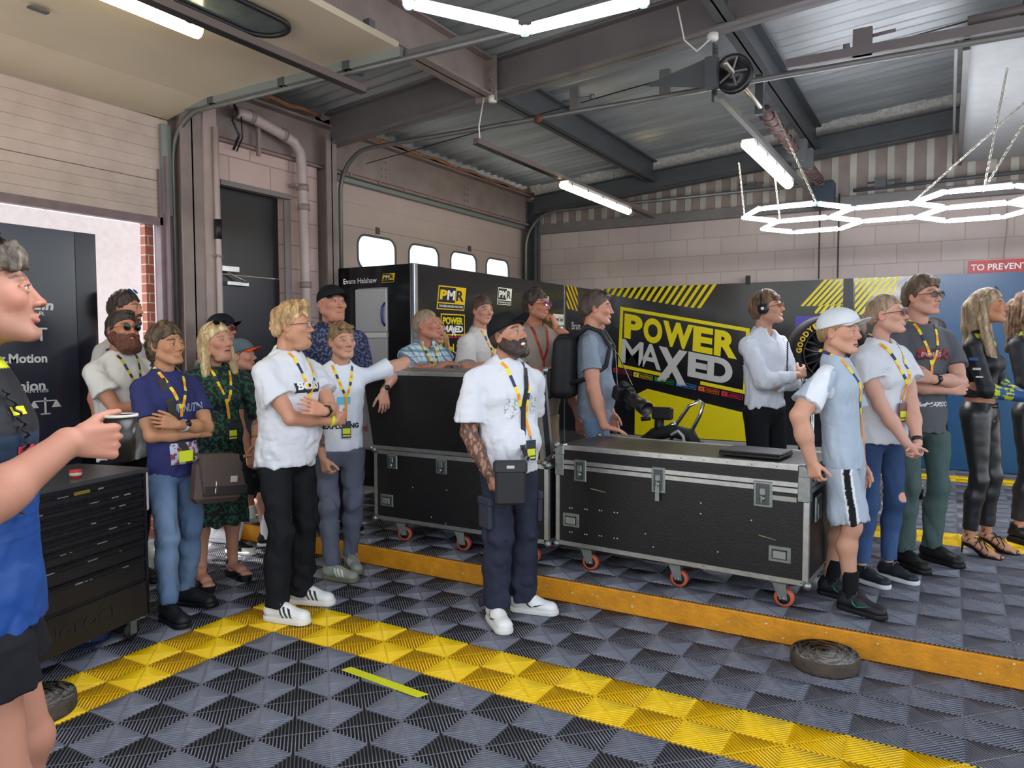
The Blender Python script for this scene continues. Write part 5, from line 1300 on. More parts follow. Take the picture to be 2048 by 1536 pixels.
        s.armidx = getattr(s, 'armidx', {}); s.armidx[i] = len(s.skinP); s.skinP.append((P, Q, c)); s.hand = (wr, fd, n, th)
        return wr, fd, n, th
    def crossed(s, over=1, z=.0, out=0., hand=True, tat=None):
        H = s.H; lx, ly = s.lean*.75; k = H/1.75
        o = over; sg = 1 if o == 1 else -1
        y0 = .165*k*s.th+s.belly*.6+out
        i1, i2 = (1, 0) if o == 1 else (0, 1)
        s.arm(i1, (lx-sg*.075*k, ly+y0+.055*k, .665*H+z), (sg*.9, .15, -1), (-sg, -.12, .30), (sg*.15, -1, -.1), curl=.3, tattoo=tat)
        s.arm(i2, (lx+sg*.085*k, ly+y0, .625*H+z), (-sg*.9, .15, -1), (sg, -.05, .12), (0, -1, .1), curl=.3, tattoo=None)
    # ---------------------------------------------------------------- head
    def head(s, brow='4a3626', lips='b4685c', iris='4a5a5c', stubble=None, stub_amt=.0, beard=None, beard_len=.012, nose=1., jaw=1., fat=0., mouth=0., vox=.0027, shave=None, lines=0., smile=0.):
        hs = 1.; f = Field((-.105, -.135, -.21), (.105, .14, .135), vox*s.vox)
        f.ell((0, -.020, .030), (.0755+fat*.3, .094, .086), .01)
        f.ell((0, .020, -.030), (.060+fat, .066, .078), .03)
        for q in (-1, 1):
            f.cone((q*(.050*jaw+fat), -.010, -.052), (q*.022*jaw, .062, -.095), .020+fat*.5, .018, .025)
            f.ell((q*.041, .055, -.020), (.022+fat, .022, .020), .02)
        f.ell((0, .0715, -.097), (.019*jaw, .016, .014), .014)
        if fat > .004: f.ell((0, .03, -.115), (.05, .045, .02), .03)
        f.cone((-.032, .0745, .024), (.032, .0745, .024), .0105, .0105, .014)
        for q in (-1, 1): f.ell((q*.031, .0965, .003), (.017, .0175, .0105), .010, op='sub')
        f.cone((0, .080, .012), (0, .098, -.026*nose), .0075, .0095, .010); f.ell((0, .1000, -.0300*nose), (.0110*nose, .0115, .0095), .006)
        for q in (-1, 1):
            f.ell((q*.0130, .0905, -.034), (.0072, .010, .0072), .005)
            f.cone((q*.018, .0785, .0070), (q*.031, .0850, .0096), .0046, .0052, .004); f.cone((q*.031, .0850, .0096), (q*.046, .0735, .0048), .0052, .0044, .004)
            f.cone((q*.019, .0780, -.0024), (q*.031, .0828, -.0056), .0038, .0040, .004); f.cone((q*.031, .0828, -.0056), (q*.045, .0735, -.0010), .0040, .0036, .004)
            f.ell((q*.077, -.012, -.006), (.0085, .020, .031), .006, rot=yawm(q*.35)); f.ell((q*.085, -.006, -.004), (.007, .011, .018), .005, rot=yawm(q*.35), op='sub')
        mz = -.058; w = .0225+.004*smile
        for q in (-1, 1):
            f.cone((0, .0868, mz), (q*w, .0770, mz-.003+.004*smile), .0042, .0024, .006); f.cone((0, .0850, mz-.0100-mouth), (q*w*.9, .0765, mz-.0055+.004*smile), .0050, .0028, .006)
        f.cone((-w*.9, .0915, mz-.0050-mouth*.5), (w*.9, .0915, mz-.0050-mouth*.5), .0022+mouth*.45, .0022+mouth*.45, .003, op='sub')
        nb = s.Rh.T @ (s.neck-s.hc)/s.hs; nk = (.056 if not s.fem else .047)*(1+fat*6)*s.H/1.75/s.hs
        if s.H < 1.55: nk *= 1.0
        f.cone(nb+np.array([0, 0, -.03]), (0, -.028, -.045), nk*1.05, nk*.97, .022)
        P, Q = f.mesh(); P = smooth_verts(P, Q, 1, .35)
        x, y, z = P.T; c = np.tile(s.skin, (len(P), 1)); ax = np.abs(x)
        g = lambda X, Y, Z, r: np.exp(-(((ax-X)/r)**2+((y-Y)/r)**2+((z-Z)/r)**2))
        red = .16*g(.045, .055, -.025, .022)+.25*g(0, .105, -.03, .013)+.22*g(.08, -.01, -.005, .03)
        c[:, 1] *= 1-red; c[:, 2] *= 1-red*1.1; c *= (1+.03*wav(P.T, 45, s.seed))[:, None]
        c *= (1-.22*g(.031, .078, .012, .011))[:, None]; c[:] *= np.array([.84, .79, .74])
        def blend(m, col): m = np.clip(m, 0, 1)[:, None]; c[:] = c*(1-m)+L3(col)*m
        lipm = (np.abs(z-(mz-.0055))-.0095-mouth*.5 < 0)&(ax < w+.001)&(y > .071); blend(lipm*.6*(1-ax/w*.35), lips)
        if mouth: blend(((np.abs(z-(mz-.0055-mouth*.5)) < .003+mouth*.6)&(ax < w*.8)&(y < .089)&(y > .070)).astype(float), 'e8ddd2' if smile else '5a2420')
        bz = .0255+.0030*np.sin(np.clip((ax-.012)/.026, 0, 1)*1.57)-np.maximum(0, ax-.038)*.35; blend((np.abs(z-bz) < .0042-np.maximum(0, ax-.035)*.12)*(ax > .013)*(ax < .050)*(y > .055)*.85, brow)
        blend(((np.abs(z-(.0085-np.maximum(0, ax-.03)*.3)) < .0020)&(ax > .019)&(ax < .045)&(y > .072))*.65, '3a2820')
        blend(((ax > .005)&(ax < .014)&(np.abs(z+.0395) < .0035)&(y > .086))*.6, '4a211a')
        jawz = -.045-.55*np.maximum(0, y-.02)*0
        bd = ((z < -.040+np.maximum(0, .03-y)*.75+.0*x)&(z > -.125)&(y > -.035)&~((ax < w*.95)&(np.abs(z-(mz-.0055)) < .0085)&(y > .07)))
        mous = ((np.abs(z+.0475) < .0065)&(ax < .030)&(y > .075))
        chk = (y > .045)&(z > -.052)&(ax > .030)
        bm = ((bd&~chk)|mous).astype(float)*np.clip(1+.25*wav(P.T, 260, 1), 0, 1.2)
        if stubble: blend(bm*stub_amt, stubble)
        if shave is not None:   # cropped hair painted at sides/back where hair is shaved very short
            hz = np.interp(y, [-.12, -.06, -.02, .01, .055, .085], [-.055, -.05, -.02, .012, .045, .062])
            blend((z > hz)*(ax > .0)*shave[1]*np.clip(1+.2*wav(P.T, 300, 4), 0, 1.2)*((y < .06)|(z > .066)), shave[0])
        s.skinP.append((P*s.hs @ s.Rh.T+s.hc, Q, c))
        for q in (-1, 1):   # eyes
            mb = MB(); mb.ball((0, 0, 0), .0118, 16); v = np.array(mb.v); r_ = np.hypot(v[:, 0]+0*q, v[:, 2]); V = v+np.array([q*.031, .0745, .002])
            cc = np.tile(L3('b9b2ac'), (len(v), 1)); fr = v[:, 1] > 0
            me_v = (V*s.hs) @ s.Rh.T+s.hc
            cc[(r_ < .0062)&fr] = L3(iris); cc[(r_ < .0028)&fr] = L3('0a0a0a')
            F = []
            for fc in mb.f: F.append(fc)
            s.part('eye', me_v, np.array(F), EYEM, cc)
        if beard:
            f = Field((-.10, -.06, -.20), (.10, .14, -.01), .0032*s.vox); L = beard_len
            f.ell((0, .020, -.030), (.060+fat+L*.55, .066+L*.6, .078+L*.2), .03)
            for q in (-1, 1): f.cone((q*(.050*jaw+fat), -.010, -.045), (q*.024*jaw, .056, -.094-L*.5), .019+L*.7, .018+L, .02)
            f.ell((0, .062+L*.3, -.096-L*.5), (.024+L*.6, .020+L*.6, .018+L), .014)
            f.cone((-.022, .0865, -.0475), (.022, .0865, -.0475), .0075, .0075, .006)
            G = f.grid(); X, Y, Z = np.broadcast_arrays(*G)
            up = -.036+np.maximum(0, .045-Y)*.85; up = np.where(np.abs(X) < .030, np.where(Y > .06, -.0415, up), up); up = np.where((np.abs(X) > .026)&(Y > .03), np.minimum(up, -.050+np.maximum(0, np.abs(X)-.03)*.8), up)
            f.d = np.maximum(f.d, (Z-up).astype(np.float32)*.8); f.d = np.maximum(f.d, (-.030-Y).astype(np.float32))
            f.ell((0, .10, -.0635-mouth*.4), (.0215+.004*smile, .03, .0085+mouth*.7), .003, op='sub')
            f.disp(lambda P: .0022*wav(P, 190, 3, (1, 1, .5))+.0015*wav(P, 420, 6))
            P, Q = f.mesh(); cc = np.tile(L3(beard), (len(P), 1))*(1+.25*wav(P.T, 120, 2))[:, None]
            s.part('beard', P*s.hs @ s.Rh.T+s.hc, Q, HAIRM, cc)
    def hair(s, col, style='short', th=.010, top=.012, col2=None, front=.066, messy=.003, long=None, blobs=(), side=None, part_name='hair', back=-.055, f=150, temple=0.):
        vx = .0034*s.vox; lo = [-.13, -.16, -.15]; hi = [.13, .13, .17]
        if long: lo[2] = -.42; lo[0] = -.19; hi[0] = .19; lo[1] = -.19
        fl = Field(lo, hi, vx)
        fl.ell((0, -.020, .030), (.0755+th, .094+th, .086+th), .01)
        if top: fl.ell((0, .0+side[1] if side else -.005, .060), (.060, .072, .045+top+th), .03)
        fl.ell((0, -.055, -.01), (.066+th, .055+th, .055+th), .02)
        G = fl.grid(); X, Y, Z = np.broadcast_arrays(*G)
        hz = np.interp(Y, [-.14, -.06, -.03, -.012, .004, .015, .05, .085, .2], [back, back+.005, -.02, .012, -.012+temple, .012+temple, .040+temple, front, front+.01]).astype(np.float32)
        fl.d = np.maximum(fl.d, (hz-Z)*.7)
        for (c, r, kk) in blobs: fl.ell(c, r, kk)
        if long:
            # curtains of hair: list of polylines (points, r0, r1)
            for (pts, r0, r1, flt) in long:
                n = len(pts)-1
                for j in range(n): fl.cone(pts[j], pts[j+1], r0+(r1-r0)*j/n, r0+(r1-r0)*(j+1)/n, .02, flat=flt)
            fl.ell((0, .045, -.045), (.052, .085, .105), .01, op='sub')
        fl.disp(lambda P: messy*wav(P, 70, s.seed+1, (1, 1, .6))+messy*.7*wav(P, f, s.seed+4, (1.2, 1.2, .25 if long else .6)))
        P, Q = fl.mesh(); cc = np.tile(L3(col), (len(P), 1)); m = np.clip(.5+.7*wav(P.T, 60, 3, (1.5, 1.5, .3)), 0, 1)[:, None]
        c2 = L3(col2) if col2 else L3(col)*.6; cc = cc*(1-m)+c2*m
        return s.part(part_name, P*s.hs @ s.Rh.T+s.hc, Q, HAIRM, cc)
    def cap(s, col, brim_col=None, brim_pitch=0, back=False, mat_=None, flat=.0, logo=None, up=0.):
        fl = Field((-.12, -.15, -.03), (.12, .25, .17), .0036*s.vox)
        fl.ell((0, -.020, .032), (.086, .106, .098), .01); fl.ell((0, .02, .045), (.078, .075, .072), .03)
        G = fl.grid(); X, Y, Z = np.broadcast_arrays(*G); base = (.030+.22*Y+up).astype(np.float32)
        fl.d = np.maximum(fl.d, base-Z)
        P, Q = fl.mesh(); P = smooth_verts(P, Q, 1, .4); cc = np.tile(L3(col), (len(P), 1)); x = P[:, 0]
        a = s.part('cap', P*s.hs @ s.Rh.T+s.hc, Q, mat_ or CLOTH, cc)
        # brim: curved plate
        V = []; F = []; n, m = 17, 7
        for t in (0, 1):
            for j in range(m):
                for i in range(n):
                    u = (i/(n-1)-.5)*2; v = j/(m-1); ang = u*1.12
                    x = math.sin(ang)*(.080)*(1-.02*v); y0 = .068*math.cos(ang)+.010; y = y0+v*(.072*math.cos(ang*.9)+.004)
                    z = .046+up+.18*(y-.07)-math.sin(R(brim_pitch))*(y-y0)-(1-flat)*.022*(u*u)*(.4+.6*v)+(.003 if t else 0)
                    V.append((x, y, z))
        for j in range(m-1):
            for i in range(n-1):
                a0 = j*n+i; F.append((a0, a0+n, a0+n+1, a0+1)); b0 = n*m+a0; F.append((b0, b0+1, b0+n+1, b0+n))
        for i in range(n-1): F.append((i, i+1, n*m+i+1, n*m+i)); q = (m-1)*n+i; F.append((q, n*m+q, n*m+q+1, q+1))
        for j in range(m-1): q = j*n; F.append((q, n*m+q, n*m+q+n, q+n)); q = j*n+n-1; F.append((q, q+n, n*m+q+n, n*m+q))
        V = np.array(V)
        if back: V[:, 1] *= -1; F = [f_[::-1] for f_ in F]
        s.part('cap_brim', V*s.hs @ s.Rh.T+s.hc, np.array(F), mat_ or CLOTH, np.tile(L3(brim_col or col), (len(V), 1)))
        return a
    def glasses(s, lens=None, frame='101012', on_head=False, clear=False, size=1., lensm=None, z=.0, round_=False, oh=0.):
        mb = MB(); ln = MB(); o = np.array([0, 0, 0.]) if not on_head else np.array([0, -.028, .088])
        rx, rz = (.0235*size, .0185*size) if not round_ else (.021*size, .021*size)
        tilt = -.9 if on_head else 0
        def T(p):
            p = np.array(p, float)+np.array([0, .006, .002+z])
            if on_head: q = p-np.array([0, .0975, 0]); q = rotx(.62) @ q; p = q+np.array([0, .056, .116+oh])
            return tuple(s.hw(p))
        for q in (-1, 1):
            pts = [T((q*.033+rx*math.cos(a)*(1 if round_ else (1-.08*math.sin(a))), .0935-.16*max(0, abs(q*.033+rx*math.cos(a))-.02)**1.15, rz*math.sin(a)*(1 if round_ else (1 if math.sin(a) > 0 else 1)))) for a in np.linspace(0, 2*PI, 17)[:-1]]
            mb.tube(pts, .0014, 5, closed=True)
            c = T((q*.033, .0935-.004, 0)); ln.add([c]+pts, [(0, 1+k, 1+(k+1) % 16) for k in range(16)]+[(0, 1+(k+1) % 16, 1+k) for k in range(16)])
            if on_head: mb.tube([T((q*(.033+rx), .088, .004)), T((q*.074, .06, .004)), T((q*.080, .02, -.0)), T((q*.080, -.03, -.004))], .0016, 5)
            else: mb.tube([T((q*(.033+rx), .087, .004)), T((q*(.072), .060, .004)), T((q*.0805, .01, .003)), T((q*.0805, -.012, -.004))], .0016, 5)
        mb.tube([T((-.010, .0975, .004)), T((0, .0985, .006)), T((.010, .0975, .004))], .0015, 5)
        g = s.mbpart('sunglasses' if not clear else 'glasses', mb, mat('frame_'+frame, frame, .3))
        s.mbpart('lens', ln, lensm or (mat('clear_lens', 'e8eef0', .05, alpha=.25) if clear else LENS), parent=g)
        return g
    # ---------------------------------------------------------------- clothes
    def tee(s, col, sleeve=.52, hem=.475, loose=1., amp=.0035, name='t_shirt', colfn=None, m=None, sl_r=1., neck_r=.060, long_cuff=None, open_v=0., collar=False, flare=0., vox=.0066, seed=None):
        H = s.H; k = H/1.75*loose; f = Field(*s._bb(), vox*s.vox); Y = (0, 1, 0)
        if s.fem: prof = [(hem-.02, .158, .74), (.53, .152, .74), (.60, .128, .72), (.66, .128, .76), (.715, .146, .78), (.76, .128, .64)]
        else: prof = [(hem-.02, .157, .74), (.53, .152, .73), (.60, .144, .72), (.68, .154, .70), (.735, .162, .66), (.772, .142, .58)]
        pts = []
        for (z, r, fl) in prof:
            c = s.sp(z)*(1 if z > .5 else 0)+np.array([s.pel[0]*(1-max(0, min(1, (z-.5)/.3))), s.pel[1]*(1-max(0, min(1, (z-.5)/.3)))-.004, z*H]); rr = r*k*(1+flare*max(0, .62-z)*3)
            pts.append((c, rr, fl*s.th))
        for a, b in zip(pts[:-1], pts[1:]): f.cone(a[0], b[0], a[1], b[1], .03, flat=(Y, (a[2]+b[2])/2))
        if s.belly: f.ell(s.sp(.60)+np.array([0, .03+s.belly*.5, .595*H]), (.135*k, .10+s.belly*.5, .13), .06)
        if s.fem:
            for q in (-1, 1): f.ell(s.sp(.72)+np.array([q*.065, .075*s.th, .722*H]), (.062, .055, .06), .04)
        else: f.ell(s.sp(.745)+np.array([0, .045*s.th, .745*H]), (.13*k, .065*s.th, .07), .05)
        f.cone(s.sh[0]+np.array([.035, 0, -.012]), s.sh[1]+np.array([-.035, 0, -.012]), .052*k, .052*k, .04, flat=(Y, .95))
        for q in (0, 1): f.cone(s.neck+np.array([(-.03, .03)[q], -.006, -.018]), s.sh[q]+np.array([(.03, -.03)[q], 0, .004]), .036*k, .046*k, .03)
        f.cone(s.sp(.80)+np.array([0, -.02, .79*H]), s.neck+np.array([0, 0, -.012]), .085*k, .058*k, .05)
        sd = s.seed if seed is None else seed; hz = hem*H
        G = f.grid(); f.d = np.maximum(f.d, (hz+.006*np.sin(G[0]*25+sd)+.0*G[1]-G[2]).astype(np.float32))
        for i in (0, 1):
            sh, el, wr = s.arms[i] if s.arms[i] is not None else (s.sh[i], s.sh[i]+np.array([0, 0, -s.ua]), None)
            if sleeve <= 1: e = sh+(el-sh)*sleeve; f.cone(sh+(el-sh)*.06, e, .054*k, .062*k*sl_r+.002, .03, caps=(0, 1))
            else:
                f.cone(sh+(el-sh)*.05, el, .055*k, .052*k*sl_r, .03); e = el+(wr-el)*(sleeve-1); f.cone(el, e, .053*k*sl_r, .037*k*sl_r, .02, caps=(0, 1))
        for i in (0, 1):      # the arm inside the sleeve is slimmer than the sleeve
            if s.arms[i] is None: continue
            sh, el, wr = s.arms[i]; Pa, Qa, ca = s.skinP[s.armidx[i]]; d = el-sh; L_ = np.linalg.norm(d); t = ((Pa-sh)@d)/L_**2
            cen = sh+np.outer(np.clip(t, 0, 1), d); e_ = min(sleeve, 1.0); wgt = np.clip((e_-.04-t)/.08, 0, 1)*(np.linalg.norm(Pa-cen, axis=1) < .08)
            if sleeve > 1:
                d2 = wr-el; t2 = ((Pa-el)@d2)/(d2@d2); c2 = el+np.outer(np.clip(t2, 0, 1), d2); n1 = np.linalg.norm(Pa-cen, axis=1); n2 = np.linalg.norm(Pa-c2, axis=1)
                w2_ = np.clip((sleeve-1-.04-t2)/.06, 0, 1); use2 = n2 < n1; cen = np.where(use2[:, None], c2, cen); wgt = np.where(use2, w2_, wgt)
            s.skinP[s.armidx[i]] = (cen*(wgt*.32)[:, None]+Pa*(1-wgt*.32)[:, None], Qa, ca)
        s.hemz = hem*H
        # neck hole
        f.cone(s.neck+np.array([0, .01, -.035-open_v*.3]), s.neck+np.array([0, .035, .08]), neck_r*H/1.75*.88, neck_r*H/1.75*1.25, .006, op='sub')
        if open_v: f.cone(s.neck+np.array([0, .09, -.02]), s.neck+np.array([0, .13, -.02-open_v]), .045, .012, .01, op='sub')
        def fo(P):
            z = P[2]/H; a = amp*(1+1.2*np.clip((.62-z)*5, 0, 1)); w1 = wav(P, 15, sd, (1.2, 1.2, .5)); w2 = wav(P, 30, sd+3, (1.2, 1.2, .8)); return np.minimum(a*1.2*w1+a*1.1*(1-2.2*np.abs(w2))*.8+amp*.4*wav(P, 80, sd+5, (.5, .5, 1.4)), a*.9)
        f.disp(fo)
        P, Q = f.mesh(); P = smooth_verts(P, Q, 1, .4)
        cc = np.tile(L3(col), (len(P), 1)) if colfn is None else colfn(P, s)
        s.tee_id = s.part(name, P, Q, m or CLOTH, cc); s.bvh = BVHTree.FromPolygons([tuple(p) for p in P], [tuple(q) for q in Q.tolist()])
        return s.tee_id
    def _armlow(s, hz): return False
    def _bb(s):
        pts = [s.sh[0], s.sh[1], s.pel, s.hip[0], s.hip[1], s.neck]+[p for a in s.arms if a is not None for p in a[1:]]
        pts = np.stack(pts); lo = pts.min(0)-np.array([.2, .2, .16]); hi = pts.max(0)+np.array([.2, .24, .10]); lo[2] = min(lo[2], .38*s.H); return lo, hi
    def trousers(s, col, r=1., ankle=.10, amp=.004, name='trousers', colfn=None, m=None, top=.56, knee=None, bunch=.0, flare=0., vox=.0068, hipr=1.):
        """knee=None full length; else shorts ending at that fraction of the thigh->shin (1 = knee)"""
        H = s.H; k = H/1.75*r; pts = np.stack(s.hip+s.knee+s.ank+[s.pel]); lo = pts.min(0)-.17; hi = pts.max(0)+.17; lo[2] = pts[:, 2].min()-.06; hi[2] = max(hi[2], top*H+.06)
        f = Field(lo, hi, vox*s.vox)
        hr = (.088 if not s.fem else .094)*hipr
        for i in (0, 1):
            h, kn, an = s.hip[i], s.knee[i], s.ank[i]
            if knee is not None and knee <= 1:
                e = h+(kn-h)*knee; f.cone(h+np.array([0, 0, -.01]), e, hr*k, (.088+flare)*k, .03, caps=(0, 1))
            else:
                f.cone(h+np.array([0, 0, -.01]), kn, hr*k, (.064 if not s.fem else .060)*k, .03)
                e = an+(kn-an)*(ankle-.06)/.4; e = an+np.array([0, 0, ankle-.085])
                c = kn+(e-kn)*.35+np.array([0, -.012, 0]); f.cone(kn, c, .062*k, (.062+flare*.4)*k, .03); f.cone(c, e, (.062+flare*.4)*k, (.052+flare)*k, .03, caps=(0, 1))
        f.ell(s.pel+np.array([0, -.012, .01]), (.143*k*hipr, .102*k*s.th, .10*k), .05); f.cone(s.pel+np.array([0, 0, 0]), s.pel+np.array([0, 0, top*H-s.pel[2]])+s.sp(top)*.3, .138*k*hipr, .130*k, .04, flat=((0, 1, 0), .70), caps=(0, 1))
        sd = s.seed+2
        def fo(P):
            z = P[2]; a = amp*(.7+1.0*np.exp(-((z-.30*H)/.12)**2)+bunch*np.exp(-((z-.12)/.12)**2)); w2 = wav(P, 24, sd+1, (1.1, 1.1, .85)); return np.minimum(a*1.1*wav(P, 17, sd, (1, 1, .8))+a*1.2*(1-2.2*np.abs(w2))*.8, a)
        f.disp(fo)
        P, Q = f.mesh(); P = smooth_verts(P, Q, 1, .4)
        if getattr(s, 'hemz', None):    # waistband tucked under the hem
            w_ = np.clip((P[:, 2]-s.hemz+.012)/.03, 0, 1)*.16; ax_ = np.array([s.pel[0], s.pel[1]-.01]); P[:, :2] = P[:, :2]*(1-w_[:, None])+ax_*w_[:, None]
        cc = np.tile(L3(col), (len(P), 1)) if colfn is None else colfn(P, s)
        return s.part(name, P, Q, m or CLOTH, cc)
    def legs(s, socks=None, covered=False):
        H = s.H; k = H/1.75*(.93 if s.fem else 1); pts = np.stack(s.knee+s.ank+s.hip); f = Field(pts.min(0)-.11, pts.max(0)+np.array([.11, .11, 0]), .0052*s.vox)
        for i in (0, 1):
            h, kn, an = s.hip[i], s.knee[i], s.ank[i]; r_ = .6 if covered else 1.; f.cone(h+(kn-h)*.25, kn, .055*k*r_, .053*k*r_, .02); f.ell(kn+np.array([0, .012*r_, 0]), (.048*k*r_, .045*k*r_, .055*k), .02)
            c = kn+(an-kn)*.30+np.array([0, -.022, 0]); f.cone(kn, c, .048*k*r_, .054*k*r_, .025); f.cone(c, an+np.array([0, 0, .03]), .054*k*r_, .034*k, .03); f.cone(an+np.array([0, 0, .04]), an+np.array([0, 0, -.03]), .034*k, .036*k, .01)
        P, Q = f.mesh(); P = smooth_verts(P, Q, 1, .4); c = np.tile(s.skin*np.array([.84, .79, .74]), (len(P), 1))*(1+.05*wav(P.T, 20, 3))[:, None]; s.skinP.append((P, Q, c))
        if socks:
            f = Field(pts.min(0)-.1, pts.max(0)+.1, .005*s.vox)
            for i in (0, 1):
                an = s.ank[i]; u = unit(s.knee[i]-an); f.cone(an+np.array([0, 0, -.03]), an+u*socks[1], .041*k, .046*k, .01, caps=(0, 1))
            P, Q = f.mesh(); 
            i0 = P[:, 0] < (s.ank[0][0]+s.ank[1][0])/2 if abs(s.ank[0][0]-s.ank[1][0]) > .04 else P[:, 1] < (s.ank[0][1]+s.ank[1][1])/2
            vi = i0[Q].all(1)
            for mk in (vi, ~vi): s._sub('sock', P, Q[mk], CLOTH, socks[0])
    def _sub(s, name, P, Q, m, col):
        u, inv = np.unique(Q, return_inverse=True)
        if len(u) == 0: return
        return s.part(name, P[u], inv.reshape(-1, 4), m, np.tile(L3(col), (len(u), 1)))
    def sandals(s, heel=.06, chunky=False, col='151517', L=.25, plat=.0, straps=None):
        m = mat('sandal_black', col, .3); f = Field((-.4, -.45, -.01), (.4, .45, .24), .0042)
        for i in (0, 1):
            o, yw = s.feet[i]; Rf = yawm(yw); T = lambda q: tuple(Rf @ (np.array(q)*L/.25)+o); h = heel; p_ = plat
            f.cone(T((0, -.02, h+.035)), T((0, .105, p_+.035)), .030, .034, .02, flat=((0, 0, 1), .8)); f.cone(T((0, .105, p_+.03)), T((0, .150, p_+.022)), .036, .028, .01, flat=((0, 0, 1), .5)); f.cone(T((0, -.02, h+.04)), T((0, .005, h+.10)), .030, .033, .02)
            for j in range(5): f.cone(T(((-.026+.013*j), .145, p_+.02)), T(((-.028+.014*j), .177-.004*abs(j-1), p_+.014)), .0085, .0075, .003)
        P, Q = f.mesh(); s.skinP.append((P, Q, np.tile(s.skin*np.array([.84, .78, .72]), (len(P), 1))))
        for i in (0, 1):
            o, yw = s.feet[i]; Rf = yawm(yw); T = lambda q: tuple(Rf @ (np.array(q)*L/.25)+o)
            b = MB(); pr = [(-.028, -.055), (.028, -.055), (.034, .0), (.034, .06), (.045, .12), (.038, .17), (.012, .192), (-.015, .190), (-.040, .165), (-.044, .12), (-.034, .06), (-.034, 0)]; n = len(pr)
            b.add([T((x, y, 0)) for x, y in pr]+[T((x, y, plat+.012)) for x, y in pr], [tuple(range(n))[::-1], tuple(range(n, 2*n))]+[(q, (q+1) % n, n+(q+1) % n, n+q) for q in range(n)])
            sh_ = s.mbpart('sandal', b, m)
            b = MB()
            for (y, z, w, r_) in straps: b.tube([T((w*math.cos(a), y+.01*math.sin(a*2), z-.035+w*math.sin(a)*.9)) for a in np.linspace(-.3, PI+.3, 9)], r_, 6)
            s.mbpart('strap', b, m, parent=sh_)
    def shoes(s, col, sole='e8e6e0', L=.285, style='low', lace=None, stripes=None, toe=None, soleh=.028, swoosh=None, m=None):
        k = L/.285*(s.H/1.75)**.5 if s.H > 1 else 1
        for i in (0, 1):
            o, yw = s.feet[i]; Rf = yawm(yw); b = -.075
            T = lambda P: (P*k) @ Rf.T+o
            f = Field((-.075, b-.02, -.01), (.075, .24, .17), .0042*s.vox)
            f.cone((0, b+.045, .055), (0, .06, .052), .040, .040, .01); f.cone((0, .06, .05), (.004*(-1, 1)[i]*-1, .155, .036), .041, .043, .02, flat=((0, 0, 1), .8)); f.cone((0, b+.05, .06), (0, b+.062, .10 if style == 'low' else .135), .037, .040, .02, caps=(0, 1))
            f.cone((0, b+.075, .09), (0, .09, .058), .030, .026, .02)
            f.plane((0, 0, soleh-.004), (0, 0, -1))
            P, Q = f.mesh(); P = smooth_verts(P, Q, 1, .4); cc = np.tile(L3(col), (len(P), 1)); x, y, z = P.T
            if toe: cc[(y > .10)&(z < .06)] = L3(toe)
            if stripes:
                u = y+z*.55; mm = (np.abs(x) > .024)&(z > .034)&(z < .088)
                for q in range(3): cc[mm&(np.abs(u-(.088+q*.024)) < .0062)] = L3(stripes)
            sh = s.part('shoe', T(P), Q, m or SHOEM, cc)
            f = Field((-.08, b-.03, -.01), (.08, .24, .06), .0042*s.vox)
            f.cone((0, b+.043, .012), (0, .155, .012), .043, .050, .01); f.ell((0, .05, .012), (.040, .09, .04), .02)
            f.plane((0, 0, soleh), (0, 0, 1)); f.plane((0, 0, .001), (0, 0, -1)); P, Q = f.mesh()
            s.part('sole', T(P), Q, SHOEM, np.tile(L3(sole), (len(P), 1)), parent=sh)
            if lace:
                mb = MB()
                for q in range(5):
                    yy = .035+q*.020; zz = .103-q*.0095
                    mb.tube([tuple(T(np.array([[-.020, yy, zz-.008]]))[0]), tuple(T(np.array([[0, yy+.008, zz+.001]]))[0]), tuple(T(np.array([[.020, yy+.014, zz-.010]]))[0])], .0026, 5)
                    mb.tube([tuple(T(np.array([[.020, yy, zz-.008]]))[0]), tuple(T(np.array([[0, yy+.008, zz+.003]]))[0]), tuple(T(np.array([[-.020, yy+.014, zz-.010]]))[0])], .0026, 5)
                for q in (-1, 1): mb.tube([tuple(T(np.array([[0, .035, .108]]))[0]), tuple(T(np.array([[q*.02, .045, .115]]))[0]), tuple(T(np.array([[q*.035, .05, .10]]))[0])], .0024, 5)
                s.mbpart('laces', mb, mat('lace_'+lace, lace, .8), parent=sh)
            if swoosh:
                for sd_ in (-1, 1):
                    mb = MB(); pts = [(.045, .075), (.055, .052), (.075, .040), (.105, .046), (.16, .066), (.105, .053), (.080, .051), (.066, .058)]
                    vs = []
                    for (yy, zz) in pts:
                        wv = .0425 if yy < .11 else .044; vs.append((sd_*(wv+.0025-.35*max(0, zz-.052)), yy-.02, zz))
                    tv = T(np.array(vs)); mb.add([tuple(v) for v in tv], [(0, 1, 7), (1, 2, 6, 7), (2, 3, 5, 6), (3, 4, 5)]); mb.add([tuple(v) for v in tv], [(0, 7, 1), (1, 7, 6, 2), (2, 6, 5, 3), (3, 5, 4)]); s.mbpart('side_mark', mb, mat('mark_'+swoosh, swoosh, .5), parent=sh)
    def surf(s, x, z, off=.004, y0=.6, dr=(0, -1, 0)):
        r_ = s.bvh.ray_cast(Vector((x, y0, z)), Vector(dr)); 
        if r_[0] is None: return None, None
        n = r_[1]
        if n.y < 0: n = -n
        return np.array(r_[0]+n*off), np.array(n)
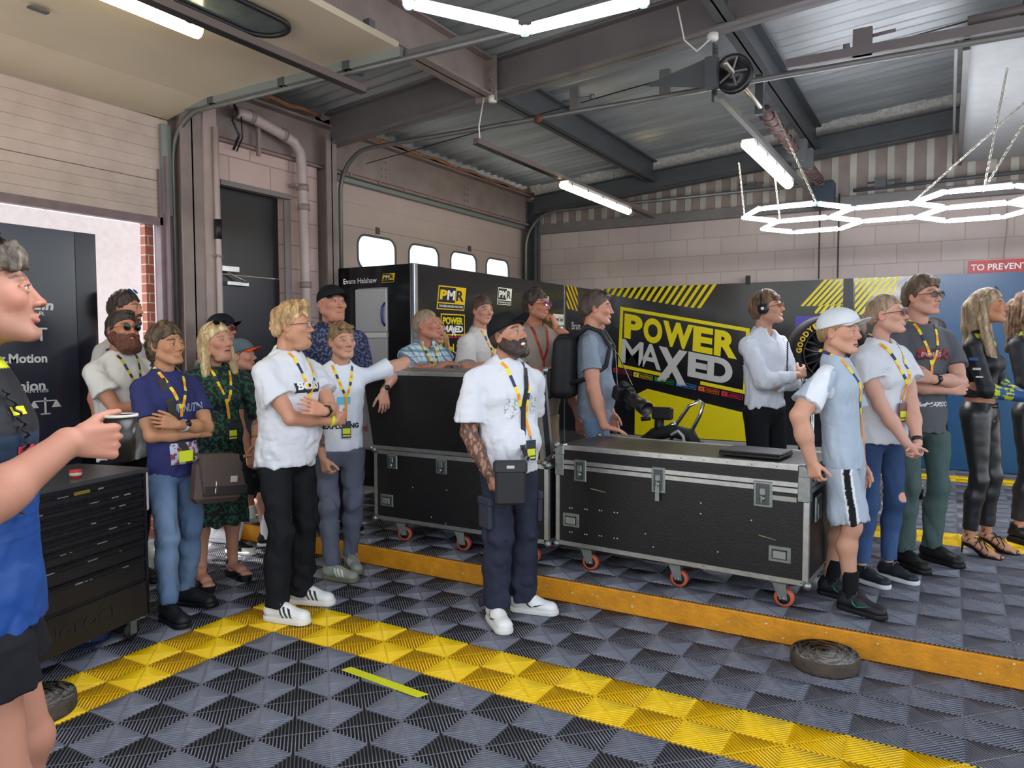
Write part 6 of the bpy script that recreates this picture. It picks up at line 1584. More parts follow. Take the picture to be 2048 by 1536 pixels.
    def lanyard(s, zb=.66, xb=0., cols=('e9d21c', 'e8951c', '26305a'), badge=True, w=.017, bz=None, red=False, strapl=.10, bcol='1c2233'):
        H = s.H; ms = [mat('lanyard_'+c, c, .6) for c in cols]; mb = MB(); sgs = 9
        nx = s.neck[0]; xb_ = xb+s.sp(.7)[0]
        for q in (-1, 1):
            pts = []
            for j in range(9):
                t = j/8; x = nx*(1-t)+xb_*t+q*.064*(1-t)**.8; z = (.828*(1-t)+zb*t)*H
                if t < .3:
                    r_ = s.bvh.ray_cast(Vector((x, s.neck[1]+.06*(1+t*3)+.35, z+.35)), Vector((0, -1, -1)).normalized()); p, n = (None, None) if r_[0] is None else (np.array(r_[0]+r_[1]*.004), np.array(r_[1]))
                else: p, n = s.surf(x, z)
                if p is None: continue
                pts.append((p, n))
            if not pts: continue
            bk = [(s.neck+np.array([q*.066, .010, .014]), np.array([q, .3, .9])), (s.neck+np.array([q*.058, -.035, .030]), np.array([q, -.6, .6])), (s.neck+np.array([0, -.072, .034]), np.array([0, -1, .5]))]
            pts = bk[::-1]+pts
            for j in range(len(pts)-1):
                (a, na), (b_, nb_) = pts[j], pts[j+1]; d = unit(b_-a); wa = unit(np.cross(d, na))*w/2; wb = unit(np.cross(d, nb_))*w/2; na = unit(na); nb_ = unit(nb_)
                mb.cur = (0, 1, 0, 2)[(j+2*(q > 0)) % 4]
                A = [a-wa, a+wa, b_+wb, b_-wb]; B = [p_-(na+nb_)*.0009 for p_ in A]
                mb.add([tuple(p_) for p_ in A+B], [(0, 1, 2, 3), (4, 7, 6, 5), (0, 4, 5, 1), (2, 6, 7, 3), (1, 5, 6, 2), (3, 7, 4, 0)])
        p, n = s.surf(xb_, zb*H)
        if p is None: return
        p2, n2 = s.surf(xb_, zb*H-strapl); 
        if p2 is None: p2 = p-np.array([0, 0, strapl])
        mb.cur = 1; A = [p+np.array([-w/2, .002, 0]), p+np.array([w/2, .002, 0]), p2+np.array([w/2, .006, 0]), p2+np.array([-w/2, .006, 0])]; mb.add([tuple(a) for a in A], [(0, 3, 2, 1)]); mb.add([tuple(a-np.array([0, .002, 0])) for a in A], [(0, 1, 2, 3)])
        ly = s.mbpart('lanyard', mb, ms)
        if badge:
            p3, n3 = s.surf(xb_, zb*H-strapl-.07); p3 = p3 if p3 is not None else p2-np.array([0, 0, .07])
            c = np.array([xb_, max(p2[1], p3[1])+.012, zb*H-strapl-.075]); mb = MB(); mb.tube([tuple(p2+np.array([0, .006, 0])), tuple(c+np.array([0, 0, .058]))], .003, 5); mb.box(tuple(c+np.array([-.030, -.002, -.055])), tuple(c+np.array([.030, .002, .055]))); bd = s.mbpart('pass_card', mb, mat('card_'+bcol, bcol, .4), parent=ly)
            mb = MB(); mb.box(tuple(c+np.array([-.025, .002, -.028])), tuple(c+np.array([.025, .003, .008]))); mb.box(tuple(c+np.array([-.025, .002, -.045])), tuple(c+np.array([.025, .003, -.036]))); s.mbpart('card_print', mb, mat('card_lime', 'c9d21e', .5), parent=ly)
    def decal(s, name, txt, x, z, width, height, m, off=.004, sub=0, **kw):
        me = text_mesh(txt, 1., **{**dict(ext=0., bold=.03), **kw}) if isinstance(txt, str) else None
        if me is not None:
            V = np.array([v.co[:] for v in me.vertices]); F = [tuple(p.vertices) for p in me.polygons]; bpy.data.meshes.remove(me)
        else: V, F = txt
        V = V-np.array([(V[:, 0].min()+V[:, 0].max())/2, (V[:, 1].min()+V[:, 1].max())/2, 0]); V = V/np.array([V[:, 0].max()-V[:, 0].min(), V[:, 1].max()-V[:, 1].min(), 1])
        out = []
        for v in V:
            xx = x-v[0]*width; p, n = s.surf(xx, z+v[1]*height, off); 
            if p is None: p = np.array([xx, .12, z+v[1]*height])
            out.append(p)
        mb = MB(); mb.add([tuple(o) for o in out], F)
        return s.mbpart(name, mb, m, parent=s.tee_id)
    def patch(s, name, x, z, w, h, m, off=.0025, n=8):
        V = np.array([((i/n)-.5, (j/n)-.5, 0) for j in range(n+1) for i in range(n+1)]); F = [(j*(n+1)+i, j*(n+1)+i+1, (j+1)*(n+1)+i+1, (j+1)*(n+1)+i) for j in range(n) for i in range(n)]
        return s.decal(name, (V, F), x, z, w, h, m, off)
    def band(s, name, i, t, w=.02, r=.031, m=None, dial=None, parent=None):
        sh, el, wr = s.arms[i]; d = unit(wr-el); c = el+(wr-el)*t; mb = MB(); mb.lathe([(r, -w/2), (r+.003, -w/2), (r+.003, w/2), (r, w/2)], tuple(c), 20, tuple(d), ring=True); b = s.mbpart(name, mb, m or SATIN)
        if dial:
            n = unit(dial[0]); n = unit(n-d*(n@d)); mb = MB(); mb.lathe([(0, 0), (dial[1], 0), (dial[1], .007), (0, .008)], tuple(c+n*(r-.001)), 16, tuple(n)); s.mbpart('watch_face', mb, dial[2], parent=b)
        return b
    def ribbon(s, name, pts, w, m, label=None, th=.002, up=None):
        """free strap through body-frame points; (p, normal) pairs"""
        mb = MB()
        for j in range(len(pts)-1):
            (a, na), (b_, nb_) = pts[j], pts[j+1]; a = np.array(a); b_ = np.array(b_); d = unit(b_-a); wa = unit(np.cross(d, na))*w/2; wb = unit(np.cross(d, nb_))*w/2
            A = [a-wa, a+wa, b_+wb, b_-wb]; B = [p_-unit(np.array(na)+np.array(nb_))*th for p_ in A]
            mb.add([tuple(p_) for p_ in A+B], [(0, 1, 2, 3), (4, 7, 6, 5), (0, 4, 5, 1), (2, 6, 7, 3), (1, 5, 6, 2), (3, 7, 4, 0)])
        return s.mbpart(name, mb, m, label)
    # ---------------------------------------------------------------- finish
    def finish(s, core=True):
        if core:    # body inside the clothes, joined to head, arms and legs
            f = Field(np.minimum(s._bb()[0], [9, 9, s.pel[2]-.12]), s._bb()[1], .014); k = s.H/1.75
            f.cone(s.pel, s.sp(.74)+np.array([0, 0, .74*s.H]), .095*k, .11*k, .03, flat=((0, 1, 0), .62*s.th)); f.cone(s.sh[0], s.sh[1], .04*k, .04*k, .04); f.cone(s.sp(.78)+np.array([0, -.01, .78*s.H]), s.neck, .05*k, .045*k, .03)
            for h in s.hip: f.cone(h, h+np.array([0, 0, -.05]), .05*k, .05*k, .03)
            P, Q = f.mesh(); s.skinP.append((P, Q, np.tile(s.skin, (len(P), 1))))
            if not getattr(s, 'bare', False):
                f = Field(np.stack(s.knee+s.ank+s.hip).min(0)-.09, np.stack(s.knee+s.ank+s.hip).max(0)+.09, .014)
                for i in (0, 1): f.cone(s.hip[i]+np.array([0, 0, -.04]), s.knee[i], .05*k, .04*k, .02); f.cone(s.knee[i], s.ank[i]+np.array([0, 0, .02]), .036*k, .030*k, .02)
                P, Q = f.mesh(); s.skinP.append((P, Q, np.tile(s.skin, (len(P), 1))))
        off = 0; PP = []; QQ = []; CC = []
        for (P, Q, c) in s.skinP: PP.append(P); QQ.append(Q+off); CC.append(c); off += len(P)
        me = np_mesh('person', s.W(np.concatenate(PP)), np.concatenate(QQ), np.clip(np.concatenate(CC), 0, 1))
        o = link_mesh('person', me, SKINM, None, Vector(s.g), True); tag(o, s.label, s.cat, s.group); s.obj = o
        objs = []
        for (name, P, Q, m, col, label, parent) in s.parts:
            par = o if parent is None else objs[parent]
            if Q is None: me = P.mesh(name); sm = False
            else:
                if isinstance(Q, np.ndarray) and Q.ndim == 2 and Q.shape[1] == 4: me = np_mesh(name, P, Q, np.clip(col, 0, 1) if col is not None else None)
                else:
                    me = bpy.data.meshes.new(name); me.from_pydata([tuple(p) for p in P], [], [tuple(q) for q in Q])
                sm = True
            ob = link_mesh(name, me, m, par, None, sm, label); objs.append(ob)
        s.objs = objs
        return o
def base_px(a, b): return b
WT = 'd0d3da'
VX = 1.0
def noisecol(cols, f=60, st=(1, 1, 1), thr=(.25,), seed=0):
    def fn(P, s):
        w = wav(P.T, f, seed, st); c = np.tile(L3(cols[0]), (len(P), 1))
        if f < 30: m_ = np.clip(.5+w, 0, 1)[:, None]; return c*(1-m_)+L3(cols[1])*m_
        for i, t in enumerate(thr): c[w > t] = L3(cols[i+1])
        return c
    return fn
GOLD = mat('gold_metal', 'b98a4a', .3, .9); WATCHF = mat('watch_face_dark', '1c2420', .15); STRAPB = mat('black_strap', '141416', .5)
# ---- bearded man, centre
p = Person('bearded man in flat black cap and white tee standing in front of the flight cases', (1014, 617), (1016, 1236), phi=32, hphi=50, pitch=13, roll=3, sw=1.12, th=1.15, belly=.05, skin='c08f78', feet=[(1046, 1222, 72), (990, 1243, 18)], seed=1, hair_top=.028, hs=1.03)
p.head(beard='33241c', beard_len=.014, brow='2a1d16', mouth=.004, smile=1., shave=('5a432f', .75), fat=.004, iris='4a6a68')
p.hair('3a2a1e', th=.004, top=.0, messy=.001)
p.cap('17181b', brim_pitch=-22, flat=.7)
p.arm(1, (.185, .10, .50*p.H), (.35, -1, -.2), (-.25, .25, -1), (-1, .1, 0), curl=.5, tattoo=(-9, 1.2), r=1.2); p.arm(0, (-.15, -.12, .50*p.H), (-.6, -.8, 0), (.3, -.2, -1), (1, 0, 0), r=1.1)
p.tee(WT, sleeve=.78, hem=.49, loose=1.14, amp=.0055, sl_r=1.28)
p.trousers('2a2e3e', r=1.1, ankle=.08, amp=.008, bunch=1.3, flare=.022)
p.shoes('e9e9e6', 'dcdad4', L=.30, lace='f0f0f0', swoosh='1c1c20')
for i in (0, 1):
    c = p.hip[i]+(p.knee[i]-p.hip[i])*.62+np.array([(-.070, .070)[i], .0, 0]); b = MB(); b.box(tuple(c+np.array([-.014, -.06, -.10])), tuple(c+np.array([.014, .06, .07])), .010); b.box(tuple(c+np.array([-.018, -.064, .03])), tuple(c+np.array([.018, .064, .075])), .008); p.mbpart('cargo_pocket', b, mat('cargo_navy', '2a2e3e', .8))
p.lanyard(zb=.665, xb=-.03, strapl=.09)
p.patch('shirt_graphic', .055, .70*p.H, .07, .11, mat('grey_graphic', '8d9a92', .7, col2='d0d3da', noise_scale=70, thr=(.45, .5)), .0022); p.patch('shirt_graphic', -.095, .71*p.H, .06, .10, mat('grey_graphic', '8d9a92', .7, col2='d0d3da', noise_scale=70, thr=(.45, .5)), .0022)
p.finish(); P5_ = p
# crossbody pouch
t = thing('crossbody_pouch', tuple(p.W(np.array([.08, .24, .46*p.H]))), 'small black crossbody pouch hanging at the hip of the bearded man', 'bag')
mxp = Matrix.Translation(Vector(p.g)) @ Matrix.Rotation(p.yaw, 4, 'Z')
zc = .475*p.H
b = MB(mxp @ Matrix.Translation((.125, .225, zc)) @ Matrix.Rotation(R(-28), 4, 'Z')); b.box((-.08, -.02, -.11), (.08, .022, .10), .012); b.build('pouch_body', mat('pouch_nylon', '1d1e22', .7, noise_amt=.1, noise_scale=40), t)
b = MB(mxp @ Matrix.Translation((.125, .225, zc)) @ Matrix.Rotation(R(-28), 4, 'Z')); b.box((-.09, -.022, .055), (.09, .026, .125), .012); b.build('flap', mat('pouch_flap', '26272b', .6), t)
b = MB(mxp @ Matrix.Translation((.125, .225, zc)) @ Matrix.Rotation(R(-28), 4, 'Z')); b.box((-.02, .026, .085), (.02, .0275, .10)); b.build('brand_tag', GRYV, t)
pts = [(np.array([.02, .235, zc+.12]), (0, 1, .2))]
for (x, z) in ((.015, .58), (0, .64), (-.015, .70), (-.035, .76), (-.05, .80), (-.06, .825)):
    q, n = p.surf(x, z*p.H, .007)
    if q is not None: pts.append((q, n))
mb = MB()
for j in range(len(pts)-1):
    a, na = pts[j]; c, nc = pts[j+1]; d = unit(c-a); wa = unit(np.cross(d, na))*.014; A = [a-wa, a+wa, c+wa, c-wa]; B = [v-unit(na)*.002 for v in A]
    mb.add([tuple(v) for v in p.W(np.array(A+B))], [(0, 1, 2, 3), (4, 7, 6, 5), (0, 4, 5, 1), (2, 6, 7, 3), (1, 5, 6, 2), (3, 7, 4, 0)])
mb.build('shoulder_strap', mat('strap_webbing', '1a1a1d', .7), t)
b = MB(); b.tube([tuple(v) for v in p.W(np.array([[.02+.015*math.cos(a), .235, zc+.125+.015*math.sin(a)] for a in np.linspace(0, 2*PI, 9)[:-1]]))], .003, 5, closed=True); b.build('ring', DMETAL, t)
# ---- blond man with glasses
p = Person('blond man with glasses, crossed arms, white printed tee, black jeans and white trainers', (580, 598), (578, 1222), phi=48, hphi=72, pitch=4, sw=1.1, th=1.2, belly=.06, skin='d39f86', feet=[(603, 1205, 62), (553, 1240, 55)], seed=2, hair_top=.03, hs=1.05)
p.head(stubble='a07850', stub_amt=.45, brow='a8825a', fat=.005, jaw=1.0, iris='5a7a8a', nose=1.05)
p.hair('c9a878', th=.010, top=.022, col2='8f6e48', messy=.007, front=.058, blobs=[((0, .055, .105), (.06, .045, .030), .02)])
p.glasses(frame='2a1a18', clear=True)
p.crossed(over=0, z=.0, out=.01)
p.tee(WT, sleeve=.60, hem=.485, loose=1.14, amp=.0055, sl_r=1.22, colfn=None)
p.trousers('17181c', r=1.08, ankle=.075, amp=.006, bunch=1.2, flare=.01)
p.shoes('ececea', 'e4e0d6', L=.30, lace='f4f4f4', stripes='1c1c1e')
p.lanyard(zb=.70, xb=0., badge=False, strapl=.05)
p.patch('print_bar', -.01, .735*p.H, .20, .055, mat('print_black', '1b1e28', .7)); p.decal('print_letters', 'BOSS', -.01, .742*p.H, .17, .045, WHT, .0045, bold=.05)
p.band('wrist_watch', 0, .84, .03, .031, STRAPB, ((0, 1, .4), .021, WATCHF)); p.band('wristband', 1, .93, .022, .028, mat('lime_band', 'c6cf2a', .6))
p.finish()
# ---- man in navy tee with brown bag
p = Person('dark haired man with crossed arms in navy graphic tee, blue jeans and black boots', (328, 640), (356, 1222), phi=33, hphi=42, pitch=2, roll=3, sw=.98, th=.95, skin='c2916f', feet=[(374, 1208, 52), (338, 1240, 25)], seed=3, hair_top=.022)
p.head(brow='1c1410', iris='2a1c14', nose=.9, lips='b06a5a', jaw=1.05)
p.hair('2a2019', th=.011, top=.014, col2='5e4a32', messy=.007, front=.066, back=-.095, blobs=[((0, -.065, -.06), (.066, .042, .055), .03), ((-.070, -.040, -.02), (.016, .030, .045), .02), ((.070, -.040, -.02), (.016, .030, .045), .02)])
p.crossed(over=0)
p.tee('2e3260', sleeve=.66, hem=.485, loose=1.0, amp=.004, sl_r=1.12)
p.trousers('5e7ba3', r=1.0, ankle=.10, amp=.005, bunch=1.2, colfn=noisecol(('566c8c', '6d84a2'), 9, thr=(.0,)))
p.shoes('1a1b1f', '111113', L=.29, style='high', lace='26262a')
p.lanyard(zb=.715, badge=False, strapl=.05)
p.decal('print_letters', 'UNNUTN', -.03, .715*p.H, .18, .05, mat('print_grey', '9aa0b0', .7), .004, bold=.02); p.patch('shirt_graphic', -.02, .56*p.H, .2, .12, mat('red_graphic', '8a3a4a', .7, col2='b9c3d6', noise_scale=40, thr=(.45, .5)))
p.band('smart_watch', 0, .80, .022, .030, mat('pale_blue_strap', 'a9c3cc', .5), ((0, 1, .5), .019, mat('watch_black', '0d0d10', .1)))
b = MB(); c = np.array([.06, .20, .56*p.H]); b.box(tuple(c+np.array([-.04, 0, -.03])), tuple(c+np.array([.04, .01, .03]))); p.mbpart('pass_card', b, mat('card_lime', 'c9d21e', .5))
p.finish()
mxp = Matrix.Translation(Vector(p.g)) @ Matrix.Rotation(p.yaw, 4, 'Z')
t = thing('messenger_bag', tuple(p.W(np.array([-.12, .2, .40*p.H]))), 'brown canvas satchel worn in front of the man in the navy tee', 'bag')
BAGM = mat('brown_canvas', '4f423c', .75, noise_amt=.1, noise_scale=50); BAGD = mat('dark_brown_canvas', '2b2725', .7)
mb_ = mxp @ Matrix.Translation((-.13, .205, .475*p.H)) @ Matrix.Rotation(R(-6), 4, 'Y')
b = MB(mb_); b.box((-.16, -.05, -.15), (.15, .05, .10), .03); b.build('bag_body', BAGM, t)
b = MB(mb_); b.add([(-.165, .052, -.09), (.12, .052, -.09), (.155, .045, .12), (-.10, .045, .12), (-.165, .066, -.09), (.12, .066, -.09), (.155, .058, .12), (-.10, .058, .12)], [(0, 1, 2, 3), (4, 7, 6, 5), (0, 4, 5, 1), (1, 5, 6, 2), (2, 6, 7, 3), (3, 7, 4, 0)]); b.add([(-.10, -.04, .12), (.155, -.04, .12), (.155, .058, .12), (-.10, .058, .12), (-.10, -.04, .13), (.155, -.04, .13), (.155, .058, .13), (-.10, .058, .13)], [(0, 3, 2, 1), (4, 5, 6, 7), (0, 1, 5, 4), (1, 2, 6, 5), (2, 3, 7, 6), (3, 0, 4, 7)]); fl_ = b.build('flap', BAGM, t)
b = MB(mb_); b.box((-.165, .062, -.10), (.12, .070, -.05), .003); b.build('flap_trim', BAGD, fl_)
b = MB(mb_); b.box((-.09, .067, -.03), (-.045, .0695, .005)); b.build('fabric_label', mat('fabric_label', 'b5b0a4', .7), fl_)
b = MB(mb_); b.box((.045, .068, -.09), (.055, .073, -.03), .003); b.tube([(.05, .070, -.02), (.05, .072, -.06)], .006, 6); b.build('zip_pull', ALU, fl_)
pts = [(np.array([-.0, .17, .54*p.H]), (0, 1, .2))]
for (x, z) in ((.02, .60), (.05, .68), (.075, .74), (.09, .79), (.09, .815)):
    q, n = p.surf(x, z*p.H, .006)
    if q is not None: pts.append((q, n))
mb = MB()
for j in range(len(pts)-1):
    a, na = pts[j]; c, nc = pts[j+1]; d = unit(c-a); wa = unit(np.cross(d, na))*.022; wc_ = unit(np.cross(d, nc))*.022; A = [a-wa, a+wa, c+wc_, c-wc_]; B = [v-unit(na)*.002 for v in A]
    mb.add([tuple(v) for v in p.W(np.array(A+B))], [(0, 1, 2, 3), (4, 7, 6, 5), (0, 4, 5, 1), (2, 6, 7, 3), (1, 5, 6, 2), (3, 7, 4, 0)])
mb.build('shoulder_strap', BAGD, t)
# ---- woman in green patterned dress
p = Person('blonde woman in black and green patterned dress, sunglasses pushed up on her head', (430, 640), (436, 1166), phi=30, hphi=40, pitch=5, roll=4, fem=True, sw=1.22, th=1.2, belly=.05, skin='d5a08a', feet=[(466, 1152, 30), (404, 1172, 15)], seed=4, hair_top=.02)
p.head(brow='8a6a4a', iris='6a7a80', lips='c07068', fat=.005, mouth=.003, nose=.95)
p.hair('d9c49a', style='long', th=.010, top=.010, col2='b09468', messy=.004, front=.066, long=[([(-.07, -.02, .03), (-.085, .0, -.06), (-.085, .02, -.15), (-.08, .03, -.20)], .028, .022, None), ([(.07, -.02, .03), (.085, -.02, -.06), (.10, -.02, -.15), (.11, -.02, -.20)], .028, .026, None), ([(0, -.08, .0), (0, -.09, -.10), (0, -.09, -.20)], .07, .06, None)])
p.glasses(lens=1, frame='2a2a26', on_head=True)
p.arm(1); p.arm(0, (-.16, .20, .545*p.H), (-.9, -.3, -.4), (.45, .25, -1), (.8, -.3, .3), curl=.45, tattoo=(.1, .5), r=1.1)
DRESS = mat('green_print_dress', '131419', .75, col2='1b5840', noise_scale=46, thr=(.52, .54), detail=1.5)
p.tee('14161c', sleeve=.95, hem=.50, loose=1.12, amp=.003, name='dress', m=DRESS, sl_r=1.12)
f = Field((-.34, -.28, .2*p.H), (.34, .28, .62*p.H), .0068); k_ = p.H/1.75
f.cone((0, 0, .58*p.H), (0, 0, .50*p.H), .155*k_, .195*k_, .02, flat=((0, 1, 0), .85)); f.cone((0, 0, .52*p.H), (.0, .0, .235*p.H), .19*k_, .215*k_, .02, flat=((0, 1, 0), .85), caps=(0, 1)); f.disp(lambda P: .010*np.sin(np.arctan2(P[1], P[0])*9+1.3*np.sin(P[2]*4))*np.clip((.5*p.H-P[2])/.4, 0, 1)+.003*wav(P, 20, 2)); P_, Q_ = f.mesh(); c_ = (p.ank[0]+p.ank[1])/2; P_[:, :2] += c_[:2]*.7
p.part('skirt', P_, Q_, DRESS, None)
p.legs(); p.bare = True
p.sandals(heel=.04, plat=.03, straps=((.09, .075, .038, .009), (.13, .058, .040, .009), (-.01, .135, .036, .006)))
p.lanyard(zb=.70, badge=True, strapl=.10)
p.band('gold_watch', 0, .90, .014, .027, GOLD, ((-.6, .6, .3), .016, GOLD))
p.finish()
# ---- teenager leaning on the tall case
p = Person('teenage boy in white printed tee, one arm draped over the tall flight case', (683, 640), (680, 1150), phi=12, hphi=26, pitch=1, roll=2, sw=1.0, th=.92, skin='d3a490', feet=[(702, 1135, 15), (665, 1158, 55)], seed=5, hair_top=.022)
p.head(brow='8a6c50', iris='5a6a70', nose=.95, lips='c07a70', shave=('8a7058', .35))
p.hair('8f7350', th=.006, top=.020, col2='5f4a34', messy=.005, front=.058, blobs=[((0, .058, .088), (.058, .030, .022), .015)])
lid = np.array([-3.55, 4.0, 1.40]); tl_ = p.Rb.T @ (np.array(gy(768, 782, 3.90))-p.g); 
p.arm(0, tuple(tl_), (-.6, -.2, 1.0), (.0, .12, -1), (0, -1, -.1), curl=.25, thumb=.3); p.arm(1, (.13, .17, .475*p.H), (1, -.3, -.2), (-.2, .3, -1), (-.6, -.4, .2), curl=.7, tattoo=(.3, .75))
p.tee('dce3ee', sleeve=.62, hem=.50, loose=1.02, amp=.004, sl_r=1.15)
p.trousers('5b6070', r=1.02, ankle=.10, amp=.005, bunch=1.)
p.shoes('8e9488', '6d6a58', L=.28, lace='58a0c8', stripes='d8dad2')
p.lanyard(zb=.715, xb=-.02, strapl=.14)
p.decal('print_letters', 'EXPLORING', -.01, .60*p.H, .23, .035, mat('print_black', '1b1e28', .7), .004, bold=.05)
p.patch('shirt_graphic', -.02, .70*p.H, .09, .05, mat('sky_graphic', '6fc3e0', .7), .0025)
p.band('wrist_watch', 0, .90, .020, .028, mat('steel_bracelet', '9a9788', .3, .8), ((0, 1, .2), .018, WATCHF))
b = MB(); c = p.hand[0]+p.hand[1]*.09+p.hand[2]*.02; b.box(tuple(c-.022), tuple(c+.022), .01); p.finish()
# ---- old man with black cap
p = Person('elderly man in black cap and dark blue patterned shirt behind the teenage boy', (662, 567), depth=5.62, z0=ZF, phi=18, hphi=32, pitch=6, sw=1.16, th=1.2, belly=.06, skin='cb917c', seed=6, hair_top=.022, hs=1.12, vox=1.15)
p.head(brow='b09a88', iris='5a6468', fat=.009, nose=1.1, lips='a8665c', jaw=1.1)
p.hair('b5aa9c', th=.004, top=0., messy=.001); p.cap('1b1c20', brim_pitch=8)
p.arm(0); p.arm(1)
p.tee('1f2442', sleeve=.7, hem=.46, loose=1.12, name='shirt', m=mat('paisley_shirt', '1c2040', .75, col2='5a6488', noise_scale=55, thr=(.52, .55), detail=2), open_v=.08)
p.trousers('22242c', r=1.1); p.shoes('222222', '111111'); p.finish()
# ---- red bearded man with round sunglasses
p = Person('man with big reddish beard and round dark sunglasses in a white tee', (240, 618), depth=4.75, feet=[('l', -.06, 0, 8), ('l', .07, .02, -8)], phi=38, hphi=32, pitch=10, roll=-3, sw=1.12, th=1.1, belly=.03, skin='c78f76', seed=7, hair_top=.015, hs=1.04)
p.head(beard='5c3322', beard_len=.030, brow='3a2a22', nose=1.02, shave=('3a302a', .7), jaw=1.0)
p.hair('3a2e28', th=.006, top=.012, messy=.003, front=.060, blobs=[((0, .05, .100), (.05, .035, .018), .02)])
p.glasses(round_=True, frame='141414', size=1.05)
p.crossed(over=1); p.tee('cfcdc9', sleeve=.6, hem=.47, loose=1.1, amp=.005, sl_r=1.2); p.trousers('16171b', r=1.08); p.shoes('1a1a1c', '222222')
p.lanyard(zb=.72, badge=False, cols=('c9b21c', '3a2a1a', '26305a')); p.finish()
# ---- man behind with sunglasses on his head
p = Person('tall dark haired man with blue sunglasses on his head behind the red bearded man', (246, 578), depth=5.15, feet=[('l', -.06, 0, 8), ('l', .07, .02, -8)], phi=55, hphi=62, pitch=4, sw=1.05, skin='d0977e', seed=8, hair_top=.02, hs=1.02, vox=1.2)
p.head(beard='4a3024', beard_len=.006, brow='2c201a', shave=('3a2a22', .5)); p.hair('3c2e26', th=.010, top=.020, messy=.006, front=.060)
p.glasses(frame='20242c', on_head=True, lensm=mat('blue_mirror', '3f7fd0', .08, .7)); p.arm(0); p.arm(1); p.tee('b9b7b5', hem=.47, sleeve=.6); p.trousers('1c1e26'); p.shoes('d9d9d9'); p.finish()
# ---- man with black cap behind the woman
p = Person('man in dark cap and sunglasses mostly hidden behind the woman in the green dress', (440, 622), depth=5.85, phi=50, hphi=62, pitch=4, sw=1.0, skin='c98f7c', seed=9, hair_top=.03, vox=1.25, feet=[('l', -.16, .12, 0), ('l', .10, 0, 0)])
p.head(brow='3a2a22'); p.hair('2a2420', th=.004, top=0.); p.cap('17191f', brim_pitch=5); p.glasses(frame='181818', lensm=mat('pink_mirror', '9a5a66', .1, .6)); p.arm(0); p.arm(1)
p.tee('1f2226', hem=.47, sleeve=.6); p.trousers('191b22', knee=.85, flare=.02, r=1.05); p.legs(socks=('e4e4e6', .16)); p.bare = True; p.shoes('e0e0e0', 'd0d0d0'); p.finish()
# ---- boy with orange peaked cap
p = Person('boy in grey cap with orange peak, black shorts and white socks behind the woman', (476, 672), (508, 1100), phi=70, hphi=75, pitch=6, skin='d3a08c', seed=10, hair_top=.03, vox=1.2, sw=.95, feet=[('l', -.12, .05, 10), ('l', .08, -.12, -15)], group=None)
p.head(brow='7a5a42', nose=.9); p.hair('7a5c40', th=.005, top=0.); p.cap('5a6a74', brim_col='e0552a', brim_pitch=6); p.arm(0); p.arm(1, (.18, .06, .44*p.H), (1, -.4, 0), (0, .2, -1), (-1, 0, 0))
p.tee('4a5a66', hem=.48, sleeve=.65); p.trousers('1c1d22', knee=.97, flare=.028, r=1.06, colfn=noisecol(('1b1c21', '3a4a50'), 60, thr=(.6,))); p.legs(socks=('ecebee', .17)); p.bare = True
p.shoes('17181b', 'ece8e0', L=.27, lace='17181b', toe='dcdad6'); p.finish()
# ---- man in plaid shirt + woman with long hair behind
p = Person('older man in blue and green checked shirt leaning on the tall flight case', (846, 618), depth=6.05, z0=ZF, phi=30, hphi=62, pitch=8, sw=1.1, th=1.1, skin='cb8f7a', seed=11, hair_top=.008, hs=1.06, vox=1.1, lean=(0, .05))
p.head(brow='9a8270', fat=.004, nose=1.1, lips='a8665c', shave=('9a8068', .45), jaw=.95); p.hair('a48e76', th=.003, top=.002, messy=.001, front=.080, col2='8a745e')
def plaid(P, s):
    x, z = P[:, 0]+.35*P[:, 1], P[:, 2]; c = np.tile(L3('c3d6e4'), (len(P), 1))
    a = np.mod(x, .085); b_ = np.mod(z+.15*P[:, 1], .085)
    for (m, col, w) in ((a < .024, '3a5578', .75), (b_ < .020, '2f7a72', .7), ((a > .05)&(a < .058), '6f8fb4', .6), ((b_ > .05)&(b_ < .058), '4a6a90', .6)): c[m] = c[m]*(1-w)+L3(col)*w
    return c
p.arm(1, (-.03, .30, .745*p.H), (1, -.3, -.6), (-1, 0, 0), (0, -.3, -1), curl=.3); p.arm(0, (.10, .27, .735*p.H), (-1, -.3, -.6), (1, 0, 0), (0, -.3, -1), curl=.3)
p.tee('c3d6e4', sleeve=.75, hem=.45, loose=1.1, sl_r=1.2, colfn=plaid, name='shirt', open_v=.05, vox=.0055); p.trousers('4a4a50'); p.shoes('2a2a2a'); p.lanyard(zb=.73, badge=False); p.finish()
p = Person('long haired blonde woman in spotted black top hidden behind the checked shirt man', (868, 632), depth=6.6, z0=ZF, phi=30, hphi=40, fem=True, sw=1.45, th=1.0, skin='d5a48c', seed=12, hair_top=.02, vox=1.3)
p.head(brow='7a5a3a'); p.hair('c39a5c', style='long', th=.012, top=.008, col2='8f6a38', front=.066, long=[([(-.08, -.02, .03), (-.11, .0, -.06), (-.125, .02, -.17), (-.13, .03, -.26)], .032, .028, None), ([(.08, -.02, .03), (.11, .0, -.06), (.13, .02, -.17), (.14, .03, -.24)], .032, .028, None)])
p.arm(0); p.arm(1); p.tee('141414', sleeve=1.0, hem=.46, loose=1.1, name='blouse', sl_r=1.3, m=mat('spotted_blouse', '121214', .7, col2='dcdcdc', noise_scale=48, thr=(.60, .63), detail=0)); p.trousers('1a1a20'); p.shoes('1a1a1a'); p.finish()
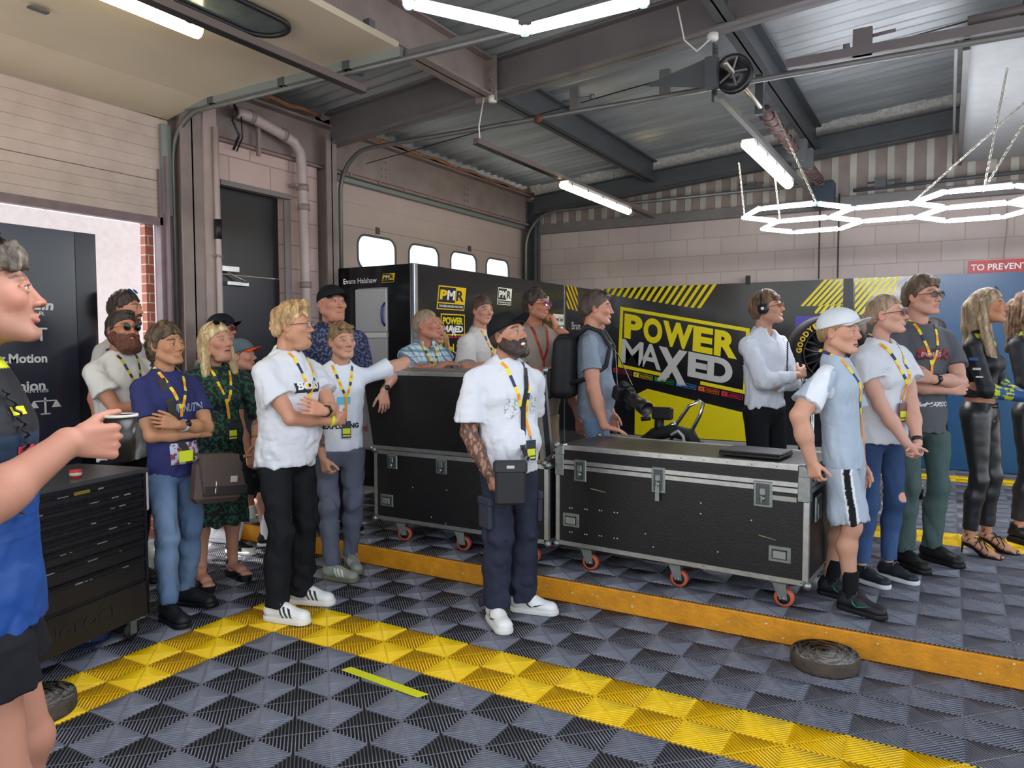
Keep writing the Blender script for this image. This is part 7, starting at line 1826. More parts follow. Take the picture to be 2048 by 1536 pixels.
# ---- young man in white tee behind
p = Person('young man with cropped brown hair in a plain white tee behind the black capped man', (962, 590), depth=6.3, z0=ZF, phi=48, hphi=35, pitch=0, roll=0, sw=1.02, skin='d2a08c', seed=13, hair_top=.015, vox=1.1, lean=(0, 0))
p.head(brow='5a4434', shave=('5a4636', .45), nose=.95); p.hair('5e4838', th=.006, top=.012, messy=.003, front=.058, col2='3a2c22')
p.arm(1, (.10, .26, .70*p.H), (1, -.4, -.6), (-1, .2, 0), (0, -.3, -1)); p.arm(0, (-.02, .27, .70*p.H), (-1, -.3, -.6), (1, 0, 0), (0, -.3, -1))
p.tee('d4d2d2', sleeve=.8, hem=.47, loose=1.12, sl_r=1.35, amp=.004); p.trousers('3a3c44'); p.shoes('e0e0e0'); p.lanyard(zb=.74, badge=False); p.finish()
# ---- man thinking with hand on chin
p = Person('man in beige tee and mirrored sunglasses holding his chin, wearing a red lanyard', (1072, 572), depth=5.8, z0=ZF, phi=25, hphi=58, pitch=4, sw=1.1, th=1.1, belly=.03, skin='c98a72', seed=14, hair_top=.03, hs=1.03)
p.head(brow='3a2a20', shave=('4a3a30', .5), stubble='6a4a3a', stub_amt=.3); p.hair('3c2e26', th=.006, top=.024, messy=.010, front=.058)
p.glasses(frame='7a2a24', lensm=mat('violet_mirror', 'a890d8', .06, .8)); 
hc = p.hw((-.01, .105, -.105))
p.arm(1, (-.06, .20, .66*p.H), (1, .1, -.9), (-1, .1, .1), (0, -1, 0), curl=.3, r=1.15)
p.arm(0, tuple(hc+np.array([-.035, .03, -.075])), (-.9, .4, -1), (.25, -.25, 1), (.7, -.6, 0), curl=.8, thumb=.3, r=1.15)
p.tee('93877c', sleeve=.75, hem=.47, loose=1.1, sl_r=1.2, amp=.005); p.trousers('9a836e', r=1.08, amp=.006); p.shoes('6a5a4a')
p.lanyard(zb=.70, badge=False, cols=('8a2a22', '9a2c20', 'b03a20'), w=.02, strapl=.05); p.band('wrist_watch', 0, .90, .02, .029, mat('steel_bracelet', '9a9788', .3, .8), ((-.5, .8, 0), .019, ALU)); p.finish()
# ---- man with backpack and camera
p = Person('man in grey blue polo with black backpack, one hand on the low flight case', (1190, 577), depth=5.4, z0=ZF, phi=82, hphi=84, pitch=0, sw=1.0, th=1.08, belly=.03, skin='d09a86', seed=15, hair_top=.02, hs=1.05)
p.head(brow='4a382c', shave=('5a4a3c', .4), nose=1.05, jaw=.98); p.hair('54443a', th=.010, top=.012, messy=.003, front=.060, blobs=[((0, .058, .082), (.05, .03, .022), .015)])
p.glasses(frame='2a2a22', on_head=True)
hnd = p.Rb.T @ (np.array(gz(1210, 866, .930))-p.g); p.ua *= 1.05; p.fa *= 1.05
p.arm(1, tuple(hnd+np.array([0, 0, .02])), (.5, -1, 0), (-.25, 1, -.25), (0, -.1, -1), curl=.12, thumb=.1, r=1.15, spread=1.6); p.arm(0, (-.2, .1, .5*p.H), (-1, -.3, 0), (0, .2, -1), (1, 0, 0))
p.tee('7c8796', sleeve=.62, hem=.49, loose=1.02, sl_r=1.15, name='polo_shirt', open_v=.04, amp=.004); p.trousers('6584a8', r=1.02, colfn=noisecol(('6a839c', '8197ad'), 9, thr=(0.,))); p.shoes('3a3a3a'); p.finish(); P16_ = p
mxp = Matrix.Translation(Vector(p.g)+Vector((0, 0, 0))) @ Matrix.Rotation(p.yaw, 4, 'Z'); NYL = mat('black_nylon', '18181b', .7); o_ = p.sp(.74)
t = thing('backpack', tuple(p.W(np.array([0, -.24, .60*p.H]))), 'black backpack worn by the man in the grey blue polo', 'backpack')
f = Field((-.22, -.50, .50*p.H), (.22, -.05, .88*p.H), .007); yb = o_[1]-.125
for xx in (-.085, 0, .085):
    for yy in (-.06, -.13): f.cone((xx, yb+yy, .600*p.H), (xx, yb+yy*.85, .800*p.H-abs(xx)*.25), .062, .055, .03)
f.disp(lambda P: .003*wav(P, 18, 3)); P_, Q_ = f.mesh()
link_mesh('pack_body', np_mesh('pack', p.W(P_), Q_), NYL, t, None, True)
f = Field((-.2, -.56, .50*p.H), (.2, -.2, .75*p.H), .007); [f.cone((xx, yb-.205, .585*p.H), (xx, yb-.20, .665*p.H), .042, .038, .03) for xx in (-.07, 0, .07)]; P_, Q_ = f.mesh(); link_mesh('front_pocket', np_mesh('pack', p.W(P_), Q_), NYL, t, None, True)
for q in (-1, 1):
    b = MB(mxp); sx_ = q*.095*1.0
    b.tube([(sx_, yb-.04, .80*p.H), (sx_, o_[1]-.04, .855*p.H), (sx_, o_[1]+.06, .835*p.H), (sx_*1.15, o_[1]+.125, .775*p.H), (sx_*1.35, o_[1]+.10, .70*p.H), (sx_*1.55, o_[1]+.0, .655*p.H), (sx_*1.4, yb-.03, .63*p.H)], .017, 8); b.build('shoulder_strap', NYL, t)
b = MB(mxp); b.tube([(-.03, yb-.05, .83*p.H), (-.02, yb-.07, .85*p.H), (.02, yb-.07, .85*p.H), (.03, yb-.05, .83*p.H)], .007, 6); b.build('carry_loop', NYL, t)
b = MB(mxp); b.tube([(.12, yb-.05, .62*p.H), (.13, yb-.06, .56*p.H), (.12, yb-.03, .53*p.H)], .005, 5); b.build('loose_strap', NYL, t)
# camera with long lens hanging at his chest
cam_c = np.array(gy(1247, 785, 4.86)); dl = unit(np.array(gy(1312, 832, 4.62))-cam_c); Cc = Vector(cam_c); D_ = Vector(dl)
t = thing('camera', tuple(cam_c), 'black camera with long telephoto lens hanging from the backpack wearer by a strap', 'camera')
qx = D_.cross(Vector((0, 0, 1))).normalized(); qz = qx.cross(D_); Mq = Matrix(((qx.x, D_.x, qz.x, Cc.x), (qx.y, D_.y, qz.y, Cc.y), (qx.z, D_.z, qz.z, Cc.z), (0, 0, 0, 1)))
b = MB(Mq); b.box((-.072, -.045, -.055), (.072, .03, .045), .014); b.box((-.03, -.04, .04), (.03, .035, .075), .014); b.box((-.075, -.03, -.055), (-.045, .05, .03), .012); b.build('camera_body', SATIN, t)
b = MB(Mq); b.lathe([(0, .03), (.038, .03), (.040, .09), (.045, .10), (.045, .16), (.042, .17), (.045, .23), (.05, .24), (.05, .31), (.046, .312), (.044, .27), (0, .27)], (0, 0, 0), 26, (0, 1, 0)); b.build('lens_barrel', mat('lens_black', '1a1b1e', .35), t)
b = MB(Mq); b.lathe([(.0455, .115), (.0465, .115), (.0465, .15), (.0455, .15)], (0, 0, 0), 26, (0, 1, 0), ring=True); b.box((-.01, .07, -.085), (.01, .11, -.04)); b.build('zoom_ring', RUBBER, t)
b = MB(); n1 = p.W(p.neck+np.array([.07, .02, -.01])); n2 = p.W(p.neck+np.array([-.07, .03, -.01])); nb_ = p.W(p.neck+np.array([0, -.07, .02]))
c1 = Mq @ Vector((.06, 0, .05)); c2 = Mq @ Vector((-.06, 0, .05)); m1 = p.W(p.sp(.76)+np.array([.06, .155, .76*p.H]))
b.tube([tuple(nb_), tuple(p.W(p.neck+np.array([.075, -.02, .03]))), tuple(n1), tuple(m1), tuple(c1)], .005, 5); b.tube([tuple(n2), tuple(p.W(p.sp(.76)+np.array([-.03, .17, .74*p.H]))), tuple(c2)], .005, 5); b.build('neck_strap', SATIN, t)
b = MB(); b.tube([tuple(p.W(p.neck+np.array([.076, -.02, .034]))), tuple(p.W(p.neck+np.array([.085, .03, .0]))), tuple(p.W(p.sp(.78)+np.array([.075, .13, .785*p.H])))], .013, 4); b.build('strap_pad', mat('strap_yellow_print', '8a8426', .6, col2='1a1a16', noise_scale=60, thr=(.45, .5)), t)
# ---- man hidden behind him
p = Person('person in white speckled shirt with red collar, hidden behind the man with the backpack', (1184, 606), depth=5.95, z0=ZF, phi=60, hphi=70, skin='c99480', seed=16, vox=1.3, sw=1.2, th=1.1)
p.head(); p.hair('4a3a2e'); p.arm(0); p.arm(1); p.tee('d8d8da', sleeve=.7, hem=.47, name='shirt', m=mat('speckled_shirt', 'dcdcde', .75, col2='a9a9b0', noise_scale=90, thr=(.55, .58)), open_v=.05)
f = Field(p.neck-.12, p.neck+.12, .006); f.cone(p.neck+np.array([0, .0, -.04]), p.neck+np.array([0, .01, .01]), .078, .070, .01, caps=(1, 1)); f.cone(p.neck+np.array([0, .0, -.06]), p.neck+np.array([0, .01, .05]), .066, .064, .004, op='sub'); P_, Q_ = f.mesh(); p.part('collar', P_, Q_, CLOTH, np.tile(L3('b02838'), (len(P_), 1)))
p.trousers('8a8a90'); p.shoes('3a3a3a'); p.lanyard(zb=.73, badge=False); p.finish()
# ---- headset man
p = Person('man in white long sleeved shirt with black headset and orange mirrored sunglasses', (1532, 577), depth=5.35, z0=ZF, phi=50, hphi=76, pitch=10, sw=1.02, th=1.0, skin='d0a08c', seed=17, hair_top=.022, hs=1.03)
p.head(brow='6a4a34', stubble='8a6448', stub_amt=.25, jaw=.95); p.hair('7a5a42', th=.013, top=.014, col2='4a3426', messy=.006, front=.050, back=-.085, blobs=[((.015, .062, .068), (.055, .028, .024), .015)])
p.glasses(frame='6a3a20', lensm=mat('orange_mirror', 'f0a020', .08, .7, emit=None))
HS = mat('headset_black', '1b1c1f', .4)
b = MB(); b.tube([p.hw((.098*math.cos(a), -.012, .022+.108*math.sin(a))) for a in np.linspace(0, PI, 15)], .010, 6); hsid = p.mbpart('headset', b, HS)
for q in (-1, 1): b = MB(); b.lathe([(0, 0), (.030, 0), (.038, .008), (.040, .022), (.034, .036), (0, .042)], tuple(p.hw((q*.078, -.010, -.004))), 20, tuple(p.Rh @ np.array([q, 0, 0]))); p.mbpart('ear_cup', b, HS, parent=hsid)
b = MB(); b.lathe([(0, .0425), (.012, .0425), (.012, .044), (0, .0445)], tuple(p.hw((.078, -.010, -.004))), 10, tuple(p.Rh @ np.array([1, 0, 0]))); p.mbpart('ear_cup_mark', b, WHT, parent=hsid)
b = MB(); b.tube([p.sp(.76)+np.array([-.05, .0, 0])+np.array([.004*math.cos(k*1.6), .155*p.th+.004*math.sin(k*1.6), (.80-.0022*k)*p.H]) for k in range(60)], .0045, 5); p.mbpart('coiled_cable', b, SATIN)
p.crossed(over=1); p.tee('cdd2dc', sleeve=1.82, hem=.535, loose=1.06, sl_r=1.12, amp=.006, name='shirt', open_v=.05); p.trousers('15161a', r=1.02, top=.585)
b = MB(); b.lathe([(.0, -.016), (.150, -.016), (.150, .016), (.0, .016)], (p.sp(.57)[0], p.sp(.57)[1], .575*p.H), 30); V_ = np.array(b.v); V_[:, 1] = (V_[:, 1]-p.sp(.57)[1])*.74+p.sp(.57)[1]; b.v = [tuple(v) for v in V_]; p.mbpart('belt', b, LEATHER and mat('black_leather_belt', '101012', .35))
p.shoes('151515', '101010'); p.finish()
# ---- boy in white cap
p = Person('boy in white cap, pale sports tee and shorts, hand on the low flight case corner', (1674, 612), (1683, 1216), z0=ZF, phi=72, hphi=66, pitch=0, sw=.97, th=.90, skin='d3a48e', feet=[(1660, 1190, 72), (1700, 1220, 62)], seed=18, hair_top=.02, hs=1.0)
p.head(brow='8a6a4e', nose=.85, lips='c87a72', fat=.002, shave=('9a7a58', .35), mouth=.001); p.hair('a5845c', th=.006, top=0., messy=.002, front=.040); p.cap('d5d9e0', brim_pitch=-6, m_=None) if False else p.cap('d5d9e0', brim_pitch=-8)
hnd = p.Rb.T @ (np.array([-.585, 3.99, .955])-p.g)
p.arm(1, tuple(hnd), (1, -.6, 0), (.0, .25, -1), (-.8, .2, -.2), curl=.55, thumb=.4, r=1.25); p.arm(0, (-.19, .03, .46*p.H), (-1, -.3, 0), (0, .2, -1), (1, 0, 0))
def boycol(P, s):
    c = np.tile(L3('a9b7c6'), (len(P), 1)); sh = s.sh[1]; c[(np.abs(P[:, 1]-(sh[1]-.0)) < .035)&(P[:, 0] > sh[0]-.02)&(P[:, 2] > .60*s.H)] = L3('dfe3ec'); return c
p.tee('a9b7c6', sleeve=.72, hem=.475, loose=1.04, sl_r=1.3, amp=.004, colfn=boycol)
def shortcol(P, s):
    c = np.tile(L3('a6b0bd'), (len(P), 1)); x = P[:, 0]; d = np.abs(P[:, 1]-.03-(.5*s.H-P[:, 2])*.18); o = x > s.hip[1][0]+.02; c[o&(d < .022)] = L3('d8dce0'); c[o&(d < .014)] = L3('15161a'); return c
p.trousers('a6b0bd', knee=.95, flare=.010, r=1.04, colfn=shortcol, name='shorts', top=.55, amp=.006)
p.legs(socks=('151518', .13)); p.bare = True; p.shoes('212226', '17181a', L=.285, swoosh='3fb08a', lace='3a3c40')
p.lanyard(zb=.655, xb=-.06, badge=False, strapl=.12, cols=('e9d21c', 'e8951c', '26305a')); p.finish()
# ---- woman in white tee with sunglasses
p = Person('woman with tied back fair hair, sunglasses, white tee and ripped jeans, hands clasped', (1770, 584), (1752, 1168), z0=ZF, phi=52, hphi=76, pitch=6, fem=True, sw=1.1, th=1.02, skin='d8ab9c', feet=[(1776, 1155, 60), (1722, 1162, 55)], seed=19, hair_top=.016, hs=.98)
p.head(brow='a8876a', nose=.95, lips='c87a74', iris='5a7a88', jaw=.92); p.hair('a8917a', temple=.014, th=.006, top=.002, col2='7c6650', messy=.0015, front=.062, f=220, blobs=[((0, -.118, .0), (.026, .028, .03), .012), ((0, -.135, -.045), (.018, .018, .05), .015)])
p.glasses(frame='1a1416', lensm=mat('pink_silver_mirror', 'd8a8a8', .06, .8), size=1.12)
p.arm(1, (.015, .20, .49*p.H), (1, -.5, -.2), (-.5, .35, -1), (-.9, -.1, .4), curl=.75, r=1.05); p.arm(0, (-.05, .215, .475*p.H), (-1, -.4, -.2), (.6, .3, -.8), (.4, -.9, .2), curl=.75, r=1.05)
p.tee(WT, sleeve=.50, hem=.49, loose=1.16, sl_r=1.35, amp=.0045)
def jeancol(P, s):
    c = noisecol(('2f4468', '415a86'), 10, thr=(.1,))(P, s); k = s.knee[0]; d = np.linalg.norm(P-(k+np.array([0, .05, .03])), axis=1); c[d < .030] = L3('d0a090'); return c
p.trousers('33486c', r=.90, ankle=.115, colfn=jeancol, amp=.003, bunch=.6, name='jeans'); p.shoes('22262e', 'd5d9de', L=.265, lace='7a828c')
p.lanyard(zb=.70, xb=-.05, strapl=.09, bcol='6a3a44'); p.band('hair_tie', 0, .90, .022, .026, SATIN); p.finish()
# ---- tall young man in grey tee
p = Person('tall young man in dark sunglasses, grey racing print tee and green trousers', (1843, 547), (1830, 1128), z0=ZF, phi=36, hphi=55, pitch=3, sw=1.05, th=1.0, skin='d4a594', feet=[(1862, 1120, 55), (1806, 1130, 40)], seed=20, hair_top=.02, hs=1.06)
p.head(brow='6a5242', jaw=1.02); p.hair('6a5444', th=.013, top=.014, messy=.003, front=.058, col2='453628', blobs=[((0, .055, .084), (.058, .034, .026), .015)]); p.glasses(frame='5a2a2a')
p.crossed(over=0, z=-.02); p.tee('56585e', sleeve=.66, hem=.465, loose=1.0, sl_r=1.12, amp=.0035)
p.patch('shirt_graphic', -.01, .735*p.H, .22, .07, mat('red_black_print', '8f2a30', .7, col2='26262c', noise_scale=40, thr=(.45, .5))); p.decal('print_letters', 'POLIS', .01, .735*p.H, .13, .03, mat('print_pink', 'c98a8a', .7), .005, bold=.03); p.patch('shirt_graphic', -.04, .565*p.H, .26, .028, mat('print_pale', 'c9c9cc', .7, col2='3a3a40', noise_scale=60, thr=(.5, .52)))
p.trousers('4a5c5a', r=1.0, ankle=.09, amp=.005, bunch=.8, flare=.004); p.shoes('1b1b1c', '141414', L=.30, lace='1b1b1c'); p.lanyard(zb=.70, badge=False); p.band('wrist_watch', 0, .88, .022, .029, STRAPB, ((0, 1, .3), .018, WATCHF)); p.finish()
# ---- grid girl
def gridcol(P, s):
    c = np.tile(L3('1b1d22'), (len(P), 1)); 
    for i in (0, 1):
        sh, el, wr = s.arms[i]; t = ((P-el)@unit(wr-el)); near = np.linalg.norm(P-(el+np.outer(np.clip(t, 0, s.fa), unit(wr-el))), axis=1) < .075; c[near&(t > .03)] = L3('1e4a80'); q = near&(t > .03)&(t < .15)&(wav(P.T, 150, 3, (.4, .4, 2)) > .1); c[q] = L3('b9c21e')
    n = s.neck; d = np.linalg.norm(P-n, axis=1); c[(d < .15)&(wav(P.T, 90, 2) > .2)&(d > .08)] = L3('aab522'); return c
LEA = mat('black_leatherette', '26262a', .34, spec=.6, noise_amt=.1)
p = Person('woman with long straight blonde hair, cropped black top and black strappy heels', (1972, 574), (1945, 1105), z0=ZF, phi=74, hphi=84, pitch=6, fem=True, sw=1.0, th=1.0, skin='c99070', feet=[(1972, 1098, 72), (1938, 1108, 74)], seed=21, hair_top=.016, hs=.98, hipdrop=-.03)
for a in p.ank: a[2] += .05
p.head(brow='6a4a34', nose=.9, lips='b86a62', jaw=.9)
p.hair('b59e7c', style='long', th=.010, top=.006, col2='6f5a44', messy=.002, front=.064, f=240, long=[([(.072, -.015, .03), (.085, -.03, -.08), (.09, -.02, -.2), (.085, .0, -.36)], .030, .032, None), ([(-.072, -.02, .03), (-.085, -.03, -.08), (-.09, -.03, -.2), (-.08, -.03, -.34)], .030, .030, None), ([(0, -.09, .0), (0, -.105, -.12), (0, -.105, -.24), (0, -.10, -.36)], .07, .06, None)])
p.glasses(frame='1a1a1a', on_head=True)
p.arm(1, (.02, .30, .60*p.H), (.8, -.6, -.6), (-.3, 1, .1), (-.8, -.2, 0), curl=.6); p.arm(0, (-.05, .27, .60*p.H), (-.9, -.5, -.6), (.4, .9, .1), (.8, 0, 0), curl=.6)
p.tee('1b1d22', sleeve=1.9, hem=.60, loose=.92, colfn=gridcol, name='crop_top', amp=.002, m=CLOTHS, neck_r=.055); p.trousers('26262a', r=.90, hipr=1.06, top=.575, ankle=.115, m=LEA, amp=.0025, bunch=.4); p.legs(covered=True); p.bare = True
f = Field((-.2, -.2, .5*p.H), (.25, .25, .68*p.H), .007); f.cone((p.pel[0], p.pel[1], .53*p.H), p.sp(.64)+np.array([0, 0, .64*p.H]), .125*p.H/1.75, .112*p.H/1.75, .02, flat=((0, 1, 0), .72)); P_, Q_ = f.mesh(); p.skinP.append((P_, Q_, np.tile(p.skin, (len(P_), 1))))
f2 = Field((-.3, -.3, -.01), (.3, .35, .2), .004)
for i in (0, 1):
    o, yw = p.feet[i]; Rf = yawm(yw); T = lambda q: tuple(Rf @ np.array(q)+o)
    f2.cone(T((0, .0, .10)), T((0, .115, .035)), .030, .034, .02, flat=((0, 0, 1), .8)); f2.cone(T((0, .115, .03)), T((0, .165, .022)), .036, .028, .01, flat=((0, 0, 1), .5)); f2.cone(T((0, -.02, .10)), T((0, .0, .13)), .030, .032, .02)
    for j in range(5): f2.cone(T(((-.026+.013*j), .16, .02)), T(((-.028+.014*j), .192-.004*abs(j-1), .014)), .0085, .0075, .003)
P_, Q_ = f2.mesh(); p.skinP.append((P_, Q_, np.tile(p.skin, (len(P_), 1))))
for i in (0, 1):
    o, yw = p.feet[i]; Rf = yawm(yw); T = lambda q: tuple(Rf @ np.array(q)+o)
    b = MB(); b.tube([T((0, -.035, .085)), T((0, -.042, .04)), T((0, -.045, .002))], [.012, .006, .005], 8); b.tube([T((0, -.03, .080)), T((0, .03, .058)), T((0, .10, .012)), T((0, .19, .005))], [.028, .024, .034, .028], 8); V_ = np.array(b.v); b.v = [tuple(v) for v in V_]; sh_ = p.mbpart('heeled_sandal', b, LEATHER and mat('sandal_black', '151517', .3))
    b = MB()
    for (y, z, w) in ((-.0, .135, .034), (-.01, .165, .036), (.04, .105, .034), (.075, .08, .036), (.11, .056, .038), (.15, .035, .038)):
        b.tube([T((w*math.cos(a), y+.012*math.sin(a*2), z-.035+w*math.sin(a)*.9)) for a in np.linspace(-.2, PI+.2, 9)], .0035, 5)
    for (a_, c_) in (((-.033, .0, .11), (.034, .09, .06)), ((.033, .0, .11), (-.034, .09, .06)), ((-.033, .04, .09), (.034, .12, .05)), ((.033, .04, .09), (-.034, .12, .05))):
        m_ = ((a_[0]+c_[0])/2, (a_[1]+c_[1])/2, (a_[2]+c_[2])/2+.034); b.tube([T(a_), T(m_), T(c_)], .0035, 5)
    p.mbpart('strap', b, mat('sandal_black', '151517', .3), parent=sh_)
b = MB(); b.lathe([(.119, -.014), (.124, -.014), (.124, .014), (.119, .014)], (p.pel[0]+p.sp(.56)[0]*.5, p.pel[1]+p.sp(.56)[1]*.5, .565*p.H), 30, ring=True); V_ = np.array(b.v); V_[:, 1] = (V_[:, 1]-p.pel[1])*.80+p.pel[1]; b.v = [tuple(v) for v in V_]; p.mbpart('belt', b, mat('sandal_black', '151517', .3))
b = MB(); 
for k_, (zz, cc_, tx) in enumerate(((.745, 'blue', 1), (.72, 'w', 0), (.70, 'w', 0))):
    pass
sh, el, wr = p.arms[1]
for k_, (t_, w_, h_, m_) in enumerate(((.30, .05, .018, mat('patch_blue', '3f62b0', .5)), (.52, .045, .014, WHT), (.70, .04, .009, WHT))):
    c = sh+(el-sh)*t_+np.array([.050, -.0, 0]); b = MB(); b.box(tuple(c+np.array([-.002, -w_/2, -h_/2])), tuple(c+np.array([.004, w_/2, h_/2]))); p.mbpart('sleeve_badge', b, m_, parent=p.tee_id)
p.finish()
# ---- second woman at the right edge
p = Person('woman with wavy brown hair and chunky black boots cut by the right edge', (2062, 576), (2062, 1082), z0=ZF, phi=60, hphi=70, fem=True, sw=1.0, skin='c99070', seed=22, hair_top=.02, hs=.98, feet=[('l', -.12, .02, 5), ('l', .12, -.02, -10)], vox=1.1)
p.head(brow='4a3426'); p.hair('8a6a4c', style='long', th=.014, top=.008, col2='5a4030', messy=.008, front=.064, long=[([(.08, -.0, .03), (.105, .0, -.08), (.10, .02, -.2), (.115, .03, -.32)], .036, .034, None), ([(-.08, -.0, .03), (-.105, .0, -.08), (-.11, .02, -.2), (-.12, .02, -.32)], .036, .034, None), ([(0, -.09, .0), (0, -.10, -.12), (0, -.10, -.28)], .08, .07, None)])
p.arm(1, (.04, .22, .60*p.H), (.9, -.3, -.6), (-1, .3, .1), (0, -1, 0)); p.arm(0, (-.06, .25, .60*p.H), (-.9, -.3, -.6), (1, .3, .1), (0, -1, 0))
p.tee('1b1d22', sleeve=1.9, hem=.59, loose=.94, colfn=gridcol, name='crop_top', m=CLOTHS, amp=.002, neck_r=.055); p.trousers('1c1c20', r=.92, hipr=1.05, top=.60, ankle=.16, m=LEA, amp=.003); p.shoes('16161a', '101012', L=.28, style='high', soleh=.055); p.finish()
# ---- crew member behind the tall man
p = Person('crew member in black shorts and blue gloves mostly hidden behind the tall man', (1868, 640), depth=6.7, z0=ZF, phi=-40, hphi=-50, skin='c99480', seed=23, vox=1.2, hair_top=.02, H=1.62, feet=[('l', -.18, .10, 10), ('lz', .13, .12, -10, .14)], lean=(0, .0))
p.ank[1][2] += .0
p.head(); p.hair('2a2420'); p.arm(0, (-.12, .30, .56*p.H), (-1, 0, -.4), (.5, 1, 0), (1, 0, 0)); p.arm(1, (.12, .30, .56*p.H), (1, 0, -.4), (-.5, 1, 0), (-1, 0, 0))
def crewcol(P, s): c = np.tile(L3('15161a'), (len(P), 1)); c[P[:, 2] > .80*s.H] = L3('b6d22a'); return c
p.tee('15161a', sleeve=.7, hem=.47, colfn=crewcol, loose=1.1)
for i in (0, 1):
    sh, el, wr = p.arms[i]; f = Field(np.minimum(el, wr)-.16, np.maximum(el, wr)+.2, .006); d_ = unit(wr-el); f.cone(el+d_*.16, wr, .042, .036, .01); f.cone(wr, wr+d_*.13, .042, .030, .02, flat=((1, 0, 0), .6)); P_, Q_ = f.mesh(); p.part('glove', P_, Q_, CLOTH, np.tile(L3('2450b8'), (len(P_), 1)))
p.trousers('15161a', knee=.95, flare=.03, r=1.05, name='shorts'); p.legs(socks=('141416', .13)); p.bare = True; p.shoes('1a1a1e', '2a2a2e'); p.finish()
b = MB(); c = p.W(p.feet[1][0]+np.array([0, .05, 0])); b.box((c[0]-.17, c[1]-.10, ZF+.095), (c[0]+.17, c[1]+.10, ZF+.135), .01)
td = thing('dolly', (c[0], c[1], ZF), 'low grey dolly under the raised black shoe behind the tall man', 'dolly'); b.build('deck', mat('dolly_grey', '8a8a86', .5), td)
for (x, y) in ((-.12, -.07), (.12, -.07), (-.12, .07), (.12, .07)):
    b = MB(); b.lathe([(0, -.015), (.042, -.015), (.046, 0), (.042, .015), (0, .015)], (c[0]+x, c[1]+y, ZF+.047), 16, (0, 1, 0)); b.build('wheel', RUBBER, td)
# ---- foreground man at the left edge
p = Person('man in black and blue team shirt cut by the left edge, holding a cup', (-62, 452), depth=1.76, phi=84, hphi=84, pitch=10, sw=1.0, th=1.02, belly=.0, skin='c08c78', seed=24, hair_top=.03, hs=1.12, vox=.8, feet=[('l', -.12, .05, 5), ('l', .13, -.02, -8)])
p.head(brow='5a4a3c', stubble='7a6656', stub_amt=.25, nose=1.12, lips='b87468', vox=.0024); p.hair('6f6355', th=.016, top=.018, col2='3f362c', messy=.010, front=.050, back=-.07, blobs=[((0, .06, .075), (.055, .03, .026), .015)])
p.glasses(frame='16161a', on_head=True)
hnd = p.Rb.T @ (np.array(gz(140, 880, 1.235)) * 0 + (np.array([0, 0, CAMH])+_ray(136, 885)*1.62) - p.g)
p.arm(1, tuple(hnd), (.7, -.4, -1), (-.15, 1, -.05), (-1, .1, 0), curl=.62, thumb=.5, r=1.22); p.arm(0, (-.16, -.10, .5*p.H), (-1, -.3, 0), (0, .2, -1), (1, 0, 0))
def fgcol(P, s):
    c = np.tile(L3('1b1c21'), (len(P), 1)); z = P[:, 2]/s.H; m = z < .66; c[m] = L3('1a4488'); g_ = (z >= .66)&(z < .745); c[g_] = L3('24344a'); c[(z > .83)&(P[:, 1] > .02)] = L3('c6cf2a'); st = (z > .60)&(z < .74)&(np.mod(P[:, 2], .012) < .004); c[st] *= .7; return c
p.tee('1b1c21', sleeve=.95, hem=.485, loose=1.06, sl_r=1.2, colfn=fgcol, amp=.004, name='team_shirt', m=CLOTHS, vox=.006)
for (x, z, w, h, c_) in ((.10, .775, .05, .02, 'd8d820'), (.10, .725, .06, .016, 'c83a4a'), (.115, .695, .055, .035, 'b9c4d0'), (.10, .66, .03, .03, '8a96a8')): p.patch('shirt_badge', x, z*p.H, w, h, mat('badge_'+c_, c_, .6))
b = MB(); b.tube([np.array(p.surf(.12, (.80-.0035*k)*p.H, .012)[0])+np.array([.006*math.cos(k*1.7), .006*math.sin(k*1.7), 0]) for k in range(46) if p.surf(.12, (.80-.0035*k)*p.H)[0] is not None], .0035, 5); p.mbpart('coiled_cable', b, SATIN)
p.trousers('1a1a1f', knee=.46, flare=.006, r=1.02, name='shorts', amp=.005, top=.55); p.legs(); p.bare = True; p.shoes('2a2a2e', '1a1a1a'); 
hand = p.hand if False else None
sh, el, wr = p.arms[1]; p.finish()
fd = unit(p.Rb @ np.array([-.15, 1, -.05])); cw = p.W(np.array([wr]))[0]+fd*.105+p.Rb @ np.array([-.035, 0, .0])
tcup = thing('cup', (cw[0], cw[1], cw[2]-.05), 'dark cup with pale rim held by the man at the left edge', 'cup')
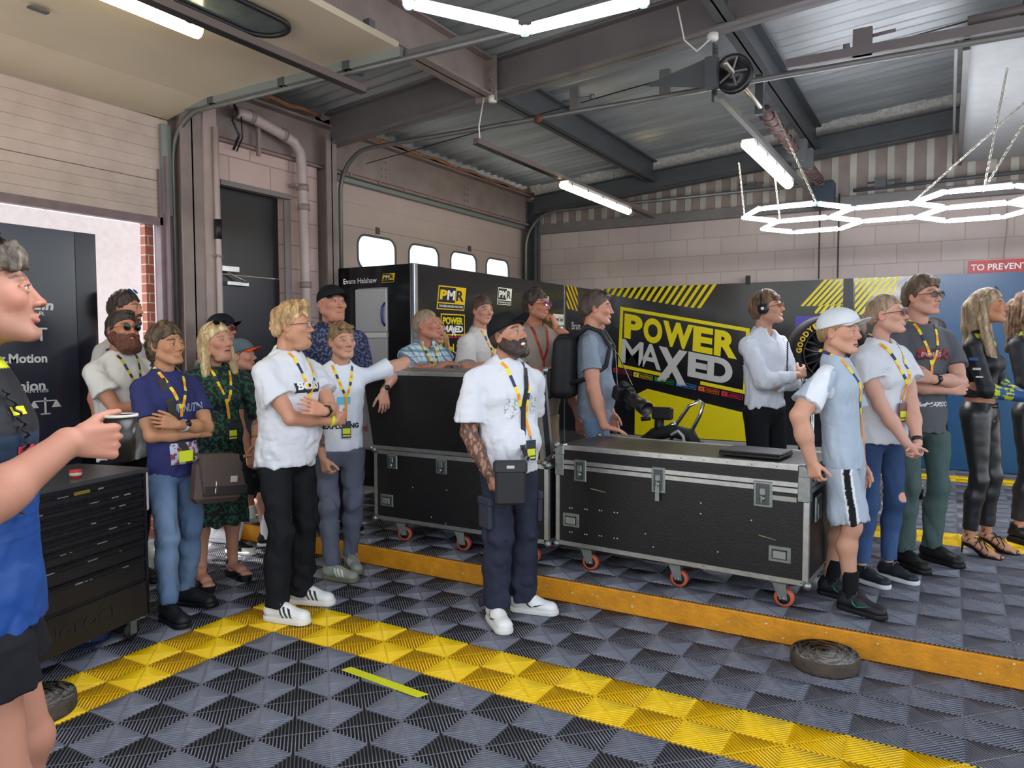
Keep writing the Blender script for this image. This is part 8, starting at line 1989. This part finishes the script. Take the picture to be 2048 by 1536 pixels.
b = MB(); b.lathe([(0, -.05), (.028, -.05), (.036, .055), (.033, .055), (.026, -.045), (0, -.045)], tuple(cw), 24); b.build('cup_body', mat('cup_dark', '1f1c1a', .3), tcup)
b = MB(); b.lathe([(.0355, .052), (.038, .052), (.038, .058), (.0335, .058)], tuple(cw), 24, ring=True); b.build('cup_rim', mat('cup_rim', 'c9c6bf', .3), tcup)
# ================================================================== camera, light, sky
cam = bpy.data.cameras.new('camera'); co = bpy.data.objects.new('camera', cam); COL.objects.link(co)
cam.sensor_fit = 'HORIZONTAL'; cam.sensor_width = 36; cam.lens = 36*FPX/2048; cam.clip_start = .05; cam.clip_end = 200
Mx = Matrix(((_r2[0], _u2[0], -_f[0], 0), (_r2[1], _u2[1], -_f[1], 0), (_r2[2], _u2[2], -_f[2], CAMH), (0, 0, 0, 1)))
co.matrix_world = Mx; SC.camera = co
w = bpy.data.worlds.new('sky'); SC.world = w; w.use_nodes = True
nt = w.node_tree; bg = nt.nodes['Background']; sk = nt.nodes.new('ShaderNodeTexSky'); sk.sky_type = 'NISHITA'; sk.sun_disc = False
sk.sun_elevation = R(56); sk.sun_rotation = R(-75); sk.air_density = 1.; sk.dust_density = 2.; sk.ozone_density = 1.
hs = nt.nodes.new('ShaderNodeHueSaturation'); hs.inputs['Saturation'].default_value = .45; nt.links.new(sk.outputs[0], hs.inputs['Color']); nt.links.new(hs.outputs[0], bg.inputs[0]); bg.inputs[1].default_value = SKY_STR
sun = bpy.data.lights.new('sun', 'SUN'); sun.energy = SUN_STR; sun.angle = R(.6); sun.color = (1, .96, .9)
so = bpy.data.objects.new('sun', sun); COL.objects.link(so)
d = Vector((1.0, .25, -1.62)).normalized(); so.rotation_euler = d.to_track_quat('-Z', 'Y').to_euler(); so.location = (-10, 0, 15)
SC.view_settings.view_transform = 'Standard'; SC.view_settings.look = 'None'; SC.view_settings.gamma = 1; SC.view_settings.use_curve_mapping = False
SC.view_settings.exposure = EXPO
SC.cycles.max_bounces = 8; SC.cycles.diffuse_bounces = 5
